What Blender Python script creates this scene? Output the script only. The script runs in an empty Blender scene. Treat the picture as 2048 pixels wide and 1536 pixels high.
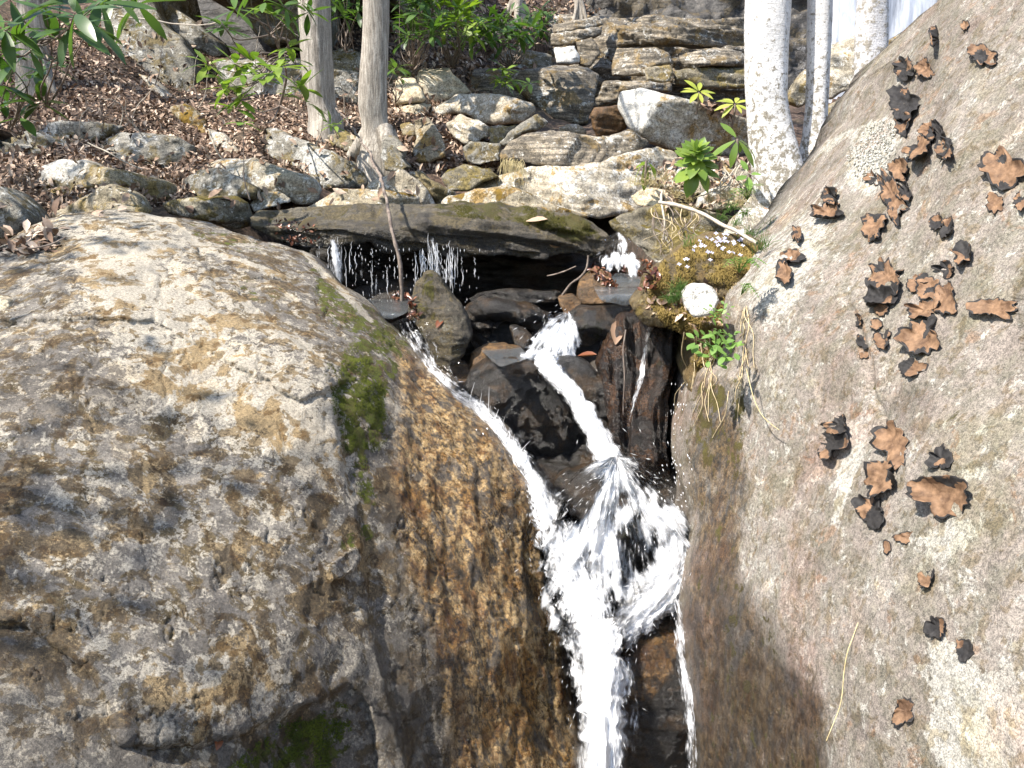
import bpy, math, random
import numpy as np
from mathutils import Vector, Matrix
from mathutils.geometry import delaunay_2d_cdt
from mathutils.bvhtree import BVHTree

random.seed(7)
rng = np.random.default_rng(11)
S = bpy.context.scene
COL = S.collection

# ------------------------------------------------------------------ camera
F = 1774.0                      # focal length in pixels of the 2048 px wide photograph
PITCH = math.radians(12.0)
CAM = np.array([0.0, 0.0, 1.5])
cam_d = bpy.data.cameras.new('camera')
cam = bpy.data.objects.new('camera', cam_d)
COL.objects.link(cam)
cam.location = CAM
cam.rotation_euler = (math.radians(90) - PITCH, 0, 0)
cam_d.sensor_width = 36.0
cam_d.lens = 36.0 * F / 2048.0
cam_d.clip_start = 0.05
cam_d.clip_end = 500
S.camera = cam

# ------------------------------------------------------------------ light
SUNDIR = np.array([-0.60, -0.34, 0.93]); SUNDIR /= np.linalg.norm(SUNDIR)   # towards the sun
w = bpy.data.worlds.new('World'); S.world = w
w.use_nodes = True
wt = w.node_tree
sky = wt.nodes.new('ShaderNodeTexSky')
sky.sky_type = 'NISHITA'
sky.sun_disc = False
sky.sun_elevation = math.asin(SUNDIR[2])
sky.sun_rotation = math.atan2(SUNDIR[0], SUNDIR[1])
bg = wt.nodes['Background']
bg.inputs['Strength'].default_value = 0.15
wt.links.new(sky.outputs[0], bg.inputs[0])
sd = bpy.data.lights.new('sun', 'SUN')
sd.energy = 5.0
sd.angle = math.radians(0.53)
sd.color = (1.0, 0.94, 0.86)
sun = bpy.data.objects.new('sun', sd)
COL.objects.link(sun)
sun.rotation_euler = Vector(tuple(SUNDIR)).to_track_quat('Z', 'Y').to_euler()
sun.location = (-6, -3, 12)
vs = S.view_settings
vs.view_transform = 'Standard'
vs.look = 'None'
vs.gamma = 1.0
vs.exposure = 1.05
vs.use_curve_mapping = False
try:
    S.cycles.max_bounces = 6
    S.cycles.transparent_max_bounces = 12
    S.cycles.caustics_reflective = False
    S.cycles.caustics_refractive = False
except Exception:
    pass

# ------------------------------------------------------------------ pixel <-> world
cp, sp = math.cos(PITCH), math.sin(PITCH)

def dirs(px, py):
    px = np.asarray(px, float); py = np.asarray(py, float)
    a = (px - 1024.0) / F
    b = (768.0 - py) / F
    x = a
    y = cp + b * sp
    z = -sp + b * cp
    return np.stack([x / y, np.ones_like(x), z / y], -1)      # scaled so that y = 1

def P(px, py, d):
    """world point seen at pixel (px, py) of the 2048x1536 photograph at distance y = d"""
    return CAM + dirs(px, py) * np.asarray(d, float)[..., None]

def proj(p):
    p = np.asarray(p, float) - CAM
    zc = p[..., 1] * cp - p[..., 2] * sp
    up = p[..., 1] * sp + p[..., 2] * cp
    return 1024 + F * p[..., 0] / zc, 768 - F * up / zc

# ------------------------------------------------------------------ noise (vectorised)
def _hash(ix, iy, iz, seed):
    h = (ix * 374761393 + iy * 668265263 + iz * 2147483647 + seed * 974634777) & 0xffffffff
    h = ((h ^ (h >> 13)) * 1274126177) & 0xffffffff
    h = ((h ^ (h >> 16)) * 2246822519) & 0xffffffff
    return ((h ^ (h >> 15)) & 0xffffff) / float(0xffffff)

def vnoise(p, seed=0):
    p = np.asarray(p, float)
    i = np.floor(p).astype(np.int64)
    f = p - i
    f = f * f * f * (f * (f * 6 - 15) + 10)
    r = 0
    for dx in (0, 1):
        wx = f[:, 0] if dx else 1 - f[:, 0]
        for dy in (0, 1):
            wy = f[:, 1] if dy else 1 - f[:, 1]
            for dz in (0, 1):
                wz = f[:, 2] if dz else 1 - f[:, 2]
                r = r + wx * wy * wz * _hash(i[:, 0] + dx, i[:, 1] + dy, i[:, 2] + dz, seed)
    return r * 2 - 1

def fbm(p, octv=4, seed=0, gain=0.5):
    p = np.asarray(p, float); a = 1.0; r = 0; s = 0
    for k in range(octv):
        r = r + a * vnoise(p, seed + k * 17); s += a
        a *= gain; p = p * 2.03 + 13.7
    return r / s

def ridged(p, octv=4, seed=0, gain=0.5):
    p = np.asarray(p, float); a = 1.0; r = 0; s = 0
    for k in range(octv):
        r = r + a * (1 - np.abs(vnoise(p, seed + k * 31)) * 2); s += a
        a *= gain; p = p * 2.1 + 7.3
    return r / s

def sstep(a, b, x):
    t = np.clip((x - a) / (b - a), 0, 1)
    return t * t * (3 - 2 * t)

# ------------------------------------------------------------------ polygons in pixels
def inside(pts, poly):
    x, y = pts[:, 0], pts[:, 1]
    r = np.zeros(len(pts), bool)
    n = len(poly)
    for i in range(n):
        x0, y0 = poly[i]; x1, y1 = poly[(i + 1) % n]
        if y0 == y1: continue
        c = ((y0 > y) != (y1 > y)) & (x < (x1 - x0) * (y - y0) / (y1 - y0) + x0)
        r ^= c
    return r

def pdist(pts, poly, closed=True):
    d = np.full(len(pts), 1e18)
    n = len(poly)
    for i in range(n if closed else n - 1):
        a = np.array(poly[i], float); b = np.array(poly[(i + 1) % n], float)
        ab = b - a; l = max(ab @ ab, 1e-9)
        t = np.clip(((pts - a) @ ab) / l, 0, 1)
        q = pts - (a + t[:, None] * ab)
        d = np.minimum(d, (q * q).sum(1))
    return np.sqrt(d)

def sdist(pts, poly):
    return np.where(inside(pts, poly), 1, -1) * pdist(pts, poly)

def resample(poly, h):
    out = []
    n = len(poly)
    for i in range(n):
        a = np.array(poly[i], float); b = np.array(poly[(i + 1) % n], float)
        k = max(1, int(round(np.linalg.norm(b - a) / h)))
        for j in range(k):
            out.append(a + (b - a) * j / k)
    return np.array(out)

def smooth_closed(q, it):
    for _ in range(it):
        q = q * 0.5 + (np.roll(q, 1, 0) + np.roll(q, -1, 0)) * 0.25
    return q

def tps(ctrl):
    """thin plate spline through (px, py, d) control points, in 1/d"""
    c = np.array(ctrl, float)
    xy = c[:, :2] / 1000.0; v = 1 / c[:, 2]
    def U(r2): return np.where(r2 > 1e-12, r2 * np.log(r2 + 1e-12), 0)
    n = len(c)
    K = U(((xy[:, None] - xy[None]) ** 2).sum(-1)) + np.eye(n) * 1e-3
    Pm = np.hstack([np.ones((n, 1)), xy])
    A = np.zeros((n + 3, n + 3)); A[:n, :n] = K; A[:n, n:] = Pm; A[n:, :n] = Pm.T
    sol = np.linalg.solve(A, np.r_[v, 0, 0, 0])
    def f(px, py):
        q = np.stack([np.asarray(px, float), np.asarray(py, float)], -1) / 1000.0
        s = q.shape[:-1]; q = q.reshape(-1, 2)
        r = np.zeros(len(q))
        for i in range(n):
            r += sol[i] * U(((q - xy[i]) ** 2).sum(-1))
        r += sol[n] + q @ sol[n + 1:]
        return 1 / np.clip(r, 0.03, 3).reshape(s)
    return f

# ------------------------------------------------------------------ objects
def tag(o, label=None, cat=None, group=None, kind=None):
    if label: o['label'] = label
    if cat: o['category'] = cat
    if group: o['group'] = group
    if kind: o['kind'] = kind
    return o

def mesh_obj(name, verts, faces, mat, parent=None, smooth=True, attrs=None, mats=None, fmat=None, origin=None):
    me = bpy.data.meshes.new(name)
    verts = np.asarray(verts, float)
    if origin is not None:
        verts = verts - np.asarray(origin)
    if isinstance(faces, np.ndarray):
        nf, k = faces.shape
        me.vertices.add(len(verts)); me.vertices.foreach_set('co', verts.astype(np.float32).ravel())
        me.loops.add(nf * k); me.loops.foreach_set('vertex_index', faces.astype(np.int32).ravel())
        me.polygons.add(nf); me.polygons.foreach_set('loop_start', np.arange(0, nf * k, k, dtype=np.int32))
        try: me.polygons.foreach_set('loop_total', np.full(nf, k, dtype=np.int32))
        except Exception: pass
        me.update(calc_edges=True)
    else:
        me.from_pydata([tuple(v) for v in verts], [], faces)
        me.update()
    if smooth:
        me.polygons.foreach_set('use_smooth', np.ones(len(me.polygons), bool))
    for m in (mats or [mat]):
        me.materials.append(m)
    if fmat is not None:
        me.polygons.foreach_set('material_index', np.asarray(fmat, np.int32))
    if attrs:
        for k_, v in attrs.items():
            a = me.attributes.new(k_, 'FLOAT', 'POINT')
            a.data.foreach_set('value', np.asarray(v, np.float32))
    o = bpy.data.objects.new(name, me)
    COL.objects.link(o)
    if origin is not None and parent is None:
        o.location = tuple(origin)
    if parent is not None:
        o.parent = parent
    return o

def empty(name, loc):
    o = bpy.data.objects.new(name, None)
    COL.objects.link(o)
    o.location = tuple(loc)
    o.empty_display_size = 0.05
    return o

def tri_normals(v, f):
    n = np.cross(v[f[:, 1]] - v[f[:, 0]], v[f[:, 2]] - v[f[:, 0]])
    vn = np.zeros_like(v)
    for k in range(3):
        np.add.at(vn, f[:, k], n)
    l = np.linalg.norm(vn, axis=1, keepdims=True)
    return vn / np.maximum(l, 1e-12)

TARGETS = []            # (vertices, triangles) of surfaces small things are placed on

def body(name, poly, depth, mat, h=5.0, thick=0.3, rpx=14.0, rough=1.6, disp=None, regions=None,
         attr_fn=None, steps=(), back=0.72, seed=0, smooth_it=1, round_k=1.0, cmax=None):
    """closed solid whose outline from the photograph's side is poly; depth(px,py) is its near surface"""
    poly = np.array(poly, float)
    b = resample(poly, h)
    b = smooth_closed(b, smooth_it)
    c = b.mean(0)
    t = np.roll(b, -1, 0) - np.roll(b, 1, 0)
    t /= np.maximum(np.linalg.norm(t, axis=1, keepdims=True), 1e-9)
    nn = np.stack([t[:, 1], -t[:, 0]], 1)
    b = b + nn * (rough * fbm(np.c_[b / (6 * h), np.full(len(b), seed * 3.1)], 3, seed))[:, None] * 1.6
    x0, y0 = b.min(0); x1, y1 = b.max(0)
    gx, gy = np.meshgrid(np.arange(x0, x1, h), np.arange(y0, y1, h * 0.87))
    gx = gx + (np.arange(gx.shape[0])[:, None] % 2) * h * 0.5
    g = np.c_[gx.ravel(), gy.ravel()] + rng.uniform(-0.22, 0.22, (gx.size, 2)) * h
    g = g[inside(g, b)]
    if len(g):
        dd = pdist(g, b if len(b) < 160 else b[::2])
        g = g[dd > 0.55 * h]
    pts = np.vstack([b, g]) if len(g) else b
    nb = len(b)
    r = delaunay_2d_cdt([Vector((p[0], p[1])) for p in pts], [(i, (i + 1) % nb) for i in range(nb)], [], 1, 1e-5)
    vv = np.array([(q.x, q.y) for q in r[0]])
    ff = np.array([q for q in r[2] if len(q) == 3], dtype=np.int64)
    ctr = vv[ff].mean(1)
    ff = ff[inside(ctr, b)]
    # orient so that normals face the camera
    e1 = vv[ff[:, 1]] - vv[ff[:, 0]]; e2 = vv[ff[:, 2]] - vv[ff[:, 0]]
    cr = e1[:, 0] * e2[:, 1] - e1[:, 1] * e2[:, 0]
    ff[cr > 0] = ff[cr > 0][:, ::-1]
    px, py = vv[:, 0], vv[:, 1]
    d = depth(px, py)
    ed = pdist(vv, b if len(b) < 200 else b[::2])
    s = np.clip(ed / rpx, 0, 1)
    d = d + round_k * rpx * np.median(d) / F * (1 - np.sqrt(np.clip(1 - (1 - s) ** 2, 0, 1)))
    for (spoly, hh, fe) in steps:
        sdv = sdist(vv, spoly)
        jit = 9 * fbm(np.c_[vv / 45.0, np.zeros(len(vv))], 4, seed + 5, 0.6)
        d = d - hh * sstep(-fe, fe, sdv + jit) * np.clip(ed / 12, 0, 1)
    v = P(px, py, d)
    if disp is not None:
        n = tri_normals(v, ff)
        dv = disp(v, n, vv)
        v = v + n * (dv * (0.35 + 0.65 * np.clip(ed / (1.2 * rpx), 0, 1)))[:, None]
    at = {}
    for key in ('moss', 'stain', 'wet', 'pale'):
        at[key] = np.zeros(len(v))
    for (key, rp, val, fe) in (regions or []):
        q = sstep(-fe, fe, sdist(vv, rp))
        at[key] = np.maximum(at[key], q * val)
    if attr_fn: attr_fn(at, v, vv)
    # close the back
    ed_cnt = {}
    for a_, b_, c_ in ff:
        for e in ((a_, b_), (b_, c_), (c_, a_)):
            k = (min(e), max(e))
            if k in ed_cnt: ed_cnt[k] = None
            else: ed_cnt[k] = e
    be = [e for e in ed_cnt.values() if e is not None]
    nxt = {e[0]: e[1] for e in be}
    start = be[0][0]; loop = [start]; cur = nxt.get(start)
    while cur is not None and cur != start and len(loop) <= len(be):
        loop.append(cur); cur = nxt.get(cur)
    loop = np.array(loop)
    TARGETS.append((name, v.copy(), ff.copy()))
    cen = v[loop].mean(0) if cmax is None else v[loop][px[loop] < cmax].mean(0)
    V = [v]; Fs = [ff]; idx = loop; base = len(v)
    av = {k: [x] for k, x in at.items()}
    for tk, sk in ((0.25, 1.0 - (1 - back) * 0.10), (0.6, 1.0 - (1 - back) * 0.45), (1.0, back)):
        ring = v[loop].copy()
        ring = cen + (ring - cen) * sk
        ring[:, 1] = v[loop][:, 1] * (1 - tk * 0.5) + cen[1] * tk * 0.5 + thick * tk
        ring += 0.02 * thick * np.c_[fbm(ring * 6, 2, seed), fbm(ring * 6, 2, seed + 3), fbm(ring * 6, 2, seed + 6)]
        V.append(ring)
        ni = base + np.arange(len(loop))
        a = idx; b2 = np.roll(idx, -1); c2 = np.roll(ni, -1); d2 = ni
        Fs.append(np.c_[b2, a, d2]); Fs.append(np.c_[b2, d2, c2])
        for k in av: av[k].append(at[k][loop])
        idx = ni; base += len(loop)
    V.append(np.array([[cen[0], cen[1] + thick * 1.05, cen[2]]]))
    Fs.append(np.c_[np.roll(idx, -1), idx, np.full(len(idx), base)])
    for k in av: av[k].append(np.array([0.0]))
    V = np.vstack(V); Fs = np.vstack(Fs)
    low = V[V[:, 2].argmin()]
    o = mesh_obj(name, V, Fs, mat, attrs={k: np.concatenate(x) for k, x in av.items()},
                 origin=(cen[0], cen[1], low[2]))
    return o

NRM = {'T': (0, -0.34, 1), 'T2': (-0.25, -0.5, 1), 'F': (0, -1, 0.22), 'L': (-1, -0.55, 0.25), 'R': (0.9, -0.7, 0.15),
       'U': (0.05, -0.85, -0.5), 'FR': (0.45, -1, 0.1), 'FL': (-0.5, -1, 0.2), 'TL': (-0.55, -0.45, 1), 'TR': (0.35, -0.4, 1),
       'S': (0, -0.8, 0.7)}

def planes_depth(D, pl, maxd, rough=0.0, seed=0, k=40.0, poly=None, chips=0):
    rs = np.random.default_rng(seed + 1000)
    pls = []
    chip = []
    if poly is not None and chips:
        q = resample(poly, 4.0); c = q.mean(0); L_ = np.linalg.norm(q - c, axis=1).mean() * D / F
        for i in range(chips):
            e = q[int((i + rs.uniform(0.1, 0.9)) / chips * len(q)) % len(q)]
            u = (e - c) / max(1e-6, np.linalg.norm(e - c))
            a = e + (c - e) * rs.uniform(0.06, 0.30)
            tilt = rs.uniform(0.3, 0.95)
            n = np.array([u[0] * tilt, -1.0, -u[1] * tilt + 0.15])
            chip.append((a, n / np.linalg.norm(n)))
    for (ax, ay, n) in pl:
        n = np.array(NRM[n] if isinstance(n, str) else n, float)
        n = n + rs.uniform(-0.08, 0.08, 3)
        pls.append((P(ax, ay, D), n / np.linalg.norm(n)))
    def main(px, py):
        dd = dirs(px, py)
        ts = []
        for A, n in pls:
            den = dd @ n
            t = ((A - CAM) @ n) / np.where(den < -0.02, den, -0.02)
            ts.append(np.clip(t, D - maxd, D + maxd))
        ts = np.array(ts)
        m = ts.max(0)
        return m + np.log(np.exp((ts - m) * k).sum(0)) / k
    if not chip:
        return main
    cut = []
    for a, n in chip:
        d0 = main(np.array([a[0]]), np.array([a[1]]))[0]
        cut.append((P(a[0], a[1], d0), n))
    def f(px, py):
        m0 = main(px, py)
        dd = dirs(px, py)
        ts = [m0]
        for A, n in cut:
            den = dd @ n
            ts.append(np.clip(((A - CAM) @ n) / np.where(den < -0.05, den, -0.05), D - maxd, D + maxd))
        ts = np.array(ts); m = ts.max(0); kk = k * 1.5
        return m + np.log(np.exp((ts - m) * kk).sum(0)) / kk
    return f

def strata_disp(amp=0.012, layer=0.012, sn=(0.15, -0.2, 1.0), lf=14.0, base=2.2, seed=0, fine=0.004):
    sn = np.array(sn, float); sn /= np.linalg.norm(sn)
    def f(v, n, vv):
        r = amp * 1.6 * fbm(v * base + seed, 4, seed)
        q = v @ sn
        wq = q + 0.03 * fbm(v * 3.0, 3, seed + 3)
        pl = v * 1.6 + sn * ((wq * lf)[:, None])
        L = fbm(pl, 3, seed + 9, 0.6)
        r = r + layer * (np.tanh(L * 7.0) * 0.8 + 0.4 * np.tanh(fbm(pl * 2.3 + 5, 2, seed + 12) * 9))
        r = r + fine * ridged(v * 22, 3, seed + 4)
        r = r + amp * 0.5 * ridged(v * 6.0 + 9, 3, seed + 8)
        return r
    return f
# ------------------------------------------------------------------ materials
class NT:
    def __init__(s, name):
        s.m = bpy.data.materials.new(name); s.m.use_nodes = True
        s.t = s.m.node_tree; s.n = s.t.nodes; s.l = s.t.links
        s.b = s.n['Principled BSDF']; s.out = s.n['Material Output']
        s.pos = s.n.new('ShaderNodeNewGeometry').outputs['Position']
    def _in(s, sock, v):
        if v is None: return
        if isinstance(v, bpy.types.NodeSocket): s.l.new(v, sock)
        elif isinstance(v, (tuple, list)):
            sock.default_value = tuple(v) + ((1,) if len(v) == 3 and len(sock.default_value) == 4 else ())
        else: sock.default_value = v
    def map(s, scale=(1, 1, 1), rot=(0, 0, 0), vec=None):
        n = s.n.new('ShaderNodeMapping')
        s._in(n.inputs['Vector'], vec or s.pos)
        n.inputs['Scale'].default_value = scale; n.inputs['Rotation'].default_value = rot
        return n.outputs[0]
    def noise(s, scale, detail=4, rough=0.55, vec=None, dist=0.0):
        n = s.n.new('ShaderNodeTexNoise')
        s._in(n.inputs['Vector'], vec or s.pos)
        n.inputs['Scale'].default_value = scale; n.inputs['Detail'].default_value = detail
        n.inputs['Roughness'].default_value = rough; n.inputs['Distortion'].default_value = dist
        return n.outputs['Fac']
    def voro(s, scale, feat='F1', vec=None, out='Distance', rand=1.0):
        n = s.n.new('ShaderNodeTexVoronoi'); n.feature = feat
        s._in(n.inputs['Vector'], vec or s.pos)
        n.inputs['Scale'].default_value = scale; n.inputs['Randomness'].default_value = rand
        return n.outputs[out]
    def ramp(s, fac, stops, interp='LINEAR'):
        n = s.n.new('ShaderNodeValToRGB'); s._in(n.inputs[0], fac)
        e = n.color_ramp.elements; n.color_ramp.interpolation = interp
        while len(e) < len(stops): e.new(0.5)
        for i, (p, c) in enumerate(stops):
            e[i].position = p
            e[i].color = (c, c, c, 1) if not isinstance(c, (tuple, list)) else tuple(c) + (1,)
        return n.outputs[0]
    def mix(s, fac, a, b, mode='MIX'):
        n = s.n.new('ShaderNodeMix'); n.data_type = 'RGBA'; n.blend_type = mode
        s._in(n.inputs[0], fac); s._in(n.inputs[6], a); s._in(n.inputs[7], b)
        return n.outputs[2]
    def math(s, op, a, b=None, c=None, clamp=False):
        n = s.n.new('ShaderNodeMath'); n.operation = op; n.use_clamp = clamp
        s._in(n.inputs[0], a)
        if b is not None: s._in(n.inputs[1], b)
        if c is not None: s._in(n.inputs[2], c)
        return n.outputs[0]
    def ss(s, lo, hi, x):
        n = s.n.new('ShaderNodeMapRange'); n.interpolation_type = 'SMOOTHSTEP'
        s._in(n.inputs[0], x); n.inputs[1].default_value = lo; n.inputs[2].default_value = hi
        return n.outputs[0]
    def attr(s, name):
        n = s.n.new('ShaderNodeAttribute'); n.attribute_name = name
        return n.outputs['Fac']
    def bump(s, h, strength=0.5, dist=0.01, normal=None):
        n = s.n.new('ShaderNodeBump'); s._in(n.inputs['Height'], h)
        n.inputs['Strength'].default_value = strength; n.inputs['Distance'].default_value = dist
        if normal is not None: s.l.new(normal, n.inputs['Normal'])
        return n.outputs[0]
    def set(s, **k):
        names = {'color': 'Base Color', 'rough': 'Roughness', 'normal': 'Normal', 'spec': 'Specular IOR Level', 'trans': 'Transmission Weight',
                 'alpha': 'Alpha', 'coat': 'Coat Weight', 'coatr': 'Coat Roughness', 'ior': 'IOR', 'sss': 'Subsurface Weight'}
        for a, v in k.items(): s._in(s.b.inputs[names[a]], v)
        return s.m

def rock_mat(name, base=((0.30, 0.26, 0.20), (0.17, 0.15, 0.12), (0.42, 0.38, 0.31)), dark=(0.07, 0.06, 0.045), lichen=(0.5, 0.48, 0.42),
             lichen_amt=0.45, stain_c=(0.36, 0.19, 0.055), moss_c=((0.055, 0.085, 0.008), (0.13, 0.16, 0.02)), moss_base=0.0, sc=1.0, strat=(0, 0, 0),
             strat_amt=0.5, wet=0.0, bump=1.0, brown=(0.10, 0.07, 0.025), brown_amt=0.4, speck=1.0, rough=0.85, moss_up=0.0, dens=1.0, tints=(), spec=0.5, stain_gloss=0.0):
    g = NT(name)
    m_, w_, st_, pl_ = g.attr('moss'), g.attr('wet'), g.attr('stain'), g.attr('pale')
    big = g.noise(2.6 * sc, 8, 0.62)
    mid = g.noise(11 * sc, 9, 0.68, dist=0.3)
    fine = g.noise(70 * sc, 6, 0.72)
    spk = g.noise(230 * sc, 3, 0.7)
    sv = g.map((5 * sc, 5 * sc, 55 * sc), strat)
    stn = g.noise(1.0, 5, 0.6, vec=sv, dist=0.4)
    c = g.ramp(big, [(0.30, base[1]), (0.5, base[0]), (0.70, base[2])])
    c = g.mix(g.math('MULTIPLY', g.ramp(mid, [(0.42, 0), (0.62, 1)]), 0.65), c, dark)
    c = g.mix(g.math('MULTIPLY', g.ramp(stn, [(0.46, 1), (0.56, 0)]), strat_amt), c, tuple(x * 0.5 for x in base[1]))
    # brown crust patches
    bn = g.noise(7 * sc, 8, 0.66, vec=g.map((1, 1, 1), (0.5, 0.3, 0.9)), dist=0.6)
    c = g.mix(g.math('MULTIPLY', g.ss(0.60 - 0.22 * brown_amt, 0.66 - 0.22 * brown_amt, bn), 0.85), c, g.mix(fine, brown, tuple(x * 2.2 for x in brown)))
    # pale lichen, with a broken edge; the pale mask also paints in sunlight
    ln = g.noise(15 * sc, 10, 0.75, vec=g.map((1, 1, 1), (1.1, 0.2, 0.4)), dist=0.5)
    ln = g.math('ADD', ln, g.math('MULTIPLY', g.math('SUBTRACT', fine, 0.5), 0.22))
    ln = g.math('ADD', ln, g.math('MULTIPLY', g.math('SUBTRACT', big, 0.5), 0.30))
    ln = g.math('ADD', ln, g.math('MULTIPLY', pl_, 0.16))
    lf = g.ss(0.62 - 0.2 * lichen_amt, 0.68 - 0.2 * lichen_amt, ln)
    c = g.mix(g.math('MULTIPLY', lf, 0.9), c, g.mix(big, lichen, tuple(x * 0.72 for x in lichen)))
    # orange or tan water stain, streaked downwards
    sn = g.noise(1.0, 9, 0.7, vec=g.map((22 * sc, 22 * sc, 4 * sc)), dist=1.6)
    s2 = g.noise(24 * sc, 8, 0.75)
    sf = g.math('MULTIPLY', g.ss(0.30, 0.62, g.math('ADD', g.math('MULTIPLY', st_, 0.65), g.math('MULTIPLY', g.math('SUBTRACT', mid, 0.5), 0.5))), 0.96)
    sc_ = g.ramp(s2, [(0.36, (0.02, 0.018, 0.015)), (0.44, tuple(x * 0.30 for x in stain_c)), (0.50, stain_c), (0.60, (stain_c[0] * 1.3, stain_c[1] * 1.5, stain_c[2] * 2.0))])
    s3 = g.noise(1.0, 6, 0.62, vec=g.map((7 * sc, 7 * sc, 2.6 * sc), (0.2, 0.3, 0.1)), dist=0.6)
    sc_ = g.mix(g.ramp(s3, [(0.36, 0.7), (0.48, 0)]), sc_, (stain_c[0] * 0.42, stain_c[1] * 0.28, stain_c[2] * 0.16))
    sc_ = g.mix(g.ramp(s3, [(0.53, 0), (0.60, 0.8)]), sc_, g.mix(s2, (0.03, 0.03, 0.032), (0.16, 0.15, 0.14)))
    sc_ = g.mix(g.math('MULTIPLY', g.ramp(sn, [(0.50, 0), (0.60, 1)]), 0.72), sc_, (0.045, 0.040, 0.038))
    c = g.mix(sf, c, sc_)
    # speckle
    sp_ = g.ramp(g.math('ADD', g.math('MULTIPLY', fine, 0.5), g.math('MULTIPLY', spk, 0.5)), [(0.42, 1 - 0.60 * speck), (0.5, 1.0), (0.58, 1 + 0.55 * speck)])
    c = g.mix(1.0, c, sp_, 'MULTIPLY')
    for ti, (tc, th, tw, tsc) in enumerate(tints):
        tn = g.noise(tsc, 7, 0.62, vec=g.map((1, 1, 1), (0.7 * ti + 0.4, 1.3 * ti + 0.2, 0.5)), dist=0.4)
        c = g.mix(g.math('MULTIPLY', g.ss(th, th + tw, tn), 0.9), c, g.mix(1.0, c, tc, 'MULTIPLY'))
    # moss
    geo = g.n.new('ShaderNodeNewGeometry'); sx = g.n.new('ShaderNodeSeparateXYZ'); g.l.new(geo.outputs['Normal'], sx.inputs[0])
    up = g.math('MULTIPLY', g.ss(0.2, 0.95, sx.outputs[2]), moss_up)
    mn = g.noise(9 * sc, 9, 0.7, vec=g.map((1, 1, 1), (0.3, 2.0, 0.1)), dist=0.3)
    mm = g.math('ADD', g.math('ADD', m_, up), g.math('ADD', g.math('MULTIPLY', g.math('SUBTRACT', mn, 0.5), 2.6), moss_base))
    mf = g.ss(0.48, 0.62, mm)
    mt = g.noise(120 * sc, 4, 0.7)
    mc = g.mix(g.ramp(mt, [(0.35, 0), (0.65, 1)]), moss_c[0], moss_c[1])
    mc = g.mix(g.ramp(g.noise(16 * sc, 5, 0.6), [(0.4, 0), (0.62, 0.7)]), mc, (0.09, 0.062, 0.012))
    c = g.mix(mf, c, mc)
    # wet
    wf = g.math('ADD', g.math('MULTIPLY', w_, 1.0), wet, clamp=True)
    wn = g.math('MULTIPLY', wf, g.ss(0.30, 0.55, g.math('ADD', mid, g.math('MULTIPLY', wf, 0.25))))
    c = g.mix(1.0, c, g.mix(wn, (1, 1, 1), (0.34, 0.33, 0.32)), 'MULTIPLY')
    if dens != 1.0: c = g.mix(1.0, c, (dens, dens, dens), 'MULTIPLY')
    rg = g.math('SUBTRACT', rough, g.math('MULTIPLY', wn, rough - 0.10))
    rg = g.math('SUBTRACT', rg, g.math('MULTIPLY', g.math('MULTIPLY', st_, stain_gloss), g.ramp(big, [(0.35, 0.35), (0.55, 1)])), clamp=True)
    rg = g.mix(mf, rg, (0.95, 0.95, 0.95))
    # relief
    hgt = g.math('ADD', g.math('MULTIPLY', mid, 0.9), g.math('ADD', g.math('MULTIPLY', fine, 0.32), g.math('MULTIPLY', lf, 0.06)))
    hgt = g.math('ADD', hgt, g.math('MULTIPLY', g.math('MULTIPLY', mf, mt), 0.5))
    hgt = g.math('ADD', hgt, g.math('MULTIPLY', stn, 0.35 * strat_amt))
    hgt = g.math('ADD', hgt, g.math('MULTIPLY', s2, g.math('MULTIPLY', sf, 0.45)))
    nb = g.bump(hgt, 0.75 * bump, 0.022 / sc)
    nb = g.bump(spk, 0.55 * bump, 0.004, nb)
    return g.set(color=c, rough=rg, normal=nb, spec=spec)

M = {}
M['left'] = rock_mat('weathered_gneiss', dens=0.80, speck=0.8, stain_gloss=0.62, tints=(((0.62, 0.48, 0.27), 0.535, 0.04, 7.0), ((0.72, 0.70, 0.68), 0.52, 0.12, 1.7), ((0.50, 0.40, 0.25), 0.56, 0.02, 17.0), ((1.25, 1.2, 1.1), 0.58, 0.05, 8.0)), base=((0.27, 0.24, 0.20), (0.15, 0.135, 0.12), (0.40, 0.36, 0.30)), dark=(0.105, 0.088, 0.068), lichen=(0.64, 0.57, 0.45),
                     lichen_amt=0.52, brown=(0.085, 0.058, 0.020), brown_amt=0.38, sc=1.95, strat_amt=0.12, stain_c=(0.62, 0.39, 0.15),
                     moss_c=((0.065, 0.085, 0.005), (0.20, 0.23, 0.022)), bump=1.3)
M['right'] = rock_mat('lichened_gneiss', dens=0.60, tints=(((0.98, 0.84, 0.80), 0.52, 0.14, 2.4), ((0.84, 0.83, 0.72), 0.52, 0.14, 4.5), ((0.68, 0.66, 0.66), 0.54, 0.12, 3.3), ((1.45, 1.42, 1.35), 0.60, 0.08, 6.0), ((0.72, 0.66, 0.54), 0.54, 0.06, 26.0)), base=((0.385, 0.33, 0.28), (0.285, 0.235, 0.195), (0.47, 0.42, 0.36)), dark=(0.21, 0.20, 0.14), lichen=(0.66, 0.63, 0.55),
                      lichen_amt=0.32, brown=(0.22, 0.15, 0.10), brown_amt=0.05, sc=1.5, strat_amt=0.0, stain_c=(0.19, 0.115, 0.045),
                      moss_c=((0.09, 0.08, 0.015), (0.17, 0.14, 0.025)), bump=0.9, speck=0.9)
M['pale'] = rock_mat('pale_schist', dens=1.0, base=((0.46, 0.41, 0.32), (0.33, 0.28, 0.20), (0.56, 0.52, 0.44)), dark=(0.18, 0.15, 0.10), lichen=(0.66, 0.64, 0.58), lichen_amt=0.45,
                     brown=(0.17, 0.11, 0.035), brown_amt=0.25, sc=1.0, strat_amt=0.35, strat=(0.25, 0.1, 0))
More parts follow.
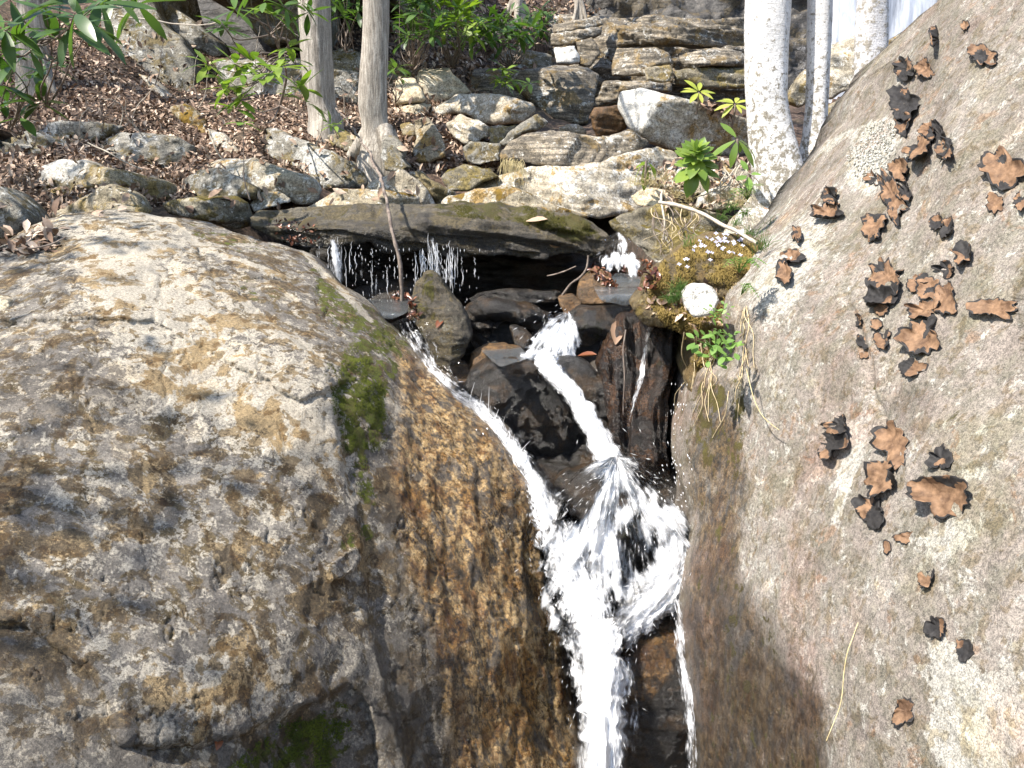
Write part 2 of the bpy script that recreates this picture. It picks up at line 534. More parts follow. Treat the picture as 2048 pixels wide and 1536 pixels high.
M['tan'] = rock_mat('tan_schist', dens=1.0, base=((0.33, 0.28, 0.19), (0.22, 0.18, 0.12), (0.45, 0.40, 0.31)), dark=(0.12, 0.10, 0.06), lichen=(0.60, 0.57, 0.50), lichen_amt=0.33,
                    brown=(0.12, 0.085, 0.025), brown_amt=0.45, sc=1.0, strat_amt=0.3, strat=(0.2, -0.15, 0))
M['cream'] = rock_mat('cream_stone', dens=1.0, base=((0.55, 0.47, 0.33), (0.45, 0.37, 0.24), (0.62, 0.56, 0.44)), dark=(0.30, 0.25, 0.17), lichen=(0.62, 0.58, 0.5), lichen_amt=0.2,
                      brown=(0.2, 0.14, 0.06), brown_amt=0.1, sc=1.0, strat_amt=0.1)
M['white'] = rock_mat('white_lichened_stone', base=((0.60, 0.59, 0.56), (0.48, 0.47, 0.43), (0.70, 0.69, 0.66)), dark=(0.22, 0.21, 0.18), lichen=(0.82, 0.81, 0.78), lichen_amt=0.8,
                      brown=(0.2, 0.17, 0.1), brown_amt=0.0, sc=2.6, strat_amt=0.0, speck=0.4)
M['grey'] = rock_mat('grey_lichened_rock', dens=1.0, base=((0.24, 0.22, 0.18), (0.15, 0.14, 0.11), (0.34, 0.32, 0.28)), dark=(0.07, 0.065, 0.05), lichen=(0.46, 0.45, 0.41), lichen_amt=0.42,
                     brown=(0.075, 0.055, 0.018), brown_amt=0.45, sc=0.9, strat_amt=0.35, strat=(0.1, 0.5, 0))
M['layer'] = rock_mat('layered_schist', dens=1.0, base=((0.30, 0.25, 0.18), (0.17, 0.145, 0.11), (0.46, 0.42, 0.35)), dark=(0.09, 0.075, 0.055), lichen=(0.58, 0.56, 0.50), lichen_amt=0.30,
                      brown=(0.11, 0.075, 0.03), brown_amt=0.35, sc=0.8, strat_amt=0.9, strat=(0.03, 0.12, 0))
M['mossy'] = rock_mat('mossy_rock', dens=1.0, base=((0.22, 0.19, 0.13), (0.14, 0.12, 0.08), (0.34, 0.31, 0.24)), dark=(0.07, 0.06, 0.035), lichen=(0.55, 0.52, 0.45), lichen_amt=0.25,
                      brown=(0.10, 0.075, 0.02), brown_amt=0.5, sc=1.0, moss_up=0.55, moss_base=-0.08, strat_amt=0.2, moss_c=((0.075, 0.062, 0.008), (0.19, 0.14, 0.02)))
M['ochre'] = rock_mat('ochre_mossy_rock', dens=1.0, base=((0.36, 0.31, 0.22), (0.25, 0.21, 0.14), (0.50, 0.46, 0.38)), dark=(0.14, 0.11, 0.06), lichen=(0.62, 0.6, 0.53), lichen_amt=0.35,
                      brown=(0.14, 0.085, 0.02), brown_amt=0.4, sc=1.0, moss_base=0.0, strat_amt=0.2, moss_c=((0.15, 0.085, 0.008), (0.27, 0.165, 0.018)))
M['cap'] = rock_mat('wet_capstone', spec=0.7, base=((0.155, 0.128, 0.085), (0.095, 0.078, 0.054), (0.24, 0.205, 0.14)), dark=(0.035, 0.03, 0.02), lichen=(0.2, 0.18, 0.13), lichen_amt=0.1,
                    brown=(0.07, 0.052, 0.02), brown_amt=0.5, sc=1.3, wet=0.0, moss_c=((0.055, 0.05, 0.008), (0.125, 0.115, 0.018)), strat_amt=0.5, bump=2.4)
M['wet'] = rock_mat('wet_dark_rock', spec=0.8, base=((0.060, 0.050, 0.038), (0.035, 0.031, 0.026), (0.12, 0.095, 0.065)), dark=(0.017, 0.016, 0.014), lichen=(0.22, 0.17, 0.10), lichen_amt=0.12,
                    brown=(0.075, 0.042, 0.014), brown_amt=0.45, sc=1.4, wet=0.75, moss_c=((0.025, 0.035, 0.004), (0.06, 0.075, 0.01)), strat_amt=0.1, bump=2.6)
M['wetred'] = rock_mat('wet_rusty_rock', spec=0.8, base=((0.085, 0.055, 0.038), (0.045, 0.033, 0.026), (0.15, 0.10, 0.065)), dark=(0.02, 0.017, 0.015), lichen=(0.22, 0.15, 0.09), lichen_amt=0.15,
                       brown=(0.10, 0.045, 0.015), brown_amt=0.5, sc=1.5, wet=0.8, strat_amt=0.8, strat=(0, 1.45, 0), bump=2.6,
                       moss_c=((0.045, 0.035, 0.005), (0.12, 0.085, 0.012)))
M['wetorange'] = rock_mat('wet_orange_rock', base=((0.24, 0.13, 0.045), (0.12, 0.07, 0.03), (0.36, 0.21, 0.075)), dark=(0.05, 0.035, 0.02), lichen=(0.36, 0.26, 0.12), lichen_amt=0.1,
                          brown=(0.10, 0.05, 0.015), brown_amt=0.4, sc=1.2, wet=0.4, bump=1.3)
M['bank'] = rock_mat('moss_bank', base=((0.15, 0.11, 0.05), (0.08, 0.055, 0.025), (0.24, 0.18, 0.09)), dark=(0.05, 0.035, 0.015), lichen=(0.3, 0.25, 0.12), lichen_amt=0.15,
                     brown=(0.08, 0.05, 0.015), brown_amt=0.5, sc=1.6, moss_base=0.35, moss_c=((0.11, 0.078, 0.018), (0.24, 0.175, 0.05)), strat_amt=0.0, bump=1.8)
M['cliff'] = rock_mat('wet_cliff', base=((0.16, 0.145, 0.125), (0.09, 0.082, 0.072), (0.24, 0.22, 0.20)), dark=(0.04, 0.037, 0.033), lichen=(0.42, 0.41, 0.40), lichen_amt=0.15,
                      brown=(0.085, 0.065, 0.035), brown_amt=0.35, sc=0.45, wet=0.45, strat_amt=0.7, strat=(0.1, 0.15, 0), moss_c=((0.05, 0.05, 0.008), (0.1, 0.1, 0.015)))
M['shadow'] = rock_mat('shade_dark_cave_rock', base=((0.075, 0.064, 0.05), (0.045, 0.04, 0.032), (0.12, 0.105, 0.08)), dark=(0.025, 0.023, 0.02), lichen=(0.08, 0.07, 0.05), lichen_amt=0.1,
                       brown=(0.03, 0.02, 0.01), brown_amt=0.3, sc=1.2, wet=0.6, strat_amt=0.7, bump=1.5)  # dark wet rock, colour deepened to stand in for shade in hollows

def ground_mat():
    g = NT('leaf_litter_soil')
    w_ = g.attr('wet')
    v = g.voro(38, 'F1', out='Color'); n = g.noise(3, 6, 0.6); f = g.noise(60, 5, 0.7)
    sx = g.n.new('ShaderNodeSeparateXYZ'); g.l.new(v, sx.inputs[0])
    c = g.ramp(sx.outputs[0], [(0.0, (0.025, 0.015, 0.010)), (0.35, (0.06, 0.034, 0.022)), (0.7, (0.11, 0.066, 0.044)), (1.0, (0.19, 0.13, 0.09))])
    c = g.mix(g.ramp(n, [(0.45, 0), (0.62, 0.6)]), c, (0.06, 0.045, 0.022))
    c = g.mix(1.0, c, g.ramp(f, [(0.35, 0.5), (0.62, 1.3)]), 'MULTIPLY')
    c = g.mix(w_, c, g.mix(f, (0.02, 0.016, 0.012), (0.07, 0.055, 0.04)))
    return g.set(color=c, rough=g.math('SUBTRACT', 0.95, g.math('MULTIPLY', w_, 0.6)), normal=g.bump(g.math('ADD', f, sx.outputs[1]), 0.8, 0.012))
M['ground'] = ground_mat()

def bark_mat(name, light, dark, birch=False, mossc=(0.1, 0.1, 0.03)):
    g = NT(name)
    if birch:
        a = g.noise(1, 7, 0.7, vec=g.map((9, 9, 90)), dist=0.6)
        b = g.noise(5, 7, 0.65)
        h = g.noise(130, 4, 0.7)
        lw = g.attr('low')
        c = g.mix(g.ramp(b, [(0.40, 0), (0.66, 1)]), light, tuple(x * 0.72 for x in light))
        c = g.mix(g.ramp(a, [(0.61, 0), (0.66, 0.75)]), c, dark)
        spn = g.noise(34, 8, 0.75)
        c = g.mix(g.ss(0.52, 0.60, g.math('ADD', spn, g.math('MULTIPLY', g.math('SUBTRACT', lw, 0.5), 0.18))), c, g.mix(h, dark, (0.36, 0.33, 0.26)))
        c = g.mix(1.0, c, g.ramp(h, [(0.35, 0.72), (0.6, 1.12)]), 'MULTIPLY')
        hh = g.math('ADD', g.math('MULTIPLY', a, 0.5), g.math('ADD', g.math('MULTIPLY', h, 0.3), g.math('MULTIPLY', spn, 0.9)))
        return g.set(color=c, rough=0.75, normal=g.bump(hh, 0.7, 0.008))
    a = g.noise(1, 7, 0.68, vec=g.map((60, 60, 6)), dist=0.9)
    b = g.noise(4, 6, 0.65)
    h = g.noise(120, 3, 0.6)
    c = g.ramp(a, [(0.38, dark), (0.5, tuple((x + y) / 2 for x, y in zip(light, dark))), (0.6, light)])
    c = g.mix(g.ramp(b, [(0.42, 0), (0.62, 0.55)]), c, tuple(x * 0.6 for x in light))
    c = g.mix(1.0, c, g.ramp(h, [(0.35, 0.8), (0.6, 1.1)]), 'MULTIPLY')
    return g.set(color=c, rough=0.9, normal=g.bump(g.math('ADD', a, g.math('MULTIPLY', h, 0.2)), 0.9, 0.012))
M['bark'] = bark_mat('grey_bark', (0.50, 0.45, 0.38), (0.17, 0.145, 0.115))
M['birch'] = bark_mat('white_birch_bark', (0.80, 0.78, 0.75), (0.14, 0.115, 0.085), True)
M['birchgrey'] = bark_mat('grey_birch_bark', (0.62, 0.60, 0.59), (0.2, 0.17, 0.14), True)

def leaf_mat(name, a, b, rough=0.35, tr=0.35):
    g = NT(name)
    info = g.n.new('ShaderNodeObjectInfo')
    n = g.noise(9, 3, 0.6)
    f = g.math('ADD', g.math('MULTIPLY', info.outputs['Random'], 0.7), g.math('MULTIPLY', n, 0.5))
    c = g.ramp(f, [(0.15, a), (0.95, b)])
    g.set(color=c, rough=rough, spec=0.5)
    t = g.n.new('ShaderNodeBsdfTranslucent')
    g.l.new(g.mix(1.0, c, (1.3, 1.5, 0.5), 'MULTIPLY'), t.inputs[0])
    ms = g.n.new('ShaderNodeMixShader'); ms.inputs[0].default_value = tr
    g.l.new(g.b.outputs[0], ms.inputs[1]); g.l.new(t.outputs[0], ms.inputs[2]); g.l.new(ms.outputs[0], g.out.inputs[0])
    return g.m
M['rhodo'] = leaf_mat('rhododendron_leaf', (0.04, 0.085, 0.022), (0.11, 0.19, 0.045))
M['rhodo2'] = leaf_mat('sun_tinted_rhododendron_leaf', (0.10, 0.18, 0.03), (0.24, 0.33, 0.055), 0.4)  # lighter copy of the rhododendron leaf, sunlight put into its colour
M['herb'] = leaf_mat('herb_leaf', (0.10, 0.19, 0.04), (0.22, 0.36, 0.08), 0.5)
M['yellow'] = leaf_mat('yellow_green_leaf', (0.30, 0.36, 0.05), (0.45, 0.47, 0.09), 0.5)
M['dead'] = leaf_mat('dead_leaf', (0.13, 0.062, 0.036), (0.36, 0.23, 0.15), 0.7, 0.15)
M['deadred'] = leaf_mat('wet_red_leaf', (0.09, 0.025, 0.012), (0.22, 0.08, 0.035), 0.35, 0.1)
M['tanleaf'] = leaf_mat('tan_dead_leaf', (0.36, 0.24, 0.15), (0.5, 0.36, 0.25), 0.7, 0.2)
M['canopy'] = leaf_mat('canopy_leaf', (0.06, 0.11, 0.02), (0.12, 0.2, 0.04), 0.5, 0.3)

def simple(name, a, b, rough=0.8, sc=40, bump=0.4, spec=0.3):
    g = NT(name); n = g.noise(sc, 5, 0.65)
    return g.set(color=g.mix(g.ramp(n, [(0.35, 0), (0.65, 1)]), a, b), rough=rough, spec=spec, normal=g.bump(n, bump, 0.004))
M['twig'] = simple('twig_bark', (0.10, 0.075, 0.06), (0.27, 0.22, 0.18))
M['palestick'] = simple('bleached_branch', (0.32, 0.27, 0.21), (0.50, 0.45, 0.37))
M['root'] = simple('dry_root', (0.35, 0.27, 0.15), (0.55, 0.45, 0.28))
M['straw'] = simple('dry_grass', (0.40, 0.32, 0.15), (0.6, 0.52, 0.3))
M['mossfuzz'] = simple('moss_fuzz', (0.11, 0.078, 0.02), (0.25, 0.18, 0.055), 0.9, 15)
M['mossgreen'] = simple('green_moss_tufts', (0.045, 0.058, 0.005), (0.13, 0.15, 0.016), 0.9, 15)
M['mossolive'] = simple('olive_moss_tufts', (0.03, 0.03, 0.004), (0.075, 0.07, 0.012), 0.9, 15)
M['petal'] = simple('pale_petal', (0.42, 0.44, 0.66), (0.62, 0.63, 0.78), 0.6)
M['tripe'] = simple('rock_tripe_top', (0.09, 0.050, 0.028), (0.25, 0.15, 0.085), 0.7, 40, 0.9)
M['tripeblack'] = simple('rock_tripe_underside', (0.012, 0.011, 0.011), (0.035, 0.032, 0.03), 0.7, 60)
M['flake'] = simple('white_lichen_flake', (0.28, 0.28, 0.24), (0.56, 0.55, 0.50), 0.9, 160)

def foam_mat(name='white_water', lacy=False):
    g = NT(name)
    n = g.noise(40, 6, 0.7)
    c = g.ramp(n, [(0.30, (0.93, 0.95, 0.965)), (0.55, (0.99, 0.99, 0.99))])
    g.set(color=c, rough=0.25, spec=0.6)
    t = g.n.new('ShaderNodeBsdfTranslucent'); t.inputs[0].default_value = (0.95, 0.97, 0.99, 1)
    ms = g.n.new('ShaderNodeMixShader'); ms.inputs[0].default_value = 0.22
    g.l.new(g.b.outputs[0], ms.inputs[1]); g.l.new(t.outputs[0], ms.inputs[2])
    if not lacy:
        g.l.new(ms.outputs[0], g.out.inputs[0]); return g.m
    cmb = g.n.new('ShaderNodeCombineXYZ'); g.l.new(g.attr('u'), cmb.inputs[0]); g.l.new(g.attr('v'), cmb.inputs[1]); g.l.new(g.attr('k'), cmb.inputs[2])
    a = g.noise(1.3, 5, 0.6, vec=g.map((1, 0.22, 1), vec=cmb.outputs[0]), dist=0.5)
    b = g.noise(4.6, 4, 0.6, vec=g.map((1, 0.16, 1), vec=cmb.outputs[0]), dist=0.25)
    iso = g.noise(26, 5, 0.62, vec=g.map((1, 1, 0.6)), dist=0.5)
    al = g.math('ADD', g.math('MULTIPLY', a, 0.38), g.math('ADD', g.math('MULTIPLY', b, 0.32), g.math('MULTIPLY', iso, 0.30)))
    al = g.math('ADD', al, g.math('MULTIPLY', g.math('SUBTRACT', g.attr('core'), 0.5), 0.46))
    al = g.math('MULTIPLY', g.ss(0.42, 0.58, al), 0.94)
    g._in(g.b.inputs['Normal'], g.bump(g.math('ADD', a, b), 0.35, 0.012))
    tr = g.n.new('ShaderNodeBsdfTransparent')
    gl = g.n.new('ShaderNodeBsdfGlass'); gl.inputs['IOR'].default_value = 1.2; gl.inputs['Roughness'].default_value = 0.05
    m1 = g.n.new('ShaderNodeMixShader'); m1.inputs[0].default_value = 0.07
    g.l.new(tr.outputs[0], m1.inputs[1]); g.l.new(gl.outputs[0], m1.inputs[2])
    m2 = g.n.new('ShaderNodeMixShader'); g.l.new(al, m2.inputs[0]); g.l.new(m1.outputs[0], m2.inputs[1]); g.l.new(ms.outputs[0], m2.inputs[2])
    g.l.new(m2.outputs[0], g.out.inputs[0])
    return g.m
M['foam'] = foam_mat()
M['lace'] = foam_mat('lacy_white_water', True)
def clear_mat():
    g = NT('clear_water')
    b = g.noise(30, 5, 0.6)
    return g.set(color=(0.86, 0.93, 0.96), rough=0.04, trans=0.92, ior=1.33, spec=0.5, normal=g.bump(b, 0.6, 0.01))
M['clear'] = clear_mat()
def mist_mat():
    g = NT('far_falling_water')
    n = g.noise(1, 8, 0.7, vec=g.map((2.2, 2.2, 0.35))); n2 = g.noise(1, 6, 0.7, vec=g.map((22, 22, 3.0)))
    c = g.ramp(g.math('ADD', g.math('MULTIPLY', n, 0.65), g.math('MULTIPLY', n2, 0.35)), [(0.40, (0.22, 0.24, 0.28)), (0.62, (0.80, 0.84, 0.90))])
    return g.set(color=c, rough=0.6)
M['mist'] = mist_mat()
# ------------------------------------------------------------------ ground and far things
G_CTRL = [(0, 520, 3.9), (200, 400, 4.5), (400, 380, 5.0), (600, 370, 5.3), (0, 300, 5.3), (300, 250, 6.2), (0, 150, 7.0), (300, 120, 7.6), (0, 0, 8.4),
          (500, 230, 6.7), (450, 100, 9.5), (450, -50, 11.5), (700, 320, 5.9), (700, 200, 7.2), (700, 50, 9.6), (850, 300, 6.2), (900, 200, 7.7), (900, 60, 9.6),
          (900, -100, 12), (1100, 330, 6.0), (1100, 200, 8.2), (1100, 60, 10.5), (1300, 350, 5.9), (1300, 200, 8.5), (1300, 60, 11.5), (1500, 400, 4.6), (1500, 200, 8.0),
          (1500, 0, 12.5), (1700, 300, 5.8), (1700, 100, 9.5), (1700, -50, 13), (2000, 300, 4.9), (2048, 0, 9), (650, 520, 5.3), (900, 560, 5.5), (1200, 560, 5.0),
          (900, 700, 4.5), (1200, 700, 4.2), (1000, 850, 4.0), (1200, 950, 3.9), (1200, 1200, 3.6), (1200, 1536, 3.3), (0, 1536, 3.2), (0, 900, 3.9), (1600, 1000, 3.9),
          (2048, 1536, 3.0), (2048, 900, 3.7), (400, 1000, 3.9), (500, 600, 4.7), (1450, 480, 4.05), (1400, 420, 4.3), (-600, 300, 4.5), (-600, -300, 8), (2600, 0, 8),
          (2600, 1600, 3), (-600, 1600, 3), (-600, 900, 3.5), (1000, 1900, 2.6)]
Gd = tps(G_CTRL)
REQ = []
# valley floor under and behind the viewer
vf = []
R_ = np.r_[0.0, 3, 8, 25, 80, 250]
vv_ = [(0, 0, -0.9)]
for r_ in R_[1:]:
    for k in range(24):
        a_ = 2 * math.pi * k / 24
        vv_.append((r_ * math.cos(a_), r_ * math.sin(a_) - 1.0, -0.9 + (0.10 * r_ if math.sin(a_) > 0.2 and r_ > 20 else 0)))
for k in range(24):
    vf.append((0, 1 + k, 1 + (k + 1) % 24))
for j in range(len(R_) - 2):
    for k in range(24):
        a_, b_ = 1 + j * 24 + k, 1 + j * 24 + (k + 1) % 24
        vf.append((a_, a_ + 24, b_ + 24, b_))
tag(mesh_obj('terrain', vv_, vf, M['ground'], attrs={'wet': np.zeros(len(vv_))}), kind='structure')

# ------------------------------------------------------------------ the two great boulders
Ld = tps([(0, 500, 3.3), (150, 425, 3.65), (230, 418, 3.7), (420, 448, 3.7), (560, 487, 3.65), (640, 530, 3.6), (740, 615, 3.4), (780, 650, 3.35), (870, 740, 3.2),
          (980, 840, 3.1), (1070, 960, 3.0), (1110, 1100, 2.9), (1130, 1300, 2.72), (1160, 1536, 2.52), (430, 620, 2.9), (560, 640, 2.93), (660, 730, 2.75),
          (690, 900, 2.5), (730, 1030, 2.4), (740, 1200, 2.25), (720, 1400, 2.05), (700, 1536, 1.95), (250, 600, 2.8), (100, 700, 2.5), (300, 800, 2.42), (450, 900, 2.35),
          (200, 1000, 2.08), (400, 1150, 2.0), (550, 1300, 1.95), (0, 1100, 1.86), (0, 1536, 1.45), (300, 1536, 1.6), (-500, 800, 2.1), (-500, 2000, 1.0),
          (700, 2000, 1.5), (1200, 2000, 1.9), (-500, 450, 3.2), (850, 900, 2.78), (950, 1100, 2.62), (1000, 1300, 2.48), (1000, 1536, 2.3)])
L_out = [(-520, 520), (-200, 500), (0, 492), (60, 455), (130, 428), (180, 421), (235, 418), (300, 427), (400, 441), (470, 464), (560, 487), (610, 502), (650, 536), (690, 578),
         (740, 612), (780, 652), (830, 700), (872, 742), (930, 795), (985, 850), (1035, 905), (1072, 962), (1098, 1040), (1115, 1130), (1125, 1250), (1138, 1350),
         (1155, 1450), (1170, 1560), (1190, 1950), (-520, 1950)]
st1 = [(-700, 500), (60, 447), (200, 432), (290, 436), (350, 455), (400, 500), (424, 560), (425, 620), (450, 640), (520, 655), (600, 690), (655, 740), (670, 850), (690, 950), (715, 1000),
       (722, 1080), (735, 1180), (762, 1300), (800, 1500), (850, 2200), (-700, 2200)]
st2 = [(-700, 300), (250, 300), (330, 436), (400, 452), (452, 500), (530, 535), (580, 560), (470, 560), (478, 600), (560, 660), (700, 760), (600, 800), (300, 640), (-700, 640)]
st3 = [(-700, 1180), (60, 1250), (170, 1330), (225, 1400), (245, 1480), (300, 1490), (400, 1478), (500, 1462), (580, 1425), (650, 1400), (700, 1375), (730, 1400), (752, 1460), (765, 1560), (770, 2400), (-700, 2400)]
LIPS = [[(300, 430), (350, 445), (400, 490), (440, 515), (520, 540), (575, 562)], [(424, 560), (426, 622), (450, 642), (520, 657), (600, 692), (655, 742), (668, 800), (672, 860), (692, 950), (716, 1005)], [(470, 555), (480, 600), (560, 660), (640, 715)], [(610, 505), (660, 560), (740, 640)], [(120, 885), (170, 900)], [(290, 930), (290, 1000)]]
def L_attr(at, v, vv):
    for l in LIPS:
        dd = pdist(vv + 5 * fbm(np.c_[vv / 30.0, np.zeros(len(vv))], 3, 3)[:, None], l, False)
        at['pale'] = np.maximum(at['pale'], 2.2 * (1 - sstep(2, 7, dd)))  # edge highlights painted pale along the lips
        at['moss'] *= sstep(2, 8, dd)
st4 = [(655, 1130), (690, 1100), (712, 1095), (722, 1112), (712, 1140), (690, 1160), (664, 1166)]
L_reg = [('moss', [(600, 500), (650, 545), (700, 590), (760, 630), (830, 690), (800, 740), (770, 800), (780, 870), (740, 930), (752, 1010), (725, 1015), (690, 930), (668, 830), (655, 730), (700, 690), (640, 620), (620, 560)], 0.58, 18),
         ('moss', [(655, 725), (740, 715), (775, 760), (765, 860), (735, 900), (690, 900), (668, 830)], 0.66, 16),
         ('moss', [(320, 432), (480, 470), (560, 487), (540, 515), (420, 490), (350, 455)], 0.45, 14),
         ('moss', [(430, 530), (520, 560), (600, 600), (560, 620), (470, 600)], 0.4, 20),
         ('moss', [(430, 1560), (560, 1450), (690, 1405), (710, 1500), (640, 1560)], 0.55, 25),
         ('moss', [(600, 1150), (700, 1110), (800, 1060), (760, 1030), (690, 1060), (640, 1100)], 0.35, 20),
         ('moss', [(0, 760), (60, 760), (60, 1000), (0, 1000)], 0.2, 40),
         ('stain', [(770, 640), (860, 730), (945, 800), (1040, 905), (1105, 1050), (1140, 1300), (1180, 1600), (900, 1600), (880, 1480), (860, 1300), (800, 1150), (775, 950), (790, 800)], 1.0, 45),
         ('wet', [(760, 640), (840, 700), (960, 800), (1050, 910), (1110, 1050), (1140, 1300), (1180, 1600), (1080, 1600), (1040, 1200), (960, 980), (860, 820)], 0.18, 40),
         ('wet', [(640, 1600), (690, 1400), (760, 1250), (850, 1180), (930, 1350), (960, 1600)], 0.75, 60),
         ('wet', [(740, 1000), (860, 1050), (850, 1180), (760, 1150)], 0.5, 40),
         ('wet', [(-100, 1180), (200, 1380), (420, 1490), (700, 1400), (700, 1700), (-100, 1700)], 0.55, 60),  # darker and glossier below the bottom ledge
         ('pale', [(120, 440), (300, 450), (400, 560), (520, 680), (660, 780), (690, 980), (520, 920), (300, 800), (170, 600)], 0.95, 60),  # sunlit patch, its brightness put into the colour
         ('pale', [(250, 1350), (500, 1250), (600, 1300), (500, 1450), (300, 1460)], 0.5, 50)]
def L_disp(v, n, vv):
    r = 0.028 * fbm(v * 1.9, 4, 3) + 0.012 * fbm(v * 6, 3, 9)
    r += 0.006 * ridged(v * 14, 4, 21)
    ws = sstep(740, 900, vv[:, 0] + 0 * vv[:, 1])
    r += ws * 0.010 * fbm(np.c_[vv[:, 0] / 16.0, vv[:, 1] / 110.0, np.zeros(len(vv))], 3, 8)
    cr = np.abs(fbm(np.c_[vv[:, 0] / 120, vv[:, 1] / 190, np.full(len(vv), 4.2)], 4, 77))
    r -= 0.008 * np.exp(-(cr / 0.012) ** 2)
    return r
left = body('boulder', L_out, Ld, M['left'], h=5.2, thick=1.1, rpx=26, rough=2.5, disp=L_disp, regions=L_reg, attr_fn=L_attr, back=0.8,
            steps=[(st1, 0.022, 5), (st2, 0.022, 3), (st3, -0.026, 9), (st4, 0.02, 4)])
tag(left, 'huge rounded grey boulder filling the left, with a green moss streak and orange wet flank', 'boulder', kind=None)

Rd = tps([(1500, 590, 2.75), (1480, 660, 2.7), (1500, 740, 2.58), (1540, 500, 2.9), (1600, 440, 3.0), (1660, 360, 3.05), (1720, 270, 3.1), (1770, 200, 3.1), (1810, 110, 3.1),
          (1880, 20, 3.0), (2048, -100, 2.7), (1400, 800, 2.78), (1370, 950, 2.78), (1390, 1060, 2.66), (1355, 1220, 2.6), (1390, 1536, 2.4), (1700, 600, 2.32), (1700, 900, 2.05),
          (1600, 1200, 1.98), (1600, 1536, 1.78), (1900, 300, 2.35), (1900, 600, 2.0), (1900, 900, 1.7), (1900, 1200, 1.5), (2048, 1536, 1.22), (2048, 300, 2.1), (2048, 600, 1.8),
          (2048, 900, 1.55), (2048, 1200, 1.36), (2600, 2000, .8), (2600, 0, 1.6), (1400, 2000, 2.1), (2600, 900, 1.05)])
R_out = [(1390, 1950), (1392, 1560), (1385, 1440), (1370, 1330), (1352, 1220), (1366, 1150), (1385, 1085), (1386, 1030), (1368, 960), (1366, 880), (1378, 810), (1392, 760),
         (1410, 740), (1480, 745), (1490, 700), (1482, 655), (1490, 610), (1510, 560), (1530, 520), (1560, 490), (1595, 450), (1628, 400), (1660, 350), (1700, 295), (1730, 265), (1770, 200),
         (1800, 125), (1830, 85), (1865, 48), (1900, 15), (1930, -20), (2000, -80), (2150, -160), (2620, -200), (2620, 1950)]
R_reg = [('stain', [(1380, 740), (1480, 745), (1500, 860), (1520, 1000), (1500, 1150), (1560, 1300), (1680, 1400), (1660, 1600), (1380, 1600), (1350, 1220), (1380, 1060), (1360, 900)], 0.85, 40),
         ('moss', [(1385, 760), (1490, 745), (1500, 840), (1475, 960), (1410, 950), (1370, 880)], 0.52, 25),
         ('moss', [(1480, 800), (1500, 800), (1490, 950), (1470, 980)], 0.5, 12),
         ('moss', [(1385, 900), (1450, 900), (1500, 1100), (1560, 1350), (1600, 1560), (1400, 1560), (1380, 1250)], 0.30, 40),
         ('moss', [(1500, 1080), (1540, 1090), (1560, 1300), (1640, 1400), (1650, 1560), (1560, 1560), (1540, 1300)], 0.36, 22),
         ('moss', [(1690, 600), (1720, 600), (1765, 830), (1745, 840)], 0.3, 12),
         ('moss', [(1840, 60), (1900, 40), (1880, 110), (1850, 120)], 0.3, 12),
         ('wet', [(1360, 1150), (1400, 1200), (1420, 1400), (1430, 1600), (1380, 1600), (1350, 1220)], 0.6, 20),
         ('wet', [(1400, 1100), (1520, 1200), (1660, 1400), (1680, 1600), (1390, 1600)], 0.62, 50),
         ('pale', [(1500, 560), (1560, 490), (1640, 400), (1680, 370), (1660, 480), (1600, 600), (1540, 660)], 1.0, 30),
         ('pale', [(1700, 320), (1740, 250), (1790, 240), (1780, 290), (1740, 380), (1700, 370)], 2.0, 14),
         ('pale', [(1690, 850), (1740, 830), (1700, 1000), (1690, 1060), (1670, 1040)], 1.5, 14),
         ('pale', [(1880, 1300), (1980, 1380), (2048, 1350), (2200, 1700), (1950, 1600), (1880, 1500)], 3.6, 50),  # blown-out sun glare painted in as a whiter colour
         ('pale', [(1840, 1080), (1920, 1030), (1960, 1060), (1880, 1130)], 1.2, 25)]
def R_disp(v, n, vv):
    r = 0.022 * fbm(v * 1.6, 4, 13) + 0.008 * fbm(v * 6, 3, 29) + 0.004 * ridged(v * 16, 4, 41)
    cr = np.abs(vv[:, 0] - (1700 + (vv[:, 1] - 620) * 0.26 + 14 * fbm(np.c_[vv / 60.0, np.zeros(len(vv))], 3, 4)))
    on = sstep(560, 640, vv[:, 1]) * (1 - sstep(820, 880, vv[:, 1]))
    r -= 0.012 * np.exp(-(cr / 7.0) ** 2) * on
    return r
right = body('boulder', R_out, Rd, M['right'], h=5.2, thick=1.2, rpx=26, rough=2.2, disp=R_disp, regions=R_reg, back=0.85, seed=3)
tag(right, 'huge pale speckled boulder leaning in from the right, dotted with curled brown rock tripe', 'boulder')
Rx = tps([(2300, -200, 1.75), (2300, 900, 1.25), (2300, 1950, 0.93), (2700, -200, 1.55), (2700, 900, 1.12), (2700, 1950, .85), (3400, -200, 1.3), (3400, 900, 0.95), (3400, 1950, 0.75)])
tag(body('boulder', [(2420, -260), (2900, -330), (3300, -200), (3300, 1900), (2420, 1950)], Rx, M['right'], h=14, thick=0.3, rpx=40, rough=2.2, disp=R_disp, seed=8), 'pale boulder outside the view that backs onto the right boulder', 'boulder')
NAMED = {'left': left, 'right': right}

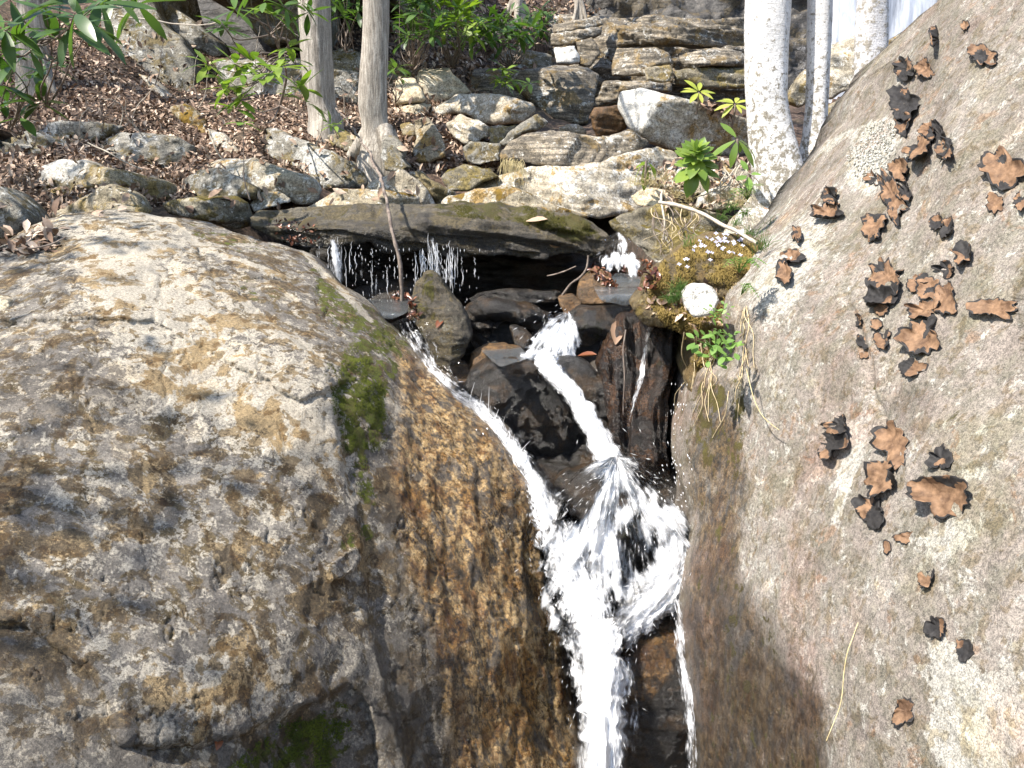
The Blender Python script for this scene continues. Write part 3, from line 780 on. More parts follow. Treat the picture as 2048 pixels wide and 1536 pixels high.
# ------------------------------------------------------------------ all other rocks
def rk(label, poly, mat='tan', d=None, pl=None, h=None, seed=None, thick=None, name='rock', cat='rock', amp=None, layer=None, sn=None, lf=14,
       regions=None, rpx=None, rough=2.0, back=0.72, group=None, off=0.0, kk=40, chips=9, ground_req=True):
    poly = [tuple(q) for q in poly]
    a = np.array(poly, float)
    x0, y0 = a.min(0); x1, y1 = a.max(0)
    cx, cy = a.mean(0); W, H = x1 - x0, y1 - y0
    seed = seed if seed is not None else int(abs(x0 * 7 + y0 * 13)) % 997
    if d is None:
        d = float(Gd(cx, min(y1, y0 + 0.9 * H))) - 0.04
    d += off
    size = max(W, H) * d / F
    if pl is None:
        pl = [(cx, y0 + 0.45 * H, 'T'), (cx, y0 + 0.45 * H, 'F')]
    h = h or min(6.0, max(2.6, math.sqrt(W * H) / 26))
    f = planes_depth(d, pl, min(0.75, size * 0.7), seed=seed, k=kk * 1.5 / max(0.3, size), poly=poly, chips=chips)
    if ground_req: REQ.append((poly, d + min(0.5, 0.22 * size) + 0.05))
    sc = min(1.0, size / 0.6)
    dsp = strata_disp(amp if amp is not None else 0.016 * sc + 0.004, layer if layer is not None else 0.013 * sc, sn or (0.15, -0.2, 1.0), lf, 2.4 / max(sc, 0.5), seed,
                      0.004 + 0.002 * sc)
    o = body(name, poly, f, M[mat], h=h, thick=thick or max(0.12, 0.75 * min(W, H) * d / F + 0.08), rpx=rpx or min(5, max(2.0, min(W, H) * 0.08)), rough=rough, disp=dsp,
             regions=regions, back=back, seed=seed)
    return tag(o, label, cat, group)

# cliff and far outcrop
rk('dark wet cliff face behind the layered ledges and the birches', [(1160, -160), (2300, -160), (2300, 200), (1620, 215), (1500, 190), (1400, 130), (1230, 75), (1165, 60)], 'cliff', d=12.6,
   pl=[(1400, 0, (0.05, -1, 0.35))], h=8, thick=4, name='cliff', cat='cliff', amp=0.10, layer=0.07, lf=4, rpx=20, chips=0)
wf = mesh_obj('waterfall', *(lambda X, Z: (np.stack([X.ravel(), (12.05 + 0.12 * fbm(np.c_[X.ravel() * 3, Z.ravel() * 0.5, X.ravel() * 0], 4, 3)), Z.ravel()], 1),
     [(i * 60 + j, i * 60 + j + 1, (i + 1) * 60 + j + 1, (i + 1) * 60 + j) for i in range(39) for j in range(59)]))(*np.meshgrid(np.linspace(4.15, 6.1, 60), np.linspace(2.6, 7.5, 40))), M['mist'])
sol = wf.modifiers.new('thickness', 'SOLIDIFY'); sol.thickness = 0.15
tag(wf, kind='structure')

rk('thin top ledge of the pale stepped outcrop under the small grey trunk', [(1104, 50), (1150, 40), (1198, 31), (1206, 50), (1160, 60), (1106, 68)], 'layer', d=10.2, pl=[(1150, 42, 'T'), (1150, 42, 'F')], lf=22)
rk('second pale ledge of the stepped outcrop, just above the white block', [(1101, 68), (1160, 58), (1205, 52), (1203, 70), (1150, 84), (1103, 92)], 'layer', d=10.1, pl=[(1150, 62, 'T'), (1150, 62, 'FL')], lf=22)
rk('bright white quartz block in the stepped outcrop', [(1108, 96), (1150, 91), (1163, 127), (1114, 127)], 'white', d=10.0, pl=[(1130, 105, 'FL')])
rk('tilted grey wedge right of the white quartz block', [(1151, 82), (1184, 74), (1202, 106), (1178, 138), (1160, 128)], 'layer', d=10.0, pl=[(1160, 100, 'F')], lf=20)
rk('long top layer of the ledge wall beneath the wet cliff', [(1232, 49), (1341, 44), (1362, 54), (1400, 57), (1449, 69), (1457, 86), (1441, 97), (1323, 88), (1234, 90)], 'layer', d=9.9,
   pl=[(1340, 56, 'T'), (1340, 58, 'F'), (1340, 78, 'U')], lf=24, layer=0.03)
rk('brown squared block in the second layer of the ledge wall', [(1235, 97), (1312, 95), (1338, 107), (1348, 128), (1312, 131), (1290, 153), (1223, 150), (1226, 115)], 'layer', d=9.8, pl=[(1280, 103, 'T'), (1280, 104, 'F')], lf=16)
rk('small tan block projecting from the middle of the ledge wall', [(1290, 135), (1341, 128), (1347, 143), (1341, 164), (1294, 161)], 'tan', d=9.6, pl=[(1315, 138, 'T'), (1315, 139, 'F')])
rk('dark angular block at the right end of the ledge wall', [(1356, 108), (1427, 96), (1484, 103), (1498, 134), (1441, 130), (1369, 137)], 'layer', d=9.8, pl=[(1420, 104, 'T'), (1420, 106, 'F'), (1435, 110, 'FR')], lf=12)
rk('long mossy dark layer low in the ledge wall behind the big birch', [(1350, 141), (1404, 135), (1449, 133), (1500, 140), (1505, 176), (1440, 178), (1350, 170)], 'mossy', d=9.7, pl=[(1420, 142, 'T'), (1420, 143, 'F'), (1420, 158, 'U')], lf=14)
rk('pale bottom layer of the ledge wall above the leaning block', [(1209, 163), (1283, 160), (1345, 169), (1345, 184), (1290, 186), (1240, 184), (1236, 200), (1197, 214), (1190, 201)], 'layer', d=9.4,
   pl=[(1250, 166, 'T'), (1250, 168, 'F')], lf=26, layer=0.02)
rk('broad shadowed bench running behind the ledge wall', [(1085, 30), (1500, 38), (1520, 215), (1150, 230), (1085, 120)], 'layer', d=10.9, pl=[(1300, 60, (0, -1, 0.45))], lf=10, layer=0.05, h=5)
rk('big brown and grey weathered outcrop block left of the dark gap', [(1061, 138), (1112, 127), (1175, 138), (1200, 149), (1195, 178), (1190, 205), (1174, 250), (1104, 248), (1075, 214), (1060, 200), (1029, 180), (1028, 149)], 'layer', d=8.6,
   pl=[(1110, 150, 'T'), (1110, 152, 'F'), (1150, 215, 'U')], amp=0.04, lf=9)
rk('low grey ledge half hidden under the sunlit rhododendrons', [(958, 105), (1040, 98), (1104, 112), (1103, 140), (1061, 145), (1018, 143), (953, 125)], 'grey', d=9.2, lf=18, layer=0.02)
rk('dark grey rock face below the rhododendrons, behind the long rock', [(930, 140), (1030, 138), (1070, 150), (1078, 215), (1000, 215), (930, 190)], 'layer', d=8.9, pl=[(1000, 150, (0, -1, 0.5))], lf=14)

# big leaning block with the broken white end
rk('large leaning block with a bright broken end and shaded brown face, left of the birches', [(1237, 208), (1240, 183), (1280, 176), (1323, 186), (1384, 201), (1455, 223), (1500, 240), (1520, 290), (1498, 314), (1440, 312), (1352, 303), (1295, 281), (1262, 256), (1256, 250)],
   'pale', d=5.9, pl=[(1310, 214, (-0.95, -0.75, 0.40)), (1322, 200, (0.10, -0.50, 1.0)), (1322, 214, (0.30, -1, -0.45))], kk=160, chips=0, rpx=2.5, regions=[('pale', [(1232, 170), (1320, 180), (1300, 245), (1256, 256), (1230, 210)], 2.4, 4), ('stain', [(1322, 215), (1510, 262), (1510, 320), (1270, 300), (1256, 250), (1300, 245)], 0.55, 8)], name='rock_block', sn=(0.3, 0.1, 1), lf=22, layer=0.006, amp=0.006, rough=1.0, thick=0.6)
rk('rounded wet stone wedged left of the leaning block', [(1181, 228), (1190, 215), (1236, 211), (1250, 226), (1252, 256), (1222, 274), (1195, 275), (1187, 252)], 'wetorange', d=6.3, pl=[(1215, 222, 'T'), (1215, 224, 'F'), (1225, 240, 'R')])
rk('small flat brown stone at the mouth of the dark gap', [(1118, 254), (1155, 248), (1172, 261), (1172, 270), (1121, 264)], 'tan', d=6.5)
rk('long pale rock with a dark underside, right of the two cream blocks', [(855, 229), (875, 212), (912, 189), (975, 186), (1009, 189), (1069, 206), (1071, 226), (1041, 246), (1006, 251), (975, 249), (949, 241), (938, 229), (903, 226), (880, 235)],
   'pale', d=6.8, pl=[(970, 212, 'T2'), (970, 212, (0.05, -1, -0.25))], kk=60)
rk('cream rounded block leaning against a larger one', [(786, 183), (792, 163), (809, 156), (829, 158), (843, 176), (850, 197), (843, 204), (789, 210)], 'cream', d=7.1, pl=[(812, 165, 'T'), (812, 168, (-0.25, -1, 0.25))], name='rock_block')
rk('small cream wedge under the rounded block', [(797, 213), (843, 206), (863, 209), (851, 229), (812, 242)], 'cream', d=7.0, pl=[(830, 214, 'T'), (830, 216, 'FR')], name='rock_block')
rk('large cream block with a dark broken right side', [(832, 158), (840, 140), (898, 137), (922, 163), (943, 185), (905, 197), (880, 203), (860, 203), (844, 176)], 'cream', d=7.4, pl=[(865, 150, 'T'), (865, 152, 'FL'), (878, 165, (0.75, -0.7, 0.1))], name='rock_block')
rk('rubbly pale rock split by a diagonal crack, below the long pale rock', [(892, 249), (920, 229), (960, 239), (980, 255), (982, 268), (960, 283), (932, 290), (912, 276)], 'pale', d=6.3, pl=[(935, 250, 'TL'), (935, 252, 'F')], lf=16, layer=0.02, sn=(0.4, -0.2, 1))
rk('upright ochre mossy rock standing among the dead leaves', [(829, 237), (857, 235), (875, 258), (889, 286), (889, 312), (860, 326), (834, 323), (824, 304), (832, 278)], 'ochre', d=6.0, pl=[(858, 270, 'TL'), (858, 272, 'F'), (865, 305, 'U')], regions=[('moss', [(820, 230), (870, 235), (890, 330), (820, 330)], 0.35, 8)])
rk('low rounded stone left of the upright ochre rock', [(800, 250), (820, 244), (834, 256), (830, 272), (806, 272)], 'tan', d=6.3)
rk('leaning thin grey slab pointing up to the right', [(998, 286), (1018, 264), (1046, 244), (1075, 228), (1096, 246), (1081, 260), (1046, 266), (1018, 287), (1003, 294)], 'grey', d=6.0, pl=[(1040, 255, 'TL'), (1050, 260, 'F')], lf=24, sn=(0.5, -0.2, 1), name='rock_slab')
rk('dark stone tucked behind the leaning thin slab', [(976, 254), (1035, 249), (1020, 268), (998, 290), (980, 290)], 'mossy', d=6.2)
rk('jagged grey stone below the leaning thin slab', [(924, 295), (943, 279), (966, 285), (1000, 290), (1000, 320), (960, 332), (935, 325)], 'grey', d=5.9, pl=[(960, 295, 'T'), (960, 297, 'F')], amp=0.04)
rk('wide brown striated slab crossing the middle of the background', [(998, 306), (1018, 281), (1061, 264), (1118, 261), (1175, 268), (1218, 273), (1262, 258), (1300, 285), (1262, 306), (1216, 330), (1161, 340), (1104, 337), (1064, 329), (1018, 317), (1000, 320)],
   'layer', d=5.5, pl=[(1130, 300, (0, -0.50, 1)), (1130, 318, 'F')], lf=30, layer=0.014, sn=(-0.15, -0.75, 0.7), name='rock_slab', regions=[('stain', [(1160, 262), (1240, 262), (1220, 300), (1150, 290)], 0.5, 15)])
rk('huge pale flat boulder in full sun behind the mossy capstone', [(950, 366), (1003, 350), (1061, 331), (1132, 335), (1204, 326), (1260, 305), (1312, 297), (1350, 305), (1372, 335), (1360, 360), (1330, 378), (1300, 392), (1275, 425), (1200, 437), (1118, 430), (1060, 420), (1000, 400), (950, 390)],
   'pale', d=4.9, pl=[(1160, 400, (-0.05, -0.42, 1)), (1160, 418, 'F')], amp=0.03, name='boulder', thick=0.7, h=4)
rk('ochre moss covered shelf between the pale boulder and the capstone', [(883, 407), (897, 392), (960, 377), (1018, 374), (1070, 390), (1120, 415), (1180, 432), (1150, 445), (900, 425)], 'ochre', d=4.62,
   pl=[(1010, 402, (0, -0.5, 1)), (1010, 408, 'F')], regions=[('moss', [(860, 360), (1200, 360), (1200, 450), (860, 450)], 0.42, 8)], name='rock_slab')
rk('brown mossy rounded rock left of the hanging dry grass', [(883, 355), (897, 341), (932, 330), (978, 338), (998, 352), (960, 366), (943, 380), (903, 382), (889, 366)], 'mossy', d=5.3)
rk('rotting split stone slanting between pale rocks', [(812, 346), (840, 341), (860, 358), (911, 386), (893, 405), (882, 420), (866, 397), (852, 374), (823, 357)], 'grey', d=5.15, pl=[(860, 365, (0.3, -0.4, 1)), (860, 380, (0.2, -1, -0.3))], lf=30, sn=(0.6, -0.2, 1))
rk('pale angular rock right of the thin dark sapling', [(735, 369), (764, 354), (801, 341), (827, 355), (850, 372), (863, 395), (878, 419), (844, 419), (836, 392), (781, 384), (735, 381)], 'pale', d=5.0, pl=[(800, 362, 'TL'), (800, 364, 'F'), (850, 385, 'R')])
rk('flat ochre slab lying behind the left part of the capstone', [(612, 418), (661, 385), (695, 378), (781, 381), (838, 391), (846, 420), (781, 424), (695, 424)], 'ochre', d=4.72, pl=[(730, 402, (0, -0.5, 1)), (730, 404, 'F')],
   regions=[('moss', [(680, 374), (860, 374), (850, 392), (690, 392)], 0.5, 6), ('moss', [(690, 404), (800, 400), (840, 425), (690, 425)], 0.4, 6)], name='rock_slab')
rk('little pale rock between the long pale slab and the moss topped stone', [(501, 409), (523, 385), (558, 383), (581, 395), (580, 403), (552, 412), (509, 422)], 'pale', d=4.85)
rk('long pale slab sloping to the right beneath the grass blade', [(409, 330), (452, 318), (509, 317), (540, 330), (581, 344), (626, 361), (642, 376), (634, 402), (609, 412), (586, 406), (576, 394), (552, 384), (517, 381), (466, 358), (443, 341), (417, 337)],
   'pale', d=5.0, pl=[(530, 345, 'T2'), (530, 350, (0.1, -1, -0.05))], name='rock_slab')
rk('striated mossy slab slanting down below the second trunk', [(526, 258), (552, 256), (581, 270), (624, 285), (666, 303), (710, 326), (754, 357), (735, 378), (681, 377), (666, 386), (655, 389), (638, 372), (598, 338), (566, 330), (529, 312)],
   'grey', d=5.7, pl=[(640, 320, (-0.2, -0.5, 1)), (620, 345, (-0.3, -1, 0.05))], lf=34, layer=0.016, sn=(0.55, -0.25, 1), name='rock_slab', regions=[('pale', [(600, 300), (650, 300), (660, 350), (600, 340)], 1.0, 15), ('moss', [(526, 258), (640, 290), (560, 330)], 0.3, 12)])
rk('grey rock under the left end of the long pale slab', [(370, 360), (400, 341), (430, 337), (458, 345), (489, 363), (517, 376), (514, 402), (480, 395), (430, 395), (395, 395), (375, 380)], 'grey', d=4.85, pl=[(440, 355, 'T'), (440, 360, (-0.2, -1, 0.4))])
rk('dark moss topped stone overhanging a black hollow, right of the low rocks', [(325, 407), (358, 397), (430, 391), (470, 391), (492, 405), (503, 452), (470, 462), (400, 440), (340, 426)], 'mossy', d=4.35,
   pl=[(420, 402, 'T'), (420, 404, 'F'), (420, 424, (0.1, -0.8, -0.9))], regions=[('moss', [(400, 390), (500, 390), (500, 418), (400, 415)], 0.35, 6)])
rk('low domed grey rock in front of the long brown rock', [(96, 437), (143, 407), (178, 387), (223, 370), (244, 375), (275, 387), (291, 407), (294, 428), (258, 436), (160, 440)], 'tan', d=4.15, pl=[(200, 400, 'TL'), (200, 404, 'F')], lf=20, layer=0.014)
rk('long brown rock with a pale left end and a shadowed underside', [(62, 366), (83, 330), (115, 318), (172, 319), (200, 332), (258, 344), (330, 361), (363, 380), (344, 397), (330, 409), (310, 415), (292, 403), (275, 381), (244, 374), (200, 380), (160, 389), (109, 400), (83, 389)],
   'tan', d=4.75, pl=[(180, 345, 'T'), (180, 348, (0, -1, -0.1)), (150, 362, (0, -0.9, -0.75))], regions=[('pale', [(70, 310), (170, 318), (160, 350), (80, 360)], 1.8, 14)], name='rock_slab')
rk('broad grey flat rock lying in leaves above the long brown rock', [(186, 292), (243, 264), (286, 265), (352, 272), (386, 289), (383, 317), (358, 334), (330, 343), (286, 337), (250, 328)], 'grey', d=5.4, pl=[(290, 300, (0, -0.55, 1)), (290, 310, 'F')])
rk('long layered dark rock at the left edge under the leafy slope', [(-40, 288), (0, 280), (86, 257), (129, 243), (160, 247), (200, 245), (250, 257), (200, 277), (160, 294), (115, 311), (0, 320), (-40, 320)], 'grey', d=5.5, pl=[(110, 275, 'T2'), (110, 280, 'F')], lf=22, layer=0.03, name='rock_slab')
rk('ochre moss lump in the leaves left of the striated slab', [(342, 214), (372, 207), (397, 228), (417, 250), (415, 277), (395, 264), (368, 250), (348, 230)], 'ochre', d=6.3, regions=[('moss', [(330, 200), (430, 200), (430, 290), (330, 290)], 0.5, 5)])
rk('narrow pale rock strip emerging from leaves below the moss lump', [(415, 258), (445, 268), (470, 290), (487, 318), (470, 322), (440, 300), (420, 280)], 'pale', d=5.9)
rk('great tilted grey slab leaning at the upper left', [(198, -60), (200, 42), (206, 71), (238, 106), (301, 155), (344, 184), (389, 196), (392, 143), (385, 115), (360, 72), (326, 49), (309, 17), (300, -60)], 'grey', d=7.4,
   pl=[(300, 100, (-0.35, -0.9, 0.62))], name='rock_slab', sn=(0.7, -0.3, 1), regions=[('moss', [(200, 40), (330, 40), (340, 75), (280, 80), (230, 60)], 0.4, 10)], thick=0.5)
rk('thin pale slab edge beneath the great tilted slab', [(273, 146), (294, 150), (326, 183), (342, 205), (330, 204), (301, 177)], 'pale', d=7.1, name='rock_slab')
rk('dark smooth slab beside the black hollow', [(310, -60), (324, 43), (344, 57), (395, 106), (430, 117), (449, 110), (438, 86), (389, 49), (340, 10), (350, -60)], 'grey', d=7.9, pl=[(390, 80, (-0.1, -0.7, 0.7))], name='rock_slab')
rk('overhanging lichened boulder above the black hollow', [(440, -60), (454, 0), (495, 43), (526, 84), (542, 88), (560, 84), (600, 92), (650, 96), (660, -60)], 'grey', d=8.3, pl=[(540, 40, (-0.25, -0.95, 0.35)), (500, 60, (-0.5, -0.8, -0.5))], name='boulder', thick=1.2)
rk('unseen rock roof added over the black hollow to shade it, above the view', [(200, -520), (760, -520), (760, -70), (640, -60), (480, -75), (300, -66)], 'grey', d=7.7, pl=[(480, -200, 'F')], name='boulder', thick=3.0, back=0.95, chips=4, h=8)  # unseen block added above the frame to cast shade into the hollow
rk('shade-darkened wall of the hollow between the leaning slabs', [(300, -60), (620, -60), (620, 120), (540, 125), (430, 125), (360, 60)], 'shadow', d=10.0, pl=[(450, 50, 'F')], thick=0.6)
rk('long low grey rock behind the rhododendron branches', [(430, 122), (480, 114), (560, 116), (600, 118), (720, 150), (724, 215), (640, 200), (560, 196), (480, 190), (440, 160)], 'grey', d=7.2, pl=[(560, 135, 'T'), (560, 145, 'F')], name='boulder')
rk('mossy topped grey rock between the two grey trunks', [(640, 112), (690, 95), (722, 105), (730, 150), (700, 158), (650, 150)], 'mossy', d=7.9)
rk('grey rock right of the second grey trunk', [(765, 130), (790, 120), (815, 150), (790, 165), (765, 180)], 'grey', d=7.8)
rk('lichened rock at the foot of the second trunk', [(768, 262), (790, 270), (812, 300), (806, 318), (822, 336), (800, 345), (770, 340), (760, 310)], 'grey', d=5.6, pl=[(785, 290, 'T'), (785, 293, 'F')])
rk('low stone hidden in leaves left of the trunk roots', [(655, 272), (690, 262), (722, 278), (735, 300), (700, 305), (665, 292)], 'mossy', d=5.9)
rk('dark rock at the left edge above the great boulder', [(-60, 372), (0, 372), (36, 408), (56, 446), (30, 470), (0, 486), (-60, 490)], 'grey', d=3.85, pl=[(0, 412, 'TR'), (0, 416, (0.3, -1, -0.3))], name='rock')
rk('small smooth grey stone at the left edge beside the great boulder', [(-30, 592), (0, 594), (17, 604), (22, 614), (12, 626), (-30, 632)], 'cream', d=2.72, pl=[(0, 606, 'T'), (0, 608, 'F')])

# right background
rk('tall pale rock behind the birch trunks', [(1655, 92), (1711, 69), (1735, 90), (1735, 170), (1690, 185), (1660, 200)], 'pale', d=8.4, pl=[(1690, 90, (-0.3, -0.9, 0.5))])
rk('sharp pale rock fin between the first two birches', [(1575, 205), (1590, 170), (1612, 138), (1625, 200), (1600, 215)], 'tan', d=7.9, pl=[(1600, 180, 'FL')])
rk('brown ledge slanting behind the rightmost birch above the right boulder', [(1762, 92), (1800, 66), (1832, 50), (1880, 26), (1895, 50), (1870, 78), (1835, 95), (1800, 125), (1765, 150)], 'ochre', d=6.9, pl=[(1820, 62, 'T'), (1820, 66, 'F')], name='rock_slab',
   regions=[('moss', [(1770, 90), (1850, 80), (1800, 130), (1765, 130)], 0.3, 10)])
rk('sandy brown rock slope seen between the birches', [(1640, 235), (1660, 210), (1706, 184), (1760, 180), (1800, 190), (1780, 260), (1720, 320), (1650, 330)], 'tan', d=5.6, pl=[(1700, 230, (-0.1, -0.6, 1))], h=4)
rk('pale lumpy stone under the green rosette', [(1392, 415), (1400, 392), (1427, 377), (1470, 371), (1488, 387), (1490, 408), (1440, 418), (1412, 424)], 'pale', d=4.2, pl=[(1440, 388, 'T'), (1440, 392, 'F')])
rk('brown mossy boulder between the capstone and the birches', [(1215, 442), (1240, 428), (1272, 421), (1320, 410), (1370, 410), (1438, 428), (1480, 450), (1480, 480), (1400, 500), (1360, 520), (1320, 535), (1295, 515), (1260, 480), (1223, 460)],
   'mossy', d=3.9, pl=[(1340, 430, 'T'), (1340, 436, (-0.1, -1, 0.3))], name='boulder', regions=[('wet', [(1200, 430), (1280, 430), (1300, 520), (1220, 500)], 0.6, 20), ('moss', [(1280, 420), (1460, 430), (1440, 500), (1300, 500)], 0.25, 20)], amp=0.035)
rk('pale root-bound earth mound at the foot of the birches', [(1470, 440), (1500, 420), (1540, 425), (1600, 420), (1640, 415), (1660, 430), (1640, 470), (1580, 520), (1500, 520), (1450, 470)], 'pale', d=3.75, pl=[(1560, 400, (0, -0.7, 1))], name='earth_mound', cat='mound',
   amp=0.03, regions=[('moss', [(1440, 420), (1500, 420), (1530, 480), (1450, 480)], 0.3, 20)])

rk('low pale rock half buried in dry grass behind the green rosette', [(1322, 352), (1350, 322), (1410, 308), (1470, 318), (1500, 345), (1498, 378), (1440, 386), (1370, 388), (1330, 378)], 'pale', d=4.45, pl=[(1410, 340, 'T'), (1410, 344, 'F')])
rk('small cream stone beside the drooping seedling above the fallen branch', [(1262, 392), (1290, 376), (1330, 378), (1345, 398), (1320, 412), (1275, 412)], 'cream', d=4.15)
# the stream bed
rk('long mossy wet capstone that the water drips from', [(498, 432), (515, 421), (560, 416), (640, 414), (780, 413), (900, 412), (1010, 413), (1080, 419), (1140, 434), (1180, 448), (1212, 468), (1222, 484), (1210, 505), (1180, 513), (1150, 508), (1100, 508), (1090, 521), (1060, 514), (1000, 506), (930, 513), (880, 510), (830, 501),
   (800, 510), (760, 500), (740, 482), (700, 487), (640, 492), (600, 490), (560, 480), (520, 464), (500, 455)], 'cap', d=4.05, pl=[(860, 452, (0, -0.27, 1)), (860, 455, (0, -1, 0.35)), (900, 492, (0, -0.9, -0.7))], h=3.2, name='rock_slab', amp=0.02, layer=0.022, lf=16, thick=0.9, back=0.9, rough=2.4, chips=0, rpx=4,
   regions=[('moss', [(860, 400), (1060, 405), (1160, 430), (1225, 480), (1180, 492), (1080, 470), (960, 448), (870, 440)], 0.62, 12), ('moss', [(500, 405), (660, 405), (640, 432), (500, 450)], 0.42, 10), ('moss', [(560, 405), (880, 405), (880, 440), (560, 440)], 0.30, 8), ('wet', [(560, 452), (900, 462), (1100, 478), (1215, 500), (1200, 530), (560, 520)], 0.85, 12), ('wet', [(640, 436), (860, 440), (860, 460), (640, 460)], 0.5, 12)], kk=60)
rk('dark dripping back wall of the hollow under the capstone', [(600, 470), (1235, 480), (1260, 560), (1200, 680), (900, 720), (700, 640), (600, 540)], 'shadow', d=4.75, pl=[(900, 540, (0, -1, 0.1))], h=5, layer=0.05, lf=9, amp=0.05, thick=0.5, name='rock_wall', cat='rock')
rk('low black ledge just below the dripping curtain on the left', [(700, 585), (760, 560), (850, 565), (900, 560), (900, 600), (850, 640), (770, 650), (720, 620)], 'wet', d=4.1, pl=[(790, 585, 'T'), (790, 590, 'F')])
rk('flat dark ledge across the back of the plunge hollow', [(935, 596), (960, 584), (1020, 577), (1090, 582), (1140, 588), (1150, 604), (1060, 606), (1000, 606), (944, 608)], 'wet', d=4.0, pl=[(1040, 592, 'T'), (1040, 594, 'F')], layer=0.02)
rk('mossy upright pointed rock standing in the stream', [(850, 545), (864, 541), (882, 562), (910, 603), (932, 634), (945, 672), (928, 712), (895, 737), (881, 734), (861, 712), (853, 683), (838, 654), (819, 628), (822, 595), (832, 565)], 'cap', d=3.42,
   pl=[(868, 600, (-0.75, -0.75, 0.35)), (872, 610, (0.28, -0.9, 0.55))], regions=[('moss', [(815, 540), (868, 540), (872, 640), (850, 690), (815, 640)], 0.5, 8), ('pale', [(868, 580), (930, 640), (930, 710), (880, 690)], 0.6, 15)], kk=80, thick=0.3, h=3)
rk('small shiny orange stone below the upright rock', [(893, 736), (910, 727), (930, 728), (946, 750), (925, 774), (908, 762)], 'wetorange', d=3.35)
rk('dark lumpy wet rocks left of the foaming chute', [(925, 640), (935, 611), (965, 603), (1000, 604), (1064, 605), (1090, 622), (1110, 642), (1080, 662), (1040, 650), (1005, 648), (988, 664), (960, 700), (940, 690)], 'wet', d=3.8, pl=[(1000, 618, 'T'), (1000, 622, 'F')], amp=0.05, layer=0.03)
rk('black recess stone behind the narrow trickle', [(940, 660), (1000, 640), (1060, 650), (1080, 690), (1040, 705), (950, 700)], 'shadow', d=3.85, pl=[(1000, 660, 'F')])
rk('small angular dark stone at the left foot of the foaming chute', [(1020, 654), (1050, 660), (1066, 676), (1050, 700), (1030, 690)], 'wet', d=3.55)
rk('flat tan wet ledge left of the foaming chute', [(945, 704), (965, 694), (1017, 689), (1045, 696), (1030, 722), (988, 745), (940, 742)], 'wetorange', d=3.4, pl=[(990, 712, (0, -0.5, 1)), (990, 722, 'F')])
rk('large black rounded rock splitting the stream', [(925, 778), (938, 742), (975, 719), (1023, 714), (1072, 727), (1108, 748), (1139, 788), (1156, 830), (1185, 895), (1194, 925), (1154, 932), (1102, 928), (1082, 912), (1040, 893), (1020, 855), (968, 815)], 'wet', d=3.12,
   pl=[(1020, 760, (-0.2, -0.6, 0.9)), (1030, 800, (-0.45, -0.9, 0.25)), (1085, 840, (0.55, -0.8, -0.45))], name='boulder', h=3.2, amp=0.02, layer=0.002, thick=0.6, rpx=16,
   regions=[('stain', [(960, 715), (1060, 715), (1080, 760), (1000, 780)], 0.35, 20)])
rk('dark rock hugging the right side of the upper chute', [(1100, 730), (1114, 716), (1134, 714), (1166, 722), (1196, 746), (1214, 772), (1222, 830), (1235, 890), (1205, 870), (1180, 805), (1150, 770), (1118, 752)], 'wet', d=3.2, pl=[(1160, 740, 'T'), (1160, 745, 'F')], amp=0.03)
rk('brown wet stone under the little right hand fall', [(1160, 560), (1188, 532), (1216, 542), (1240, 582), (1224, 610), (1164, 610), (1152, 592)], 'wetorange', d=3.75, pl=[(1200, 560, 'TL'), (1200, 566, 'F')], regions=[('moss', [(1160, 530), (1200, 530), (1190, 580), (1155, 600)], 0.35, 8)])
rk('amber algae stone beside the brown wet stone', [(1116, 595), (1149, 587), (1166, 605), (1154, 624), (1128, 633)], 'wetorange', d=3.65)
rk('flat black slab with mossy front right of the foaming chute', [(1125, 640), (1135, 625), (1158, 614), (1252, 613), (1280, 617), (1256, 645), (1240, 660), (1208, 680), (1178, 694), (1155, 694), (1148, 668)], 'wet', d=3.42, pl=[(1200, 630, 'T'), (1200, 634, 'F'), (1200, 665, 'U')], name='rock_slab',
   regions=[('moss', [(1150, 640), (1210, 640), (1200, 690), (1150, 690)], 0.45, 8)])
rk('tall rusty wet rock wall right of the cascade', [(1290, 615), (1250, 638), (1225, 680), (1208, 740), (1213, 830), (1228, 920), (1250, 1010), (1290, 1080), (1345, 1110), (1350, 1000), (1338, 900), (1340, 800), (1352, 740), (1395, 700), (1400, 650), (1350, 610)],
   'wetred', d=3.12, pl=[(1280, 800, (-0.25, -1, 0.3)), (1280, 660, (-0.2, -0.6, 1))], name='rock_wall', h=3.4, layer=0.028, lf=16, sn=(1, -0.3, 0.1), amp=0.03, thick=0.6,
   regions=[('moss', [(1280, 610), (1400, 620), (1390, 700), (1320, 740), (1300, 660)], 0.4, 20)])
rk('shade-dark cleft wall between the rusty rock and the right boulder', [(1310, 690), (1420, 690), (1420, 1120), (1310, 1120)], 'shadow', d=3.5, pl=[(1360, 900, 'F')], name='rock_wall')  # shadowed gap given as a dark-coloured wall
rk('golden moss covered bank below the little white flowers', [(1300, 560), (1330, 522), (1380, 482), (1430, 468), (1500, 470), (1540, 500), (1545, 560), (1510, 640), (1510, 800), (1440, 830), (1395, 800), (1380, 765), (1395, 700), (1350, 650), (1290, 650), (1272, 615)],
   'bank', d=2.98, pl=[(1400, 560, (-0.3, -0.55, 1)), (1400, 610, (-0.25, -1, 0.25))], name='mossy_bank', cat='bank', h=3.6, chips=0, amp=0.035, thick=0.5)
rk('round white lichened stone sitting in the moss bank', [(1366, 592), (1374, 572), (1390, 566), (1412, 566), (1430, 580), (1440, 603), (1425, 626), (1387, 638), (1370, 618)], 'pale', regions=[('pale', [(1350, 550), (1450, 550), (1450, 650), (1350, 650)], 1.1, 4)], d=2.70, pl=[(1400, 590, 'TL'), (1400, 600, 'F')], kk=60, rpx=9, chips=6, amp=0.016, layer=0.0, thick=0.12, h=2.6)
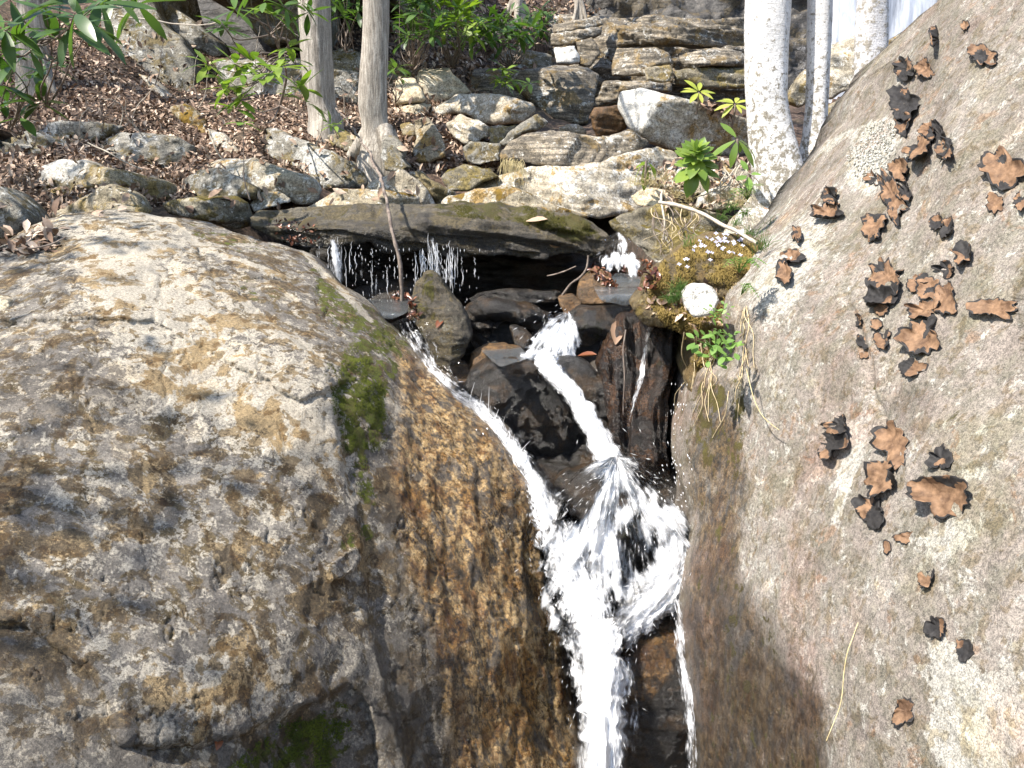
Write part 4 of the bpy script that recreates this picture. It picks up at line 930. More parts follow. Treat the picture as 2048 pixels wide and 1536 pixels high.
rk('mossy black stone breaking the middle of the cascade', [(1232, 1045), (1265, 1036), (1287, 1080), (1304, 1132), (1284, 1164), (1250, 1152), (1236, 1110)], 'wet', d=2.82, regions=[('moss', [(1235, 1040), (1275, 1040), (1270, 1150), (1240, 1140)], 0.5, 6)])
rk('wet rock pair behind the spray above the plunge', [(1105, 965), (1130, 942), (1175, 936), (1215, 955), (1225, 1010), (1180, 1045), (1120, 1030)], 'wet', d=3.0, regions=[('stain', [(1150, 930), (1230, 930), (1200, 980)], 0.6, 10)])
rk('orange topped black rock dividing the lowest chute', [(1245, 1300), (1262, 1262), (1300, 1236), (1345, 1224), (1366, 1290), (1378, 1400), (1392, 1600), (1235, 1600), (1240, 1400)], 'wet', d=2.54, pl=[(1300, 1310, 'T'), (1300, 1320, (-0.1, -1, 0.25))], h=3.6,
   layer=0.004, regions=[('stain', [(1230, 1220), (1375, 1210), (1345, 1340), (1300, 1400), (1230, 1400)], 1.2, 12)], name='boulder')
rk('dark stream bed slab under the cascade', [(1030, 880), (1400, 900), (1420, 1250), (1420, 1750), (1060, 1750), (1080, 1250)], 'wet', d=2.95, pl=[(1200, 1200, (0, -1, 0.42))], h=5, name='rock_slab', amp=0.05, thick=0.5)

# the ground lies behind and beneath the rocks
gx, gy = np.meshgrid(np.arange(-1000, 3001, 14.0), np.arange(-760, 1960, 14.0))
gq = np.c_[gx.ravel(), gy.ravel()]
gd = Gd(gx.ravel(), gy.ravel())
nr, nc = gx.shape
req = gd.copy()
for nm_, tv_, tf_ in TARGETS:
    tp_ = np.vstack([tv_, tv_[tf_].mean(1)])
    qx, qy = proj(tp_)
    cx_ = np.round((qx + 1000) / 14).astype(int); cy_ = np.round((qy + 760) / 14).astype(int)
    ok = (cx_ >= 0) & (cx_ < nc) & (cy_ >= 0) & (cy_ < nr)
    np.maximum.at(req, (cy_ * nc + cx_)[ok], tp_[ok, 1] + 0.05)
g2 = req.reshape(nr, nc)
for _ in range(2):
    e = np.pad(g2, 1, mode='edge')
    g2 = (e[1:-1, 1:-1] * 2 + e[:-2, 1:-1] + e[2:, 1:-1] + e[1:-1, :-2] + e[1:-1, 2:]) / 6
gd = g2.ravel()
gv = P(gx.ravel(), gy.ravel(), gd)
gv = gv + np.c_[np.zeros(len(gv)), 0.04 * fbm(gv * 3, 4, 5), 0.04 * fbm(gv * 1.7, 4, 2) + 0.015 * ridged(gv * 9, 3, 4)]
ii = (np.arange(nr - 1)[:, None] * nc + np.arange(nc - 1)[None]).ravel()
gf = np.c_[ii, ii + nc, ii + nc + 1, ii + 1]
wetg = sstep(-40, 60, sdist(gq, [(560, 470), (640, 440), (1250, 430), (1330, 560), (1420, 700), (1500, 2000), (900, 2000), (700, 800)]))
ground = mesh_obj('ground', gv, gf, M['ground'], attrs={'wet': wetg})
tag(ground, kind='structure')
TARGETS.append(('ground', gv, np.vstack([gf[:, :3], gf[:, [0, 2, 3]]])))
# ------------------------------------------------------------------ surfaces to place things on
def make_bvh(names=None, skip=()):
    V, Fc, off = [], [], 0
    for nm, v, f in TARGETS:
        if names and nm not in names: continue
        if nm in skip: continue
        V.append(v); Fc.append(f + off); off += len(v)
    V = np.vstack(V); Fc = np.vstack(Fc)
    return BVHTree.FromPolygons([tuple(x) for x in V], [tuple(int(k) for k in x) for x in Fc])
BV = make_bvh()
BVR = BVHTree.FromPolygons([tuple(x) for x in TARGETS[1][1]], [tuple(int(k) for k in x) for x in TARGETS[1][2]])
CV = Vector(tuple(CAM))
def hit(px, py, bv=None):
    d = dirs(px, py)
    loc, nrm, idx, dist = (bv or BV).ray_cast(CV, Vector(tuple(d)).normalized(), 60)
    if loc is None:
        return P(px, py, 5.0), np.array([0, -0.5, 0.86]), 5.0
    n = np.array(nrm)
    if n @ d > 0: n = -n
    return np.array(loc), n, loc[1]

# ------------------------------------------------------------------ water
def spline(pts, n):
    p = np.array(pts, float)
    t = np.linspace(0, len(p) - 1, n); i = np.clip(t.astype(int), 0, len(p) - 2); f = (t - i)[:, None]
    p0 = p[np.clip(i - 1, 0, None)]; p1 = p[i]; p2 = p[i + 1]; p3 = p[np.clip(i + 2, None, len(p) - 1)]
    return 0.5 * ((2 * p1) + (-p0 + p2) * f + (2 * p0 - 5 * p1 + 4 * p2 - p3) * f * f + (-p0 + 3 * p1 - 3 * p2 + p3) * f ** 3)

SV, SF = [], []; s_off = 0
def strand(points, radii):
    """tapered three sided thread of water"""
    global s_off
    p = np.asarray(points); n = len(p)
    t = np.gradient(p, axis=0); t /= np.maximum(np.linalg.norm(t, axis=1, keepdims=True), 1e-9)
    a = np.cross(t, (0.3, 1, 0.1)); a /= np.maximum(np.linalg.norm(a, axis=1, keepdims=True), 1e-9)
    b = np.cross(t, a)
    r = np.asarray(radii)[:, None]
    ring = np.stack([p + r * a * 1.5, p + r * (-0.75 * a + 0.7 * b), p + r * (-0.75 * a - 0.7 * b)], 1).reshape(-1, 3)
    i = np.arange(n - 1) * 3
    f = []
    for k in range(3):
        k2 = (k + 1) % 3
        f.append(np.c_[i + k, i + k2, i + 3 + k2, i + 3 + k])
    SV.append(ring); SF.append(np.vstack(f) + s_off); s_off += len(ring)

DV, DF = [], []; d_off = 0
OCT = np.array([(1, 0, 0), (-1, 0, 0), (0, 1, 0), (0, -1, 0), (0, 0, 1), (0, 0, -1)], float)
OCF = np.array([(0, 2, 4), (2, 1, 4), (1, 3, 4), (3, 0, 4), (2, 0, 5), (1, 2, 5), (3, 1, 5), (0, 3, 5)])
def drop(p, d, r, l):
    global d_off
    d = d / max(1e-9, np.linalg.norm(d)); a = np.cross(d, (0.2, 1, 0.1)); a /= np.linalg.norm(a); b = np.cross(d, a)
    v = p + OCT[:, 0:1] * a * r + OCT[:, 1:2] * b * r + OCT[:, 2:3] * d * l
    DV.append(v); DF.append(OCF + d_off); d_off += 6

def flush(name, kind, mat, store):
    global s_off, d_off, SV, SF, DV, DF
    V, Fc = (SV, SF) if store == 's' else (DV, DF)
    o = mesh_obj(name, np.vstack(V), np.vstack(Fc), mat)
    tag(o, kind=kind)
    if store == 's': SV, SF, s_off = [], [], 0
    else: DV, DF, d_off = [], [], 0
    return o

def flow(path, n, K=7, thick=0.05, seg=0.25, wpx=1.0, rad=0.0022, wig=3.0, drops=0, dspread=1.5, edge=1.0, lift=0.01, seed=1):
    """path: (px, py, width px, distance or None).  Threads that run down the path, thicker in the middle"""
    rs = np.random.default_rng(seed)
    pts = []
    for (x, y, w_, d_) in path:
        if d_ is None: d_ = hit(x, y)[2] - lift
        pts.append((x, y, w_, d_))
    C_ = spline(pts, 160)
    T_ = np.gradient(C_[:, :2], axis=0); T_ /= np.maximum(np.linalg.norm(T_, axis=1, keepdims=True), 1e-9)
    N_ = np.c_[-T_[:, 1], T_[:, 0]]
    for q in range(n):
        L = seg * rs.uniform(0.35, 1.3)
        t0 = rs.uniform(-0.05, 1.0); t = np.clip(t0 + np.linspace(0, L, K), 0, 1)
        u = np.clip(rs.normal(0, 0.42 * edge), -1.25, 1.25)
        ph = rs.uniform(0, 99)
        ti = t * 159
        c = np.stack([np.interp(ti, np.arange(160), C_[:, k]) for k in range(4)], 1)
        nn = np.stack([np.interp(ti, np.arange(160), N_[:, k]) for k in range(2)], 1)
        uu = u + 0.16 * np.sin(ph + t * 9) + 0.10 * np.sin(ph * 2 + t * 31)
        xy = c[:, :2] + nn * (uu * c[:, 2] * 0.5 * wpx)[:, None] + rs.normal(0, 0.5, (K, 2)) * wig * 0.35
        dep = c[:, 3] - thick * (max(0, 1 - abs(u)) ** 0.7) * rs.uniform(0.3, 1.1) + rs.normal(0, 0.004, K)
        p = P(xy[:, 0], xy[:, 1], dep)
        r = rad * rs.uniform(0.5, 1.8) * np.sin(np.linspace(0.12, math.pi - 0.08, K)) ** 0.6
        strand(p, r)
    for q in range(drops):
        t = rs.uniform(0, 1); ti = t * 159
        c = [np.interp(ti, np.arange(160), C_[:, k]) for k in range(4)]
        nn = [np.interp(ti, np.arange(160), N_[:, k]) for k in range(2)]; tt = [np.interp(ti, np.arange(160), T_[:, k]) for k in range(2)]
        u = rs.normal(0, 0.6 * dspread)
        x = c[0] + nn[0] * u * c[2] * 0.5; y = c[1] + nn[1] * u * c[2] * 0.5
        dd = c[3] - thick - abs(rs.normal(0, 0.04))
        p = P(x, y, dd); p2 = P(x + tt[0] * 5 + rs.normal(0, 2), y + tt[1] * 5 + rs.normal(0, 2), dd)
        drop(p, p2 - p, rs.uniform(0.0009, 0.0026), rs.uniform(0.002, 0.009))

def sheet(name, path, mat, across=26, along=110, amp=0.02, lift=0.012, bulge=0.03, seed=1, ragged=0.22, freq=1.0, thick=0.012, corek=1.0, fade=1.0, vscale=1.0):
    """solid running sheet of water following path, with a lumpy folded surface"""
    pts = [(x, y, w_, d_ if d_ is not None else hit(x, y)[2] - lift) for (x, y, w_, d_) in path]
    C_ = spline(pts, along)
    T_ = np.gradient(C_[:, :2], axis=0); T_ /= np.maximum(np.linalg.norm(T_, axis=1, keepdims=True), 1e-9)
    N_ = np.c_[-T_[:, 1], T_[:, 0]]
    s_ = np.linspace(-1, 1, across)
    tt = np.arange(along)
    le = 1 + ragged * fbm(np.c_[tt / 8.0, tt * 0, np.full(along, seed)], 3, seed, 0.7) * 2
    ri = 1 + ragged * fbm(np.c_[tt / 8.0, tt * 0 + 9, np.full(along, seed)], 3, seed + 4, 0.7) * 2
    W_ = np.where(s_[None] < 0, le[:, None], ri[:, None]) * C_[:, 2:3] * 0.5
    X = C_[:, 0:1] + N_[:, 0:1] * s_[None] * W_; Y = C_[:, 1:2] + N_[:, 1:2] * s_[None] * W_
    ds0 = np.r_[0, np.cumsum(np.linalg.norm(np.diff(C_[:, :2], axis=0), axis=1))]
    U_ = s_[None] * C_[:, 2:3] / 26.0 * freq; V_ = np.broadcast_to((ds0 / 70.0 * freq)[:, None], U_.shape)
    q = np.c_[U_.ravel(), V_.ravel() * 0.9, np.full(U_.size, seed * 2.2)]
    nz = (fbm(q, 3, seed, 0.5) * 0.8 + 0.35 * ridged(q * np.array([1.8, 0.8, 1]), 2, seed + 2, 0.5)).reshape(U_.shape)
    prof = np.sqrt(np.clip(1 - s_ ** 2, 0, 1))[None]
    D_ = C_[:, 3:4] - bulge * prof - amp * nz * (0.35 + 0.65 * prof)
    v = P(X.ravel(), Y.ravel(), D_.ravel())
    vb = v + np.array([0, thick, -0.002])
    i = (np.arange(along - 1)[:, None] * across + np.arange(across - 1)[None]).ravel()
    f = np.c_[i, i + 1, i + across + 1, i + across]
    nv = len(v)
    core = np.broadcast_to((1 - np.abs(s_) ** 1.7)[None] * (0.25 + 0.75 * np.sin(np.pi * np.clip(tt / along * fade, 0, 1))[:, None] ** 0.4), X.shape).ravel() * corek
    uu_ = (s_[None] * C_[:, 2:3] / 14.0).ravel(); ds_ = np.r_[0, np.cumsum(np.linalg.norm(np.diff(C_[:, :2], axis=0), axis=1))] / 14.0; vv__ = np.broadcast_to(ds_[:, None], X.shape).ravel() * vscale
    rim = list(range(across)) + [across * k + across - 1 for k in range(1, along)] + [across * (along - 1) + k for k in range(across - 2, -1, -1)] + [across * k for k in range(along - 2, 0, -1)]
    rim = np.array(rim); r2 = np.roll(rim, -1)
    f = np.vstack([f, f[:, ::-1] + nv, np.c_[rim, rim + nv, r2 + nv, r2]])
    return tag(mesh_obj(name, np.vstack([v, vb]), f, M[mat], attrs={'u': np.r_[uu_, uu_], 'v': np.r_[vv__, vv__], 'core': np.r_[core, core], 'k': np.full(2 * nv, seed * 3.7)}), kind='structure')

# main stream ----------------------------------------------------
A1 = [(1128, 618, 46, 3.44), (1112, 640, 70, 3.42), (1100, 670, 95, 3.36), (1082, 700, 90, 3.30), (1088, 724, 60, 3.24), (1108, 748, 44, 3.14), (1140, 780, 40, 3.06), (1165, 820, 46, 3.02),
      (1190, 865, 52, 2.98), (1215, 915, 62, 2.92), (1232, 950, 80, 2.86)]
B_lip = [(1235, 930, 60, 2.86), (1180, 985, 100, 2.80), (1150, 1060, 150, 2.74), (1150, 1150, 170, 2.70), (1180, 1230, 150, 2.62), (1205, 1310, 105, 2.52), (1210, 1400, 90, 2.44), (1212, 1480, 88, 2.38), (1212, 1600, 92, 2.30)]
B_r = [(1240, 925, 50, 2.86), (1285, 985, 90, 2.80), (1330, 1060, 110, 2.74), (1345, 1130, 90, 2.70), (1320, 1190, 100, 2.66), (1270, 1230, 110, 2.60), (1225, 1290, 80, 2.54)]
L1 = [(806, 636, 30, 3.36), (822, 672, 44, 3.32), (850, 722, 50, 3.22), (872, 750, 46, None), (905, 785, 50, None), (955, 820, 52, None), (1000, 868, 54, None), (1040, 920, 50, None), (1078, 985, 56, None), (1105, 1050, 70, None), (1135, 1120, 90, 2.76)]
R1 = [(1352, 1180, 30, 2.62), (1360, 1250, 26, 2.56), (1366, 1320, 26, 2.52), (1378, 1400, 28, 2.46), (1386, 1480, 26, 2.42), (1388, 1600, 26, 2.36)]
water = [('A', A1), ('B', B_lip), ('C', B_r), ('L', L1)]
B_c = [(1228, 915, 60, 2.87), (1225, 970, 110, 2.84), (1222, 1040, 170, 2.80), (1205, 1120, 210, 2.76), (1195, 1190, 215, 2.70), (1185, 1260, 170, 2.62), (1200, 1330, 115, 2.52), (1210, 1400, 100, 2.44), (1212, 1480, 98, 2.38), (1212, 1620, 100, 2.30)]
B_lo = [(1180, 1180, 150, 2.66), (1195, 1240, 120, 2.58), (1205, 1310, 98, 2.52), (1208, 1400, 88, 2.44), (1210, 1480, 86, 2.38), (1212, 1620, 88, 2.30)]
B_l2 = [(1105, 1030, 70, 2.80), (1125, 1100, 110, 2.76), (1150, 1170, 130, 2.70), (1165, 1250, 110, 2.62), (1175, 1330, 90, 2.55), (1180, 1430, 70, 2.46), (1185, 1620, 60, 2.36)]
def lace(path, n, seed, amp=0.02, bulge=0.02, gap=0.018, corek=1.0, widen=1.0, **k):
    for q in range(n):
        pp = [(x, y, w_ * widen * (1 - 0.12 * q), (d_ if d_ is not None else hit(x, y)[2] - 0.012) - gap * q) for (x, y, w_, d_) in path]
        sheet('cascade', pp, 'lace', amp=amp, bulge=bulge, seed=seed + q, corek=corek * (1 - 0.10 * q), **k)
lace([(1078, 706, 40, 3.28), (1092, 726, 50, 3.22), (1112, 752, 44, 3.13), (1140, 782, 40, 3.06)], 2, 6, amp=0.012, bulge=0.015, corek=0.9, widen=1.15, ragged=0.2)
lace([(1100, 705, 40, 3.32), (1070, 712, 26, 3.30), (1040, 714, 12, 3.30)], 1, 5, amp=0.01, bulge=0.01, corek=1.0)
lace(A1[4:], 3, 9, amp=0.012, bulge=0.02, corek=0.95, widen=1.2, ragged=0.22)
lace(B_lo[1:], 3, 15, amp=0.03, bulge=0.03, corek=1.0, along=130, across=34, widen=1.3, ragged=0.22)
def fan(ox, oy, table, d0, drop_d, n, seed, cmap, amp=0.016, gap=0.02, bend=0.0, rings=56, spokes=150, bulge=0.02, edge=14.0, us=26.0, thick=0.01):
    """water thrown outwards from one landing point: rows run along the spray, columns round it"""
    tb = np.array(table, float)
    for q in range(n):
        th = np.radians(np.linspace(tb[0, 0], tb[-1, 0], spokes)); Rm = np.interp(np.degrees(th), tb[:, 0], tb[:, 1])
        Rm = Rm * (1 + 0.30 * fbm(np.c_[th * 7, np.full(spokes, q + seed), np.zeros(spokes)], 3, seed + q))
        t = np.linspace(0.04, 1, rings)[:, None]
        r = Rm[None] * t
        wob = 0.13 * (t + 0 * th[None]) * fbm(np.c_[(th[None] * 6 + 0 * t).ravel(), (t * 3 + 0 * th[None]).ravel(), np.full(rings * spokes, q * 3.0)], 3, seed).reshape(r.shape)
        X = ox + r * np.cos(th[None] + wob); Y = oy + r * np.sin(th[None] + wob) + bend * (r / 150.0) ** 2 * np.abs(np.cos(th[None]))
        U_ = np.broadcast_to(th[None] * tb[:, 1].max() * 0.55 / us, r.shape); V_ = r / us
        qn = np.c_[U_.ravel() * 0.8, V_.ravel() * 0.35, np.full(U_.size, seed + q * 1.7)]
        nz = (fbm(qn, 3, seed + q) * 0.9 + 0.4 * ridged(qn * 2, 2, seed + 5)).reshape(r.shape)
        D_ = d0 - drop_d * (r / tb[:, 1].max()) ** 0.85 - bulge * np.sin(np.pi * t) - amp * nz - gap * q
        v = P(X.ravel(), Y.ravel(), D_.ravel())
        xy = np.c_[X.ravel(), Y.ravel()]
        ang_e = np.minimum(np.arange(spokes), np.arange(spokes)[::-1])[None] * 0.05
        core = cmap(xy).reshape(r.shape) * (1 - 0.12 * q) * np.clip((Rm[None] - r) / edge, 0, 1) ** 0.6 * np.clip(ang_e + 0.15, 0, 1)
        i = (np.arange(rings - 1)[:, None] * spokes + np.arange(spokes - 1)[None]).ravel()
        f = np.c_[i, i + 1, i + spokes + 1, i + spokes]; nv = len(v)
        vb = v + np.array([0, thick, -0.002])
        rim = np.array(list(range(spokes)) + [spokes * k + spokes - 1 for k in range(1, rings)] + [spokes * (rings - 1) + k for k in range(spokes - 2, -1, -1)] + [spokes * k for k in range(rings - 2, 0, -1)])
        r2 = np.roll(rim, -1)
        f = np.vstack([f, f[:, ::-1] + nv, np.c_[rim, rim + nv, r2 + nv, r2]])
        at = {'u': U_.ravel(), 'v': V_.ravel(), 'core': core.ravel(), 'k': np.full(nv, seed * 1.3 + q * 4.1)}
        tag(mesh_obj('cascade', np.vstack([v, vb]), f, M['lace'], attrs={k: np.r_[x, x] for k, x in at.items()}), kind='structure')
def cmap_main(xy):
    c = np.full(len(xy), 0.60)
    ax_ = np.degrees(np.arctan2(xy[:, 1] - 912, xy[:, 0] - 1232)); rr_ = np.hypot(xy[:, 0] - 1232, xy[:, 1] - 912)
    c -= 0.30 * (1 - sstep(20, 70, ax_)) * sstep(30, 70, rr_) * (1 - sstep(130, 190, rr_))
    c -= 0.34 * sstep(132, 150, ax_) * sstep(30, 60, rr_)
    def put(poly, val, fe):
        nonlocal c
        w_ = sstep(-fe, fe, sdist(xy, poly)); c = c * (1 - w_) + val * w_
    put([(1205, 890), (1250, 890), (1232, 960), (1212, 1030), (1190, 1100), (1210, 1160), (1170, 1240), (1110, 1240), (1090, 1080), (1110, 1000), (1150, 1050), (1185, 990)], 0.80, 18)
    put([(1080, 1120), (1360, 1150), (1340, 1260), (1100, 1260)], 0.84, 30)
    put([(1300, 985), (1385, 1030), (1392, 1110), (1350, 1190), (1300, 1190), (1330, 1090)], 0.86, 22)
    c = c + 0.85 * fbm(np.c_[xy[:, 0] / 26.0, xy[:, 1] / 40.0, np.zeros(len(xy))], 3, 91)
    put([(1244, 1056), (1266, 1046), (1288, 1090), (1300, 1132), (1284, 1154), (1254, 1140)], 0.30, 18)
    put([(1262, 1235), (1345, 1215), (1360, 1300), (1262, 1320)], 0.05, 20)
    put([(1135, 975), (1170, 950), (1200, 965), (1188, 1010), (1158, 1045), (1130, 1020)], 0.18, 16)
    return c
T_main = [(-2, 24), (8, 88), (18, 148), (27, 174), (40, 204), (52, 250), (60, 300), (68, 345), (78, 370), (90, 375), (100, 385), (108, 370), (118, 290), (127, 215), (144, 165), (158, 138), (168, 70), (178, 18)]
fan(1232, 912, T_main, 2.88, 0.19, 4, 200, cmap_main, bend=40, edge=80, amp=0.034, gap=0.026)
lace([(1062, 950, 50, 2.86), (1090, 1020, 80, 2.80), (1118, 1090, 110, 2.75), (1140, 1160, 130, 2.70), (1165, 1240, 120, 2.61)], 2, 310, amp=0.02, bulge=0.012, corek=0.72, vscale=2.0, ragged=0.25, along=120, across=34)
lace([(1350, 1060, 60, 2.74), (1350, 1130, 90, 2.70), (1325, 1190, 110, 2.66), (1280, 1235, 100, 2.61), (1235, 1290, 70, 2.54)], 2, 320, amp=0.02, bulge=0.012, corek=0.82, vscale=2.2, ragged=0.25, along=120, across=34)
lace(B_l2, 2, 290, amp=0.02, bulge=0.012, corek=0.72, vscale=2.6, ragged=0.25, along=140, across=34)
fan(1136, 622, [(30, 26), (50, 44), (72, 84), (92, 118), (110, 132), (125, 140), (138, 128), (150, 80), (170, 36)], 3.44, 0.16, 3, 230, lambda xy: 0.60 + 0.5 * fbm(np.c_[xy / 22.0, np.zeros(len(xy))], 3, 5), amp=0.012, gap=0.014, rings=40, spokes=80, edge=40, us=13.0)
fan(1236, 462, [(30, 26), (45, 60), (60, 84), (80, 86), (100, 86), (120, 84), (135, 66), (150, 26)], 3.84, 0.14, 2, 240, lambda xy: 0.30 + 0.45 * sstep(500, 530, xy[:, 1]) + 0.3 * fbm(np.c_[xy / 16.0, np.zeros(len(xy))], 3, 5), amp=0.012, gap=0.014, rings=36, spokes=80, edge=20, us=9.0)
lace([(1120, 1040, 60, 2.76), (1135, 1110, 110, 2.72), (1160, 1170, 150, 2.68), (1186, 1230, 130, 2.61), (1200, 1300, 112, 2.53), (1206, 1370, 96, 2.46)], 2, 260, amp=0.02, bulge=0.015, corek=0.62, vscale=2.2, ragged=0.2, along=120, across=34)
lace([(1360, 1130, 60, 2.70), (1335, 1175, 80, 2.67), (1290, 1215, 100, 2.63), (1240, 1262, 90, 2.57), (1216, 1330, 60, 2.51)], 2, 270, amp=0.02, bulge=0.015, corek=0.55, vscale=2.0, ragged=0.2)
lace(L1, 2, 35, amp=0.010, bulge=0.008, corek=0.42, along=170, gap=0.010, widen=1.5, ragged=0.2)
lace(L1[:6], 1, 55, amp=0.006, bulge=0.004, corek=0.34, along=120, widen=2.6, ragged=0.2)
lace(L1[4:], 2, 38, amp=0.014, bulge=0.015, corek=0.60, along=140, gap=0.012, widen=1.25, ragged=0.25)
lace(R1, 1, 41, amp=0.008, bulge=0.01, corek=0.52, widen=1.5)
lace([(1262, 1290, 40, None), (1262, 1360, 46, None), (1272, 1420, 46, None), (1262, 1500, 50, None), (1262, 1620, 50, None)], 1, 43, amp=0.01, bulge=0.01, corek=0.36)
lace([(664, 478, 14, 3.93), (668, 500, 22, 3.92), (672, 530, 30, 3.92), (678, 566, 34, 3.93)], 2, 45, amp=0.008, bulge=0.01, corek=0.62, gap=0.012)
for x_, y0_, y1_, w0_ in ((722, 500, 560, 8), (750, 510, 600, 8), (636, 492, 530, 8), (898, 508, 570, 10)):
    lace([(x_, y0_, w0_ * 0.6, 3.93), (x_ + 2, (y0_ + y1_) / 2, w0_, 3.92), (x_ + 1, y1_, w0_ * 1.3, 3.92)], 1, int(x_), amp=0.004, bulge=0.004, corek=0.42, along=40, across=10)
lace([(862, 470, 16, 3.93), (868, 500, 22, 3.92), (876, 540, 24, 3.92), (884, 575, 20, 3.93)], 1, 47, amp=0.006, bulge=0.008, corek=0.45)
lace([(1305, 640, 12, None), (1290, 700, 18, None), (1284, 760, 20, None), (1270, 800, 20, None), (1256, 860, 14, None)], 1, 51, amp=0.006, bulge=0.006, corek=0.5)
lace([(1226, 660, 22, None), (1206, 690, 28, None), (1198, 730, 26, None), (1200, 770, 14, None)], 1, 53, amp=0.008, bulge=0.008, corek=0.55)
lace([(905, 780, 50, None), (960, 880, 60, None), (1010, 980, 70, None), (1060, 1100, 70, None), (1100, 1230, 60, None)], 1, 81, amp=0.003, bulge=0.003, corek=0.12, gap=0.0)
lace([(1130, 1200, 30, None), (1140, 1300, 30, None), (1150, 1400, 30, None), (1160, 1520, 26, None), (1166, 1620, 26, None)], 1, 83, amp=0.006, bulge=0.006, corek=0.5)
# torn threads and drops, short and fine
def spray(path, n, wk=1.0, thick=0.06, seed=1, L=(0.003, 0.016), r=(0.0005, 0.0011), out=0.55, drift=0.25):
    r_ = np.random.default_rng(seed)
    pts = [(x, y, w_, d_ if d_ is not None else hit(x, y)[2] - 0.012) for (x, y, w_, d_) in path]
    C_ = spline(pts, 120); T_ = np.gradient(C_[:, :2], axis=0); T_ /= np.maximum(np.linalg.norm(T_, axis=1, keepdims=True), 1e-9)
    for q in range(n):
        i = r_.integers(120); u = r_.normal(0, out) * wk; nn = np.array([-T_[i, 1], T_[i, 0]])
        xy = C_[i, :2] + nn * u * C_[i, 2] * 0.5 + r_.normal(0, 3, 2)
        if xy[0] > 1388: continue
        dd = C_[i, 3] - abs(r_.normal(0, thick)) * math.exp(-abs(u) * 0.3) - 0.01
        tdir = T_[i] + nn * u * drift + r_.normal(0, 0.25, 2)
        p = P(xy[0], xy[1], dd); p2 = P(xy[0] + tdir[0] * 8, xy[1] + tdir[1] * 8, dd)
        drop(p, p2 - p, r_.uniform(*r), r_.uniform(*L))
spray(A1, 50, seed=1, thick=0.05, out=0.7); spray(A1[:5], 40, seed=2, out=0.6, thick=0.05, drift=0.6)
spray(B_c, 260, seed=3, out=0.62, thick=0.10, drift=0.5); spray(B_r, 170, seed=4, out=0.6, thick=0.08, drift=0.6)
spray(B_l2, 90, seed=5, out=0.66, thick=0.07); spray(L1, 60, seed=6, out=0.55, thick=0.02, L=(0.002, 0.010)); spray(L1[4:], 60, seed=7, out=0.55, thick=0.03)
spray(R1, 40, seed=8, thick=0.01); spray(B_lo, 60, seed=9, thick=0.06)
# the fan of spray thrown out where the chute lands
rs = np.random.default_rng(9)
for q in range(200):
    ang = math.radians(rs.uniform(-12, 188)); sp_ = abs(rs.normal(0, 85)) + 6
    x0, y0 = 1232 + rs.normal(0, 10), 942 + rs.normal(0, 10)
    x = x0 + math.cos(ang) * sp_ * 0.95; y = y0 + math.sin(ang) * sp_ * 0.8 + 50 * (sp_ / 150) ** 2
    if x > 1386 or x < 1075: continue
    dx_, dy_ = math.cos(ang), math.sin(ang) * 0.8 + 0.7 * sp_ / 150
    d_ = 2.83 - rs.uniform(0, 0.14) - 0.04 * (y - 940) / 100
    p = P(x, y, d_); p2 = P(x + dx_ * 6, y + dy_ * 6, d_)
    drop(p, p2 - p, rs.uniform(0.0005, 0.0013), rs.uniform(0.002, 0.012))
# arc to the left from the landing
# splashes along the left stream against the black rock
for q in range(60):
    t = rs.uniform(0, 1); x0 = 930 + 170 * t; y0 = 800 + 210 * t ** 1.2
    K = 5; L_ = abs(rs.normal(0, 22)) + 4
    x = x0 + np.linspace(0, 1, K) * rs.normal(6, 8); y = y0 - np.linspace(0, 1, K) * L_ + 6 * np.linspace(0, 1, K) ** 2
    d_ = hit(x0, y0)[2] - 0.03
    strand(P(x, y, np.full(K, d_)), rs.uniform(0.0006, 0.0014) * np.linspace(1.0, 0.25, K))
# curtain and drips under the capstone
def drip(x, y0, y1, d, n, w_, rad=0.0016, seed=1):
    r_ = np.random.default_rng(seed)
    for q in range(n):
        xx = x + r_.normal(0, w_ * 0.35); a = y0 + r_.uniform(-4, (y1 - y0) * 0.6); L_ = r_.uniform(0.15, 0.6) * (y1 - y0)
        K = 6; yy = a + np.linspace(0, L_, K)
        strand(P(xx + r_.normal(0, 1.0, K), yy, d + r_.normal(0, 0.01) + 0 * yy), rad * r_.uniform(0.5, 1.5) * np.sin(np.linspace(0.3, math.pi - 0.2, K)))
D_C = 3.92
drip(676, 476, 565, D_C, 24, 36, rad=0.0009, seed=1)
drip(868, 468, 600, D_C, 26, 24, seed=2, rad=0.0009); drip(900, 480, 600, D_C, 20, 22, seed=3, rad=0.0009); drip(845, 500, 560, D_C, 14, 10, seed=4, rad=0.0012)
for x, a, b in ((745, 488, 590), (775, 500, 615), (712, 500, 590), (635, 492, 545), (950, 515, 560), (790, 505, 570), (832, 505, 600), (925, 512, 580)):
    drip(x, a, b, D_C, 3, 3, 0.0008, int(x))
for q in range(260):
    x = rs.choice([rs.uniform(632, 960), rs.normal(750, 40), rs.normal(880, 22)]); y = rs.uniform(490, 640)
    if x < 640 + (y - 490) * 0.95 - 20: continue
    p = P(x, y, D_C + rs.normal(0, 0.05)); drop(p, np.array([0, 0, -1.0]), rs.uniform(0.0006, 0.0013), rs.uniform(0.003, 0.012))
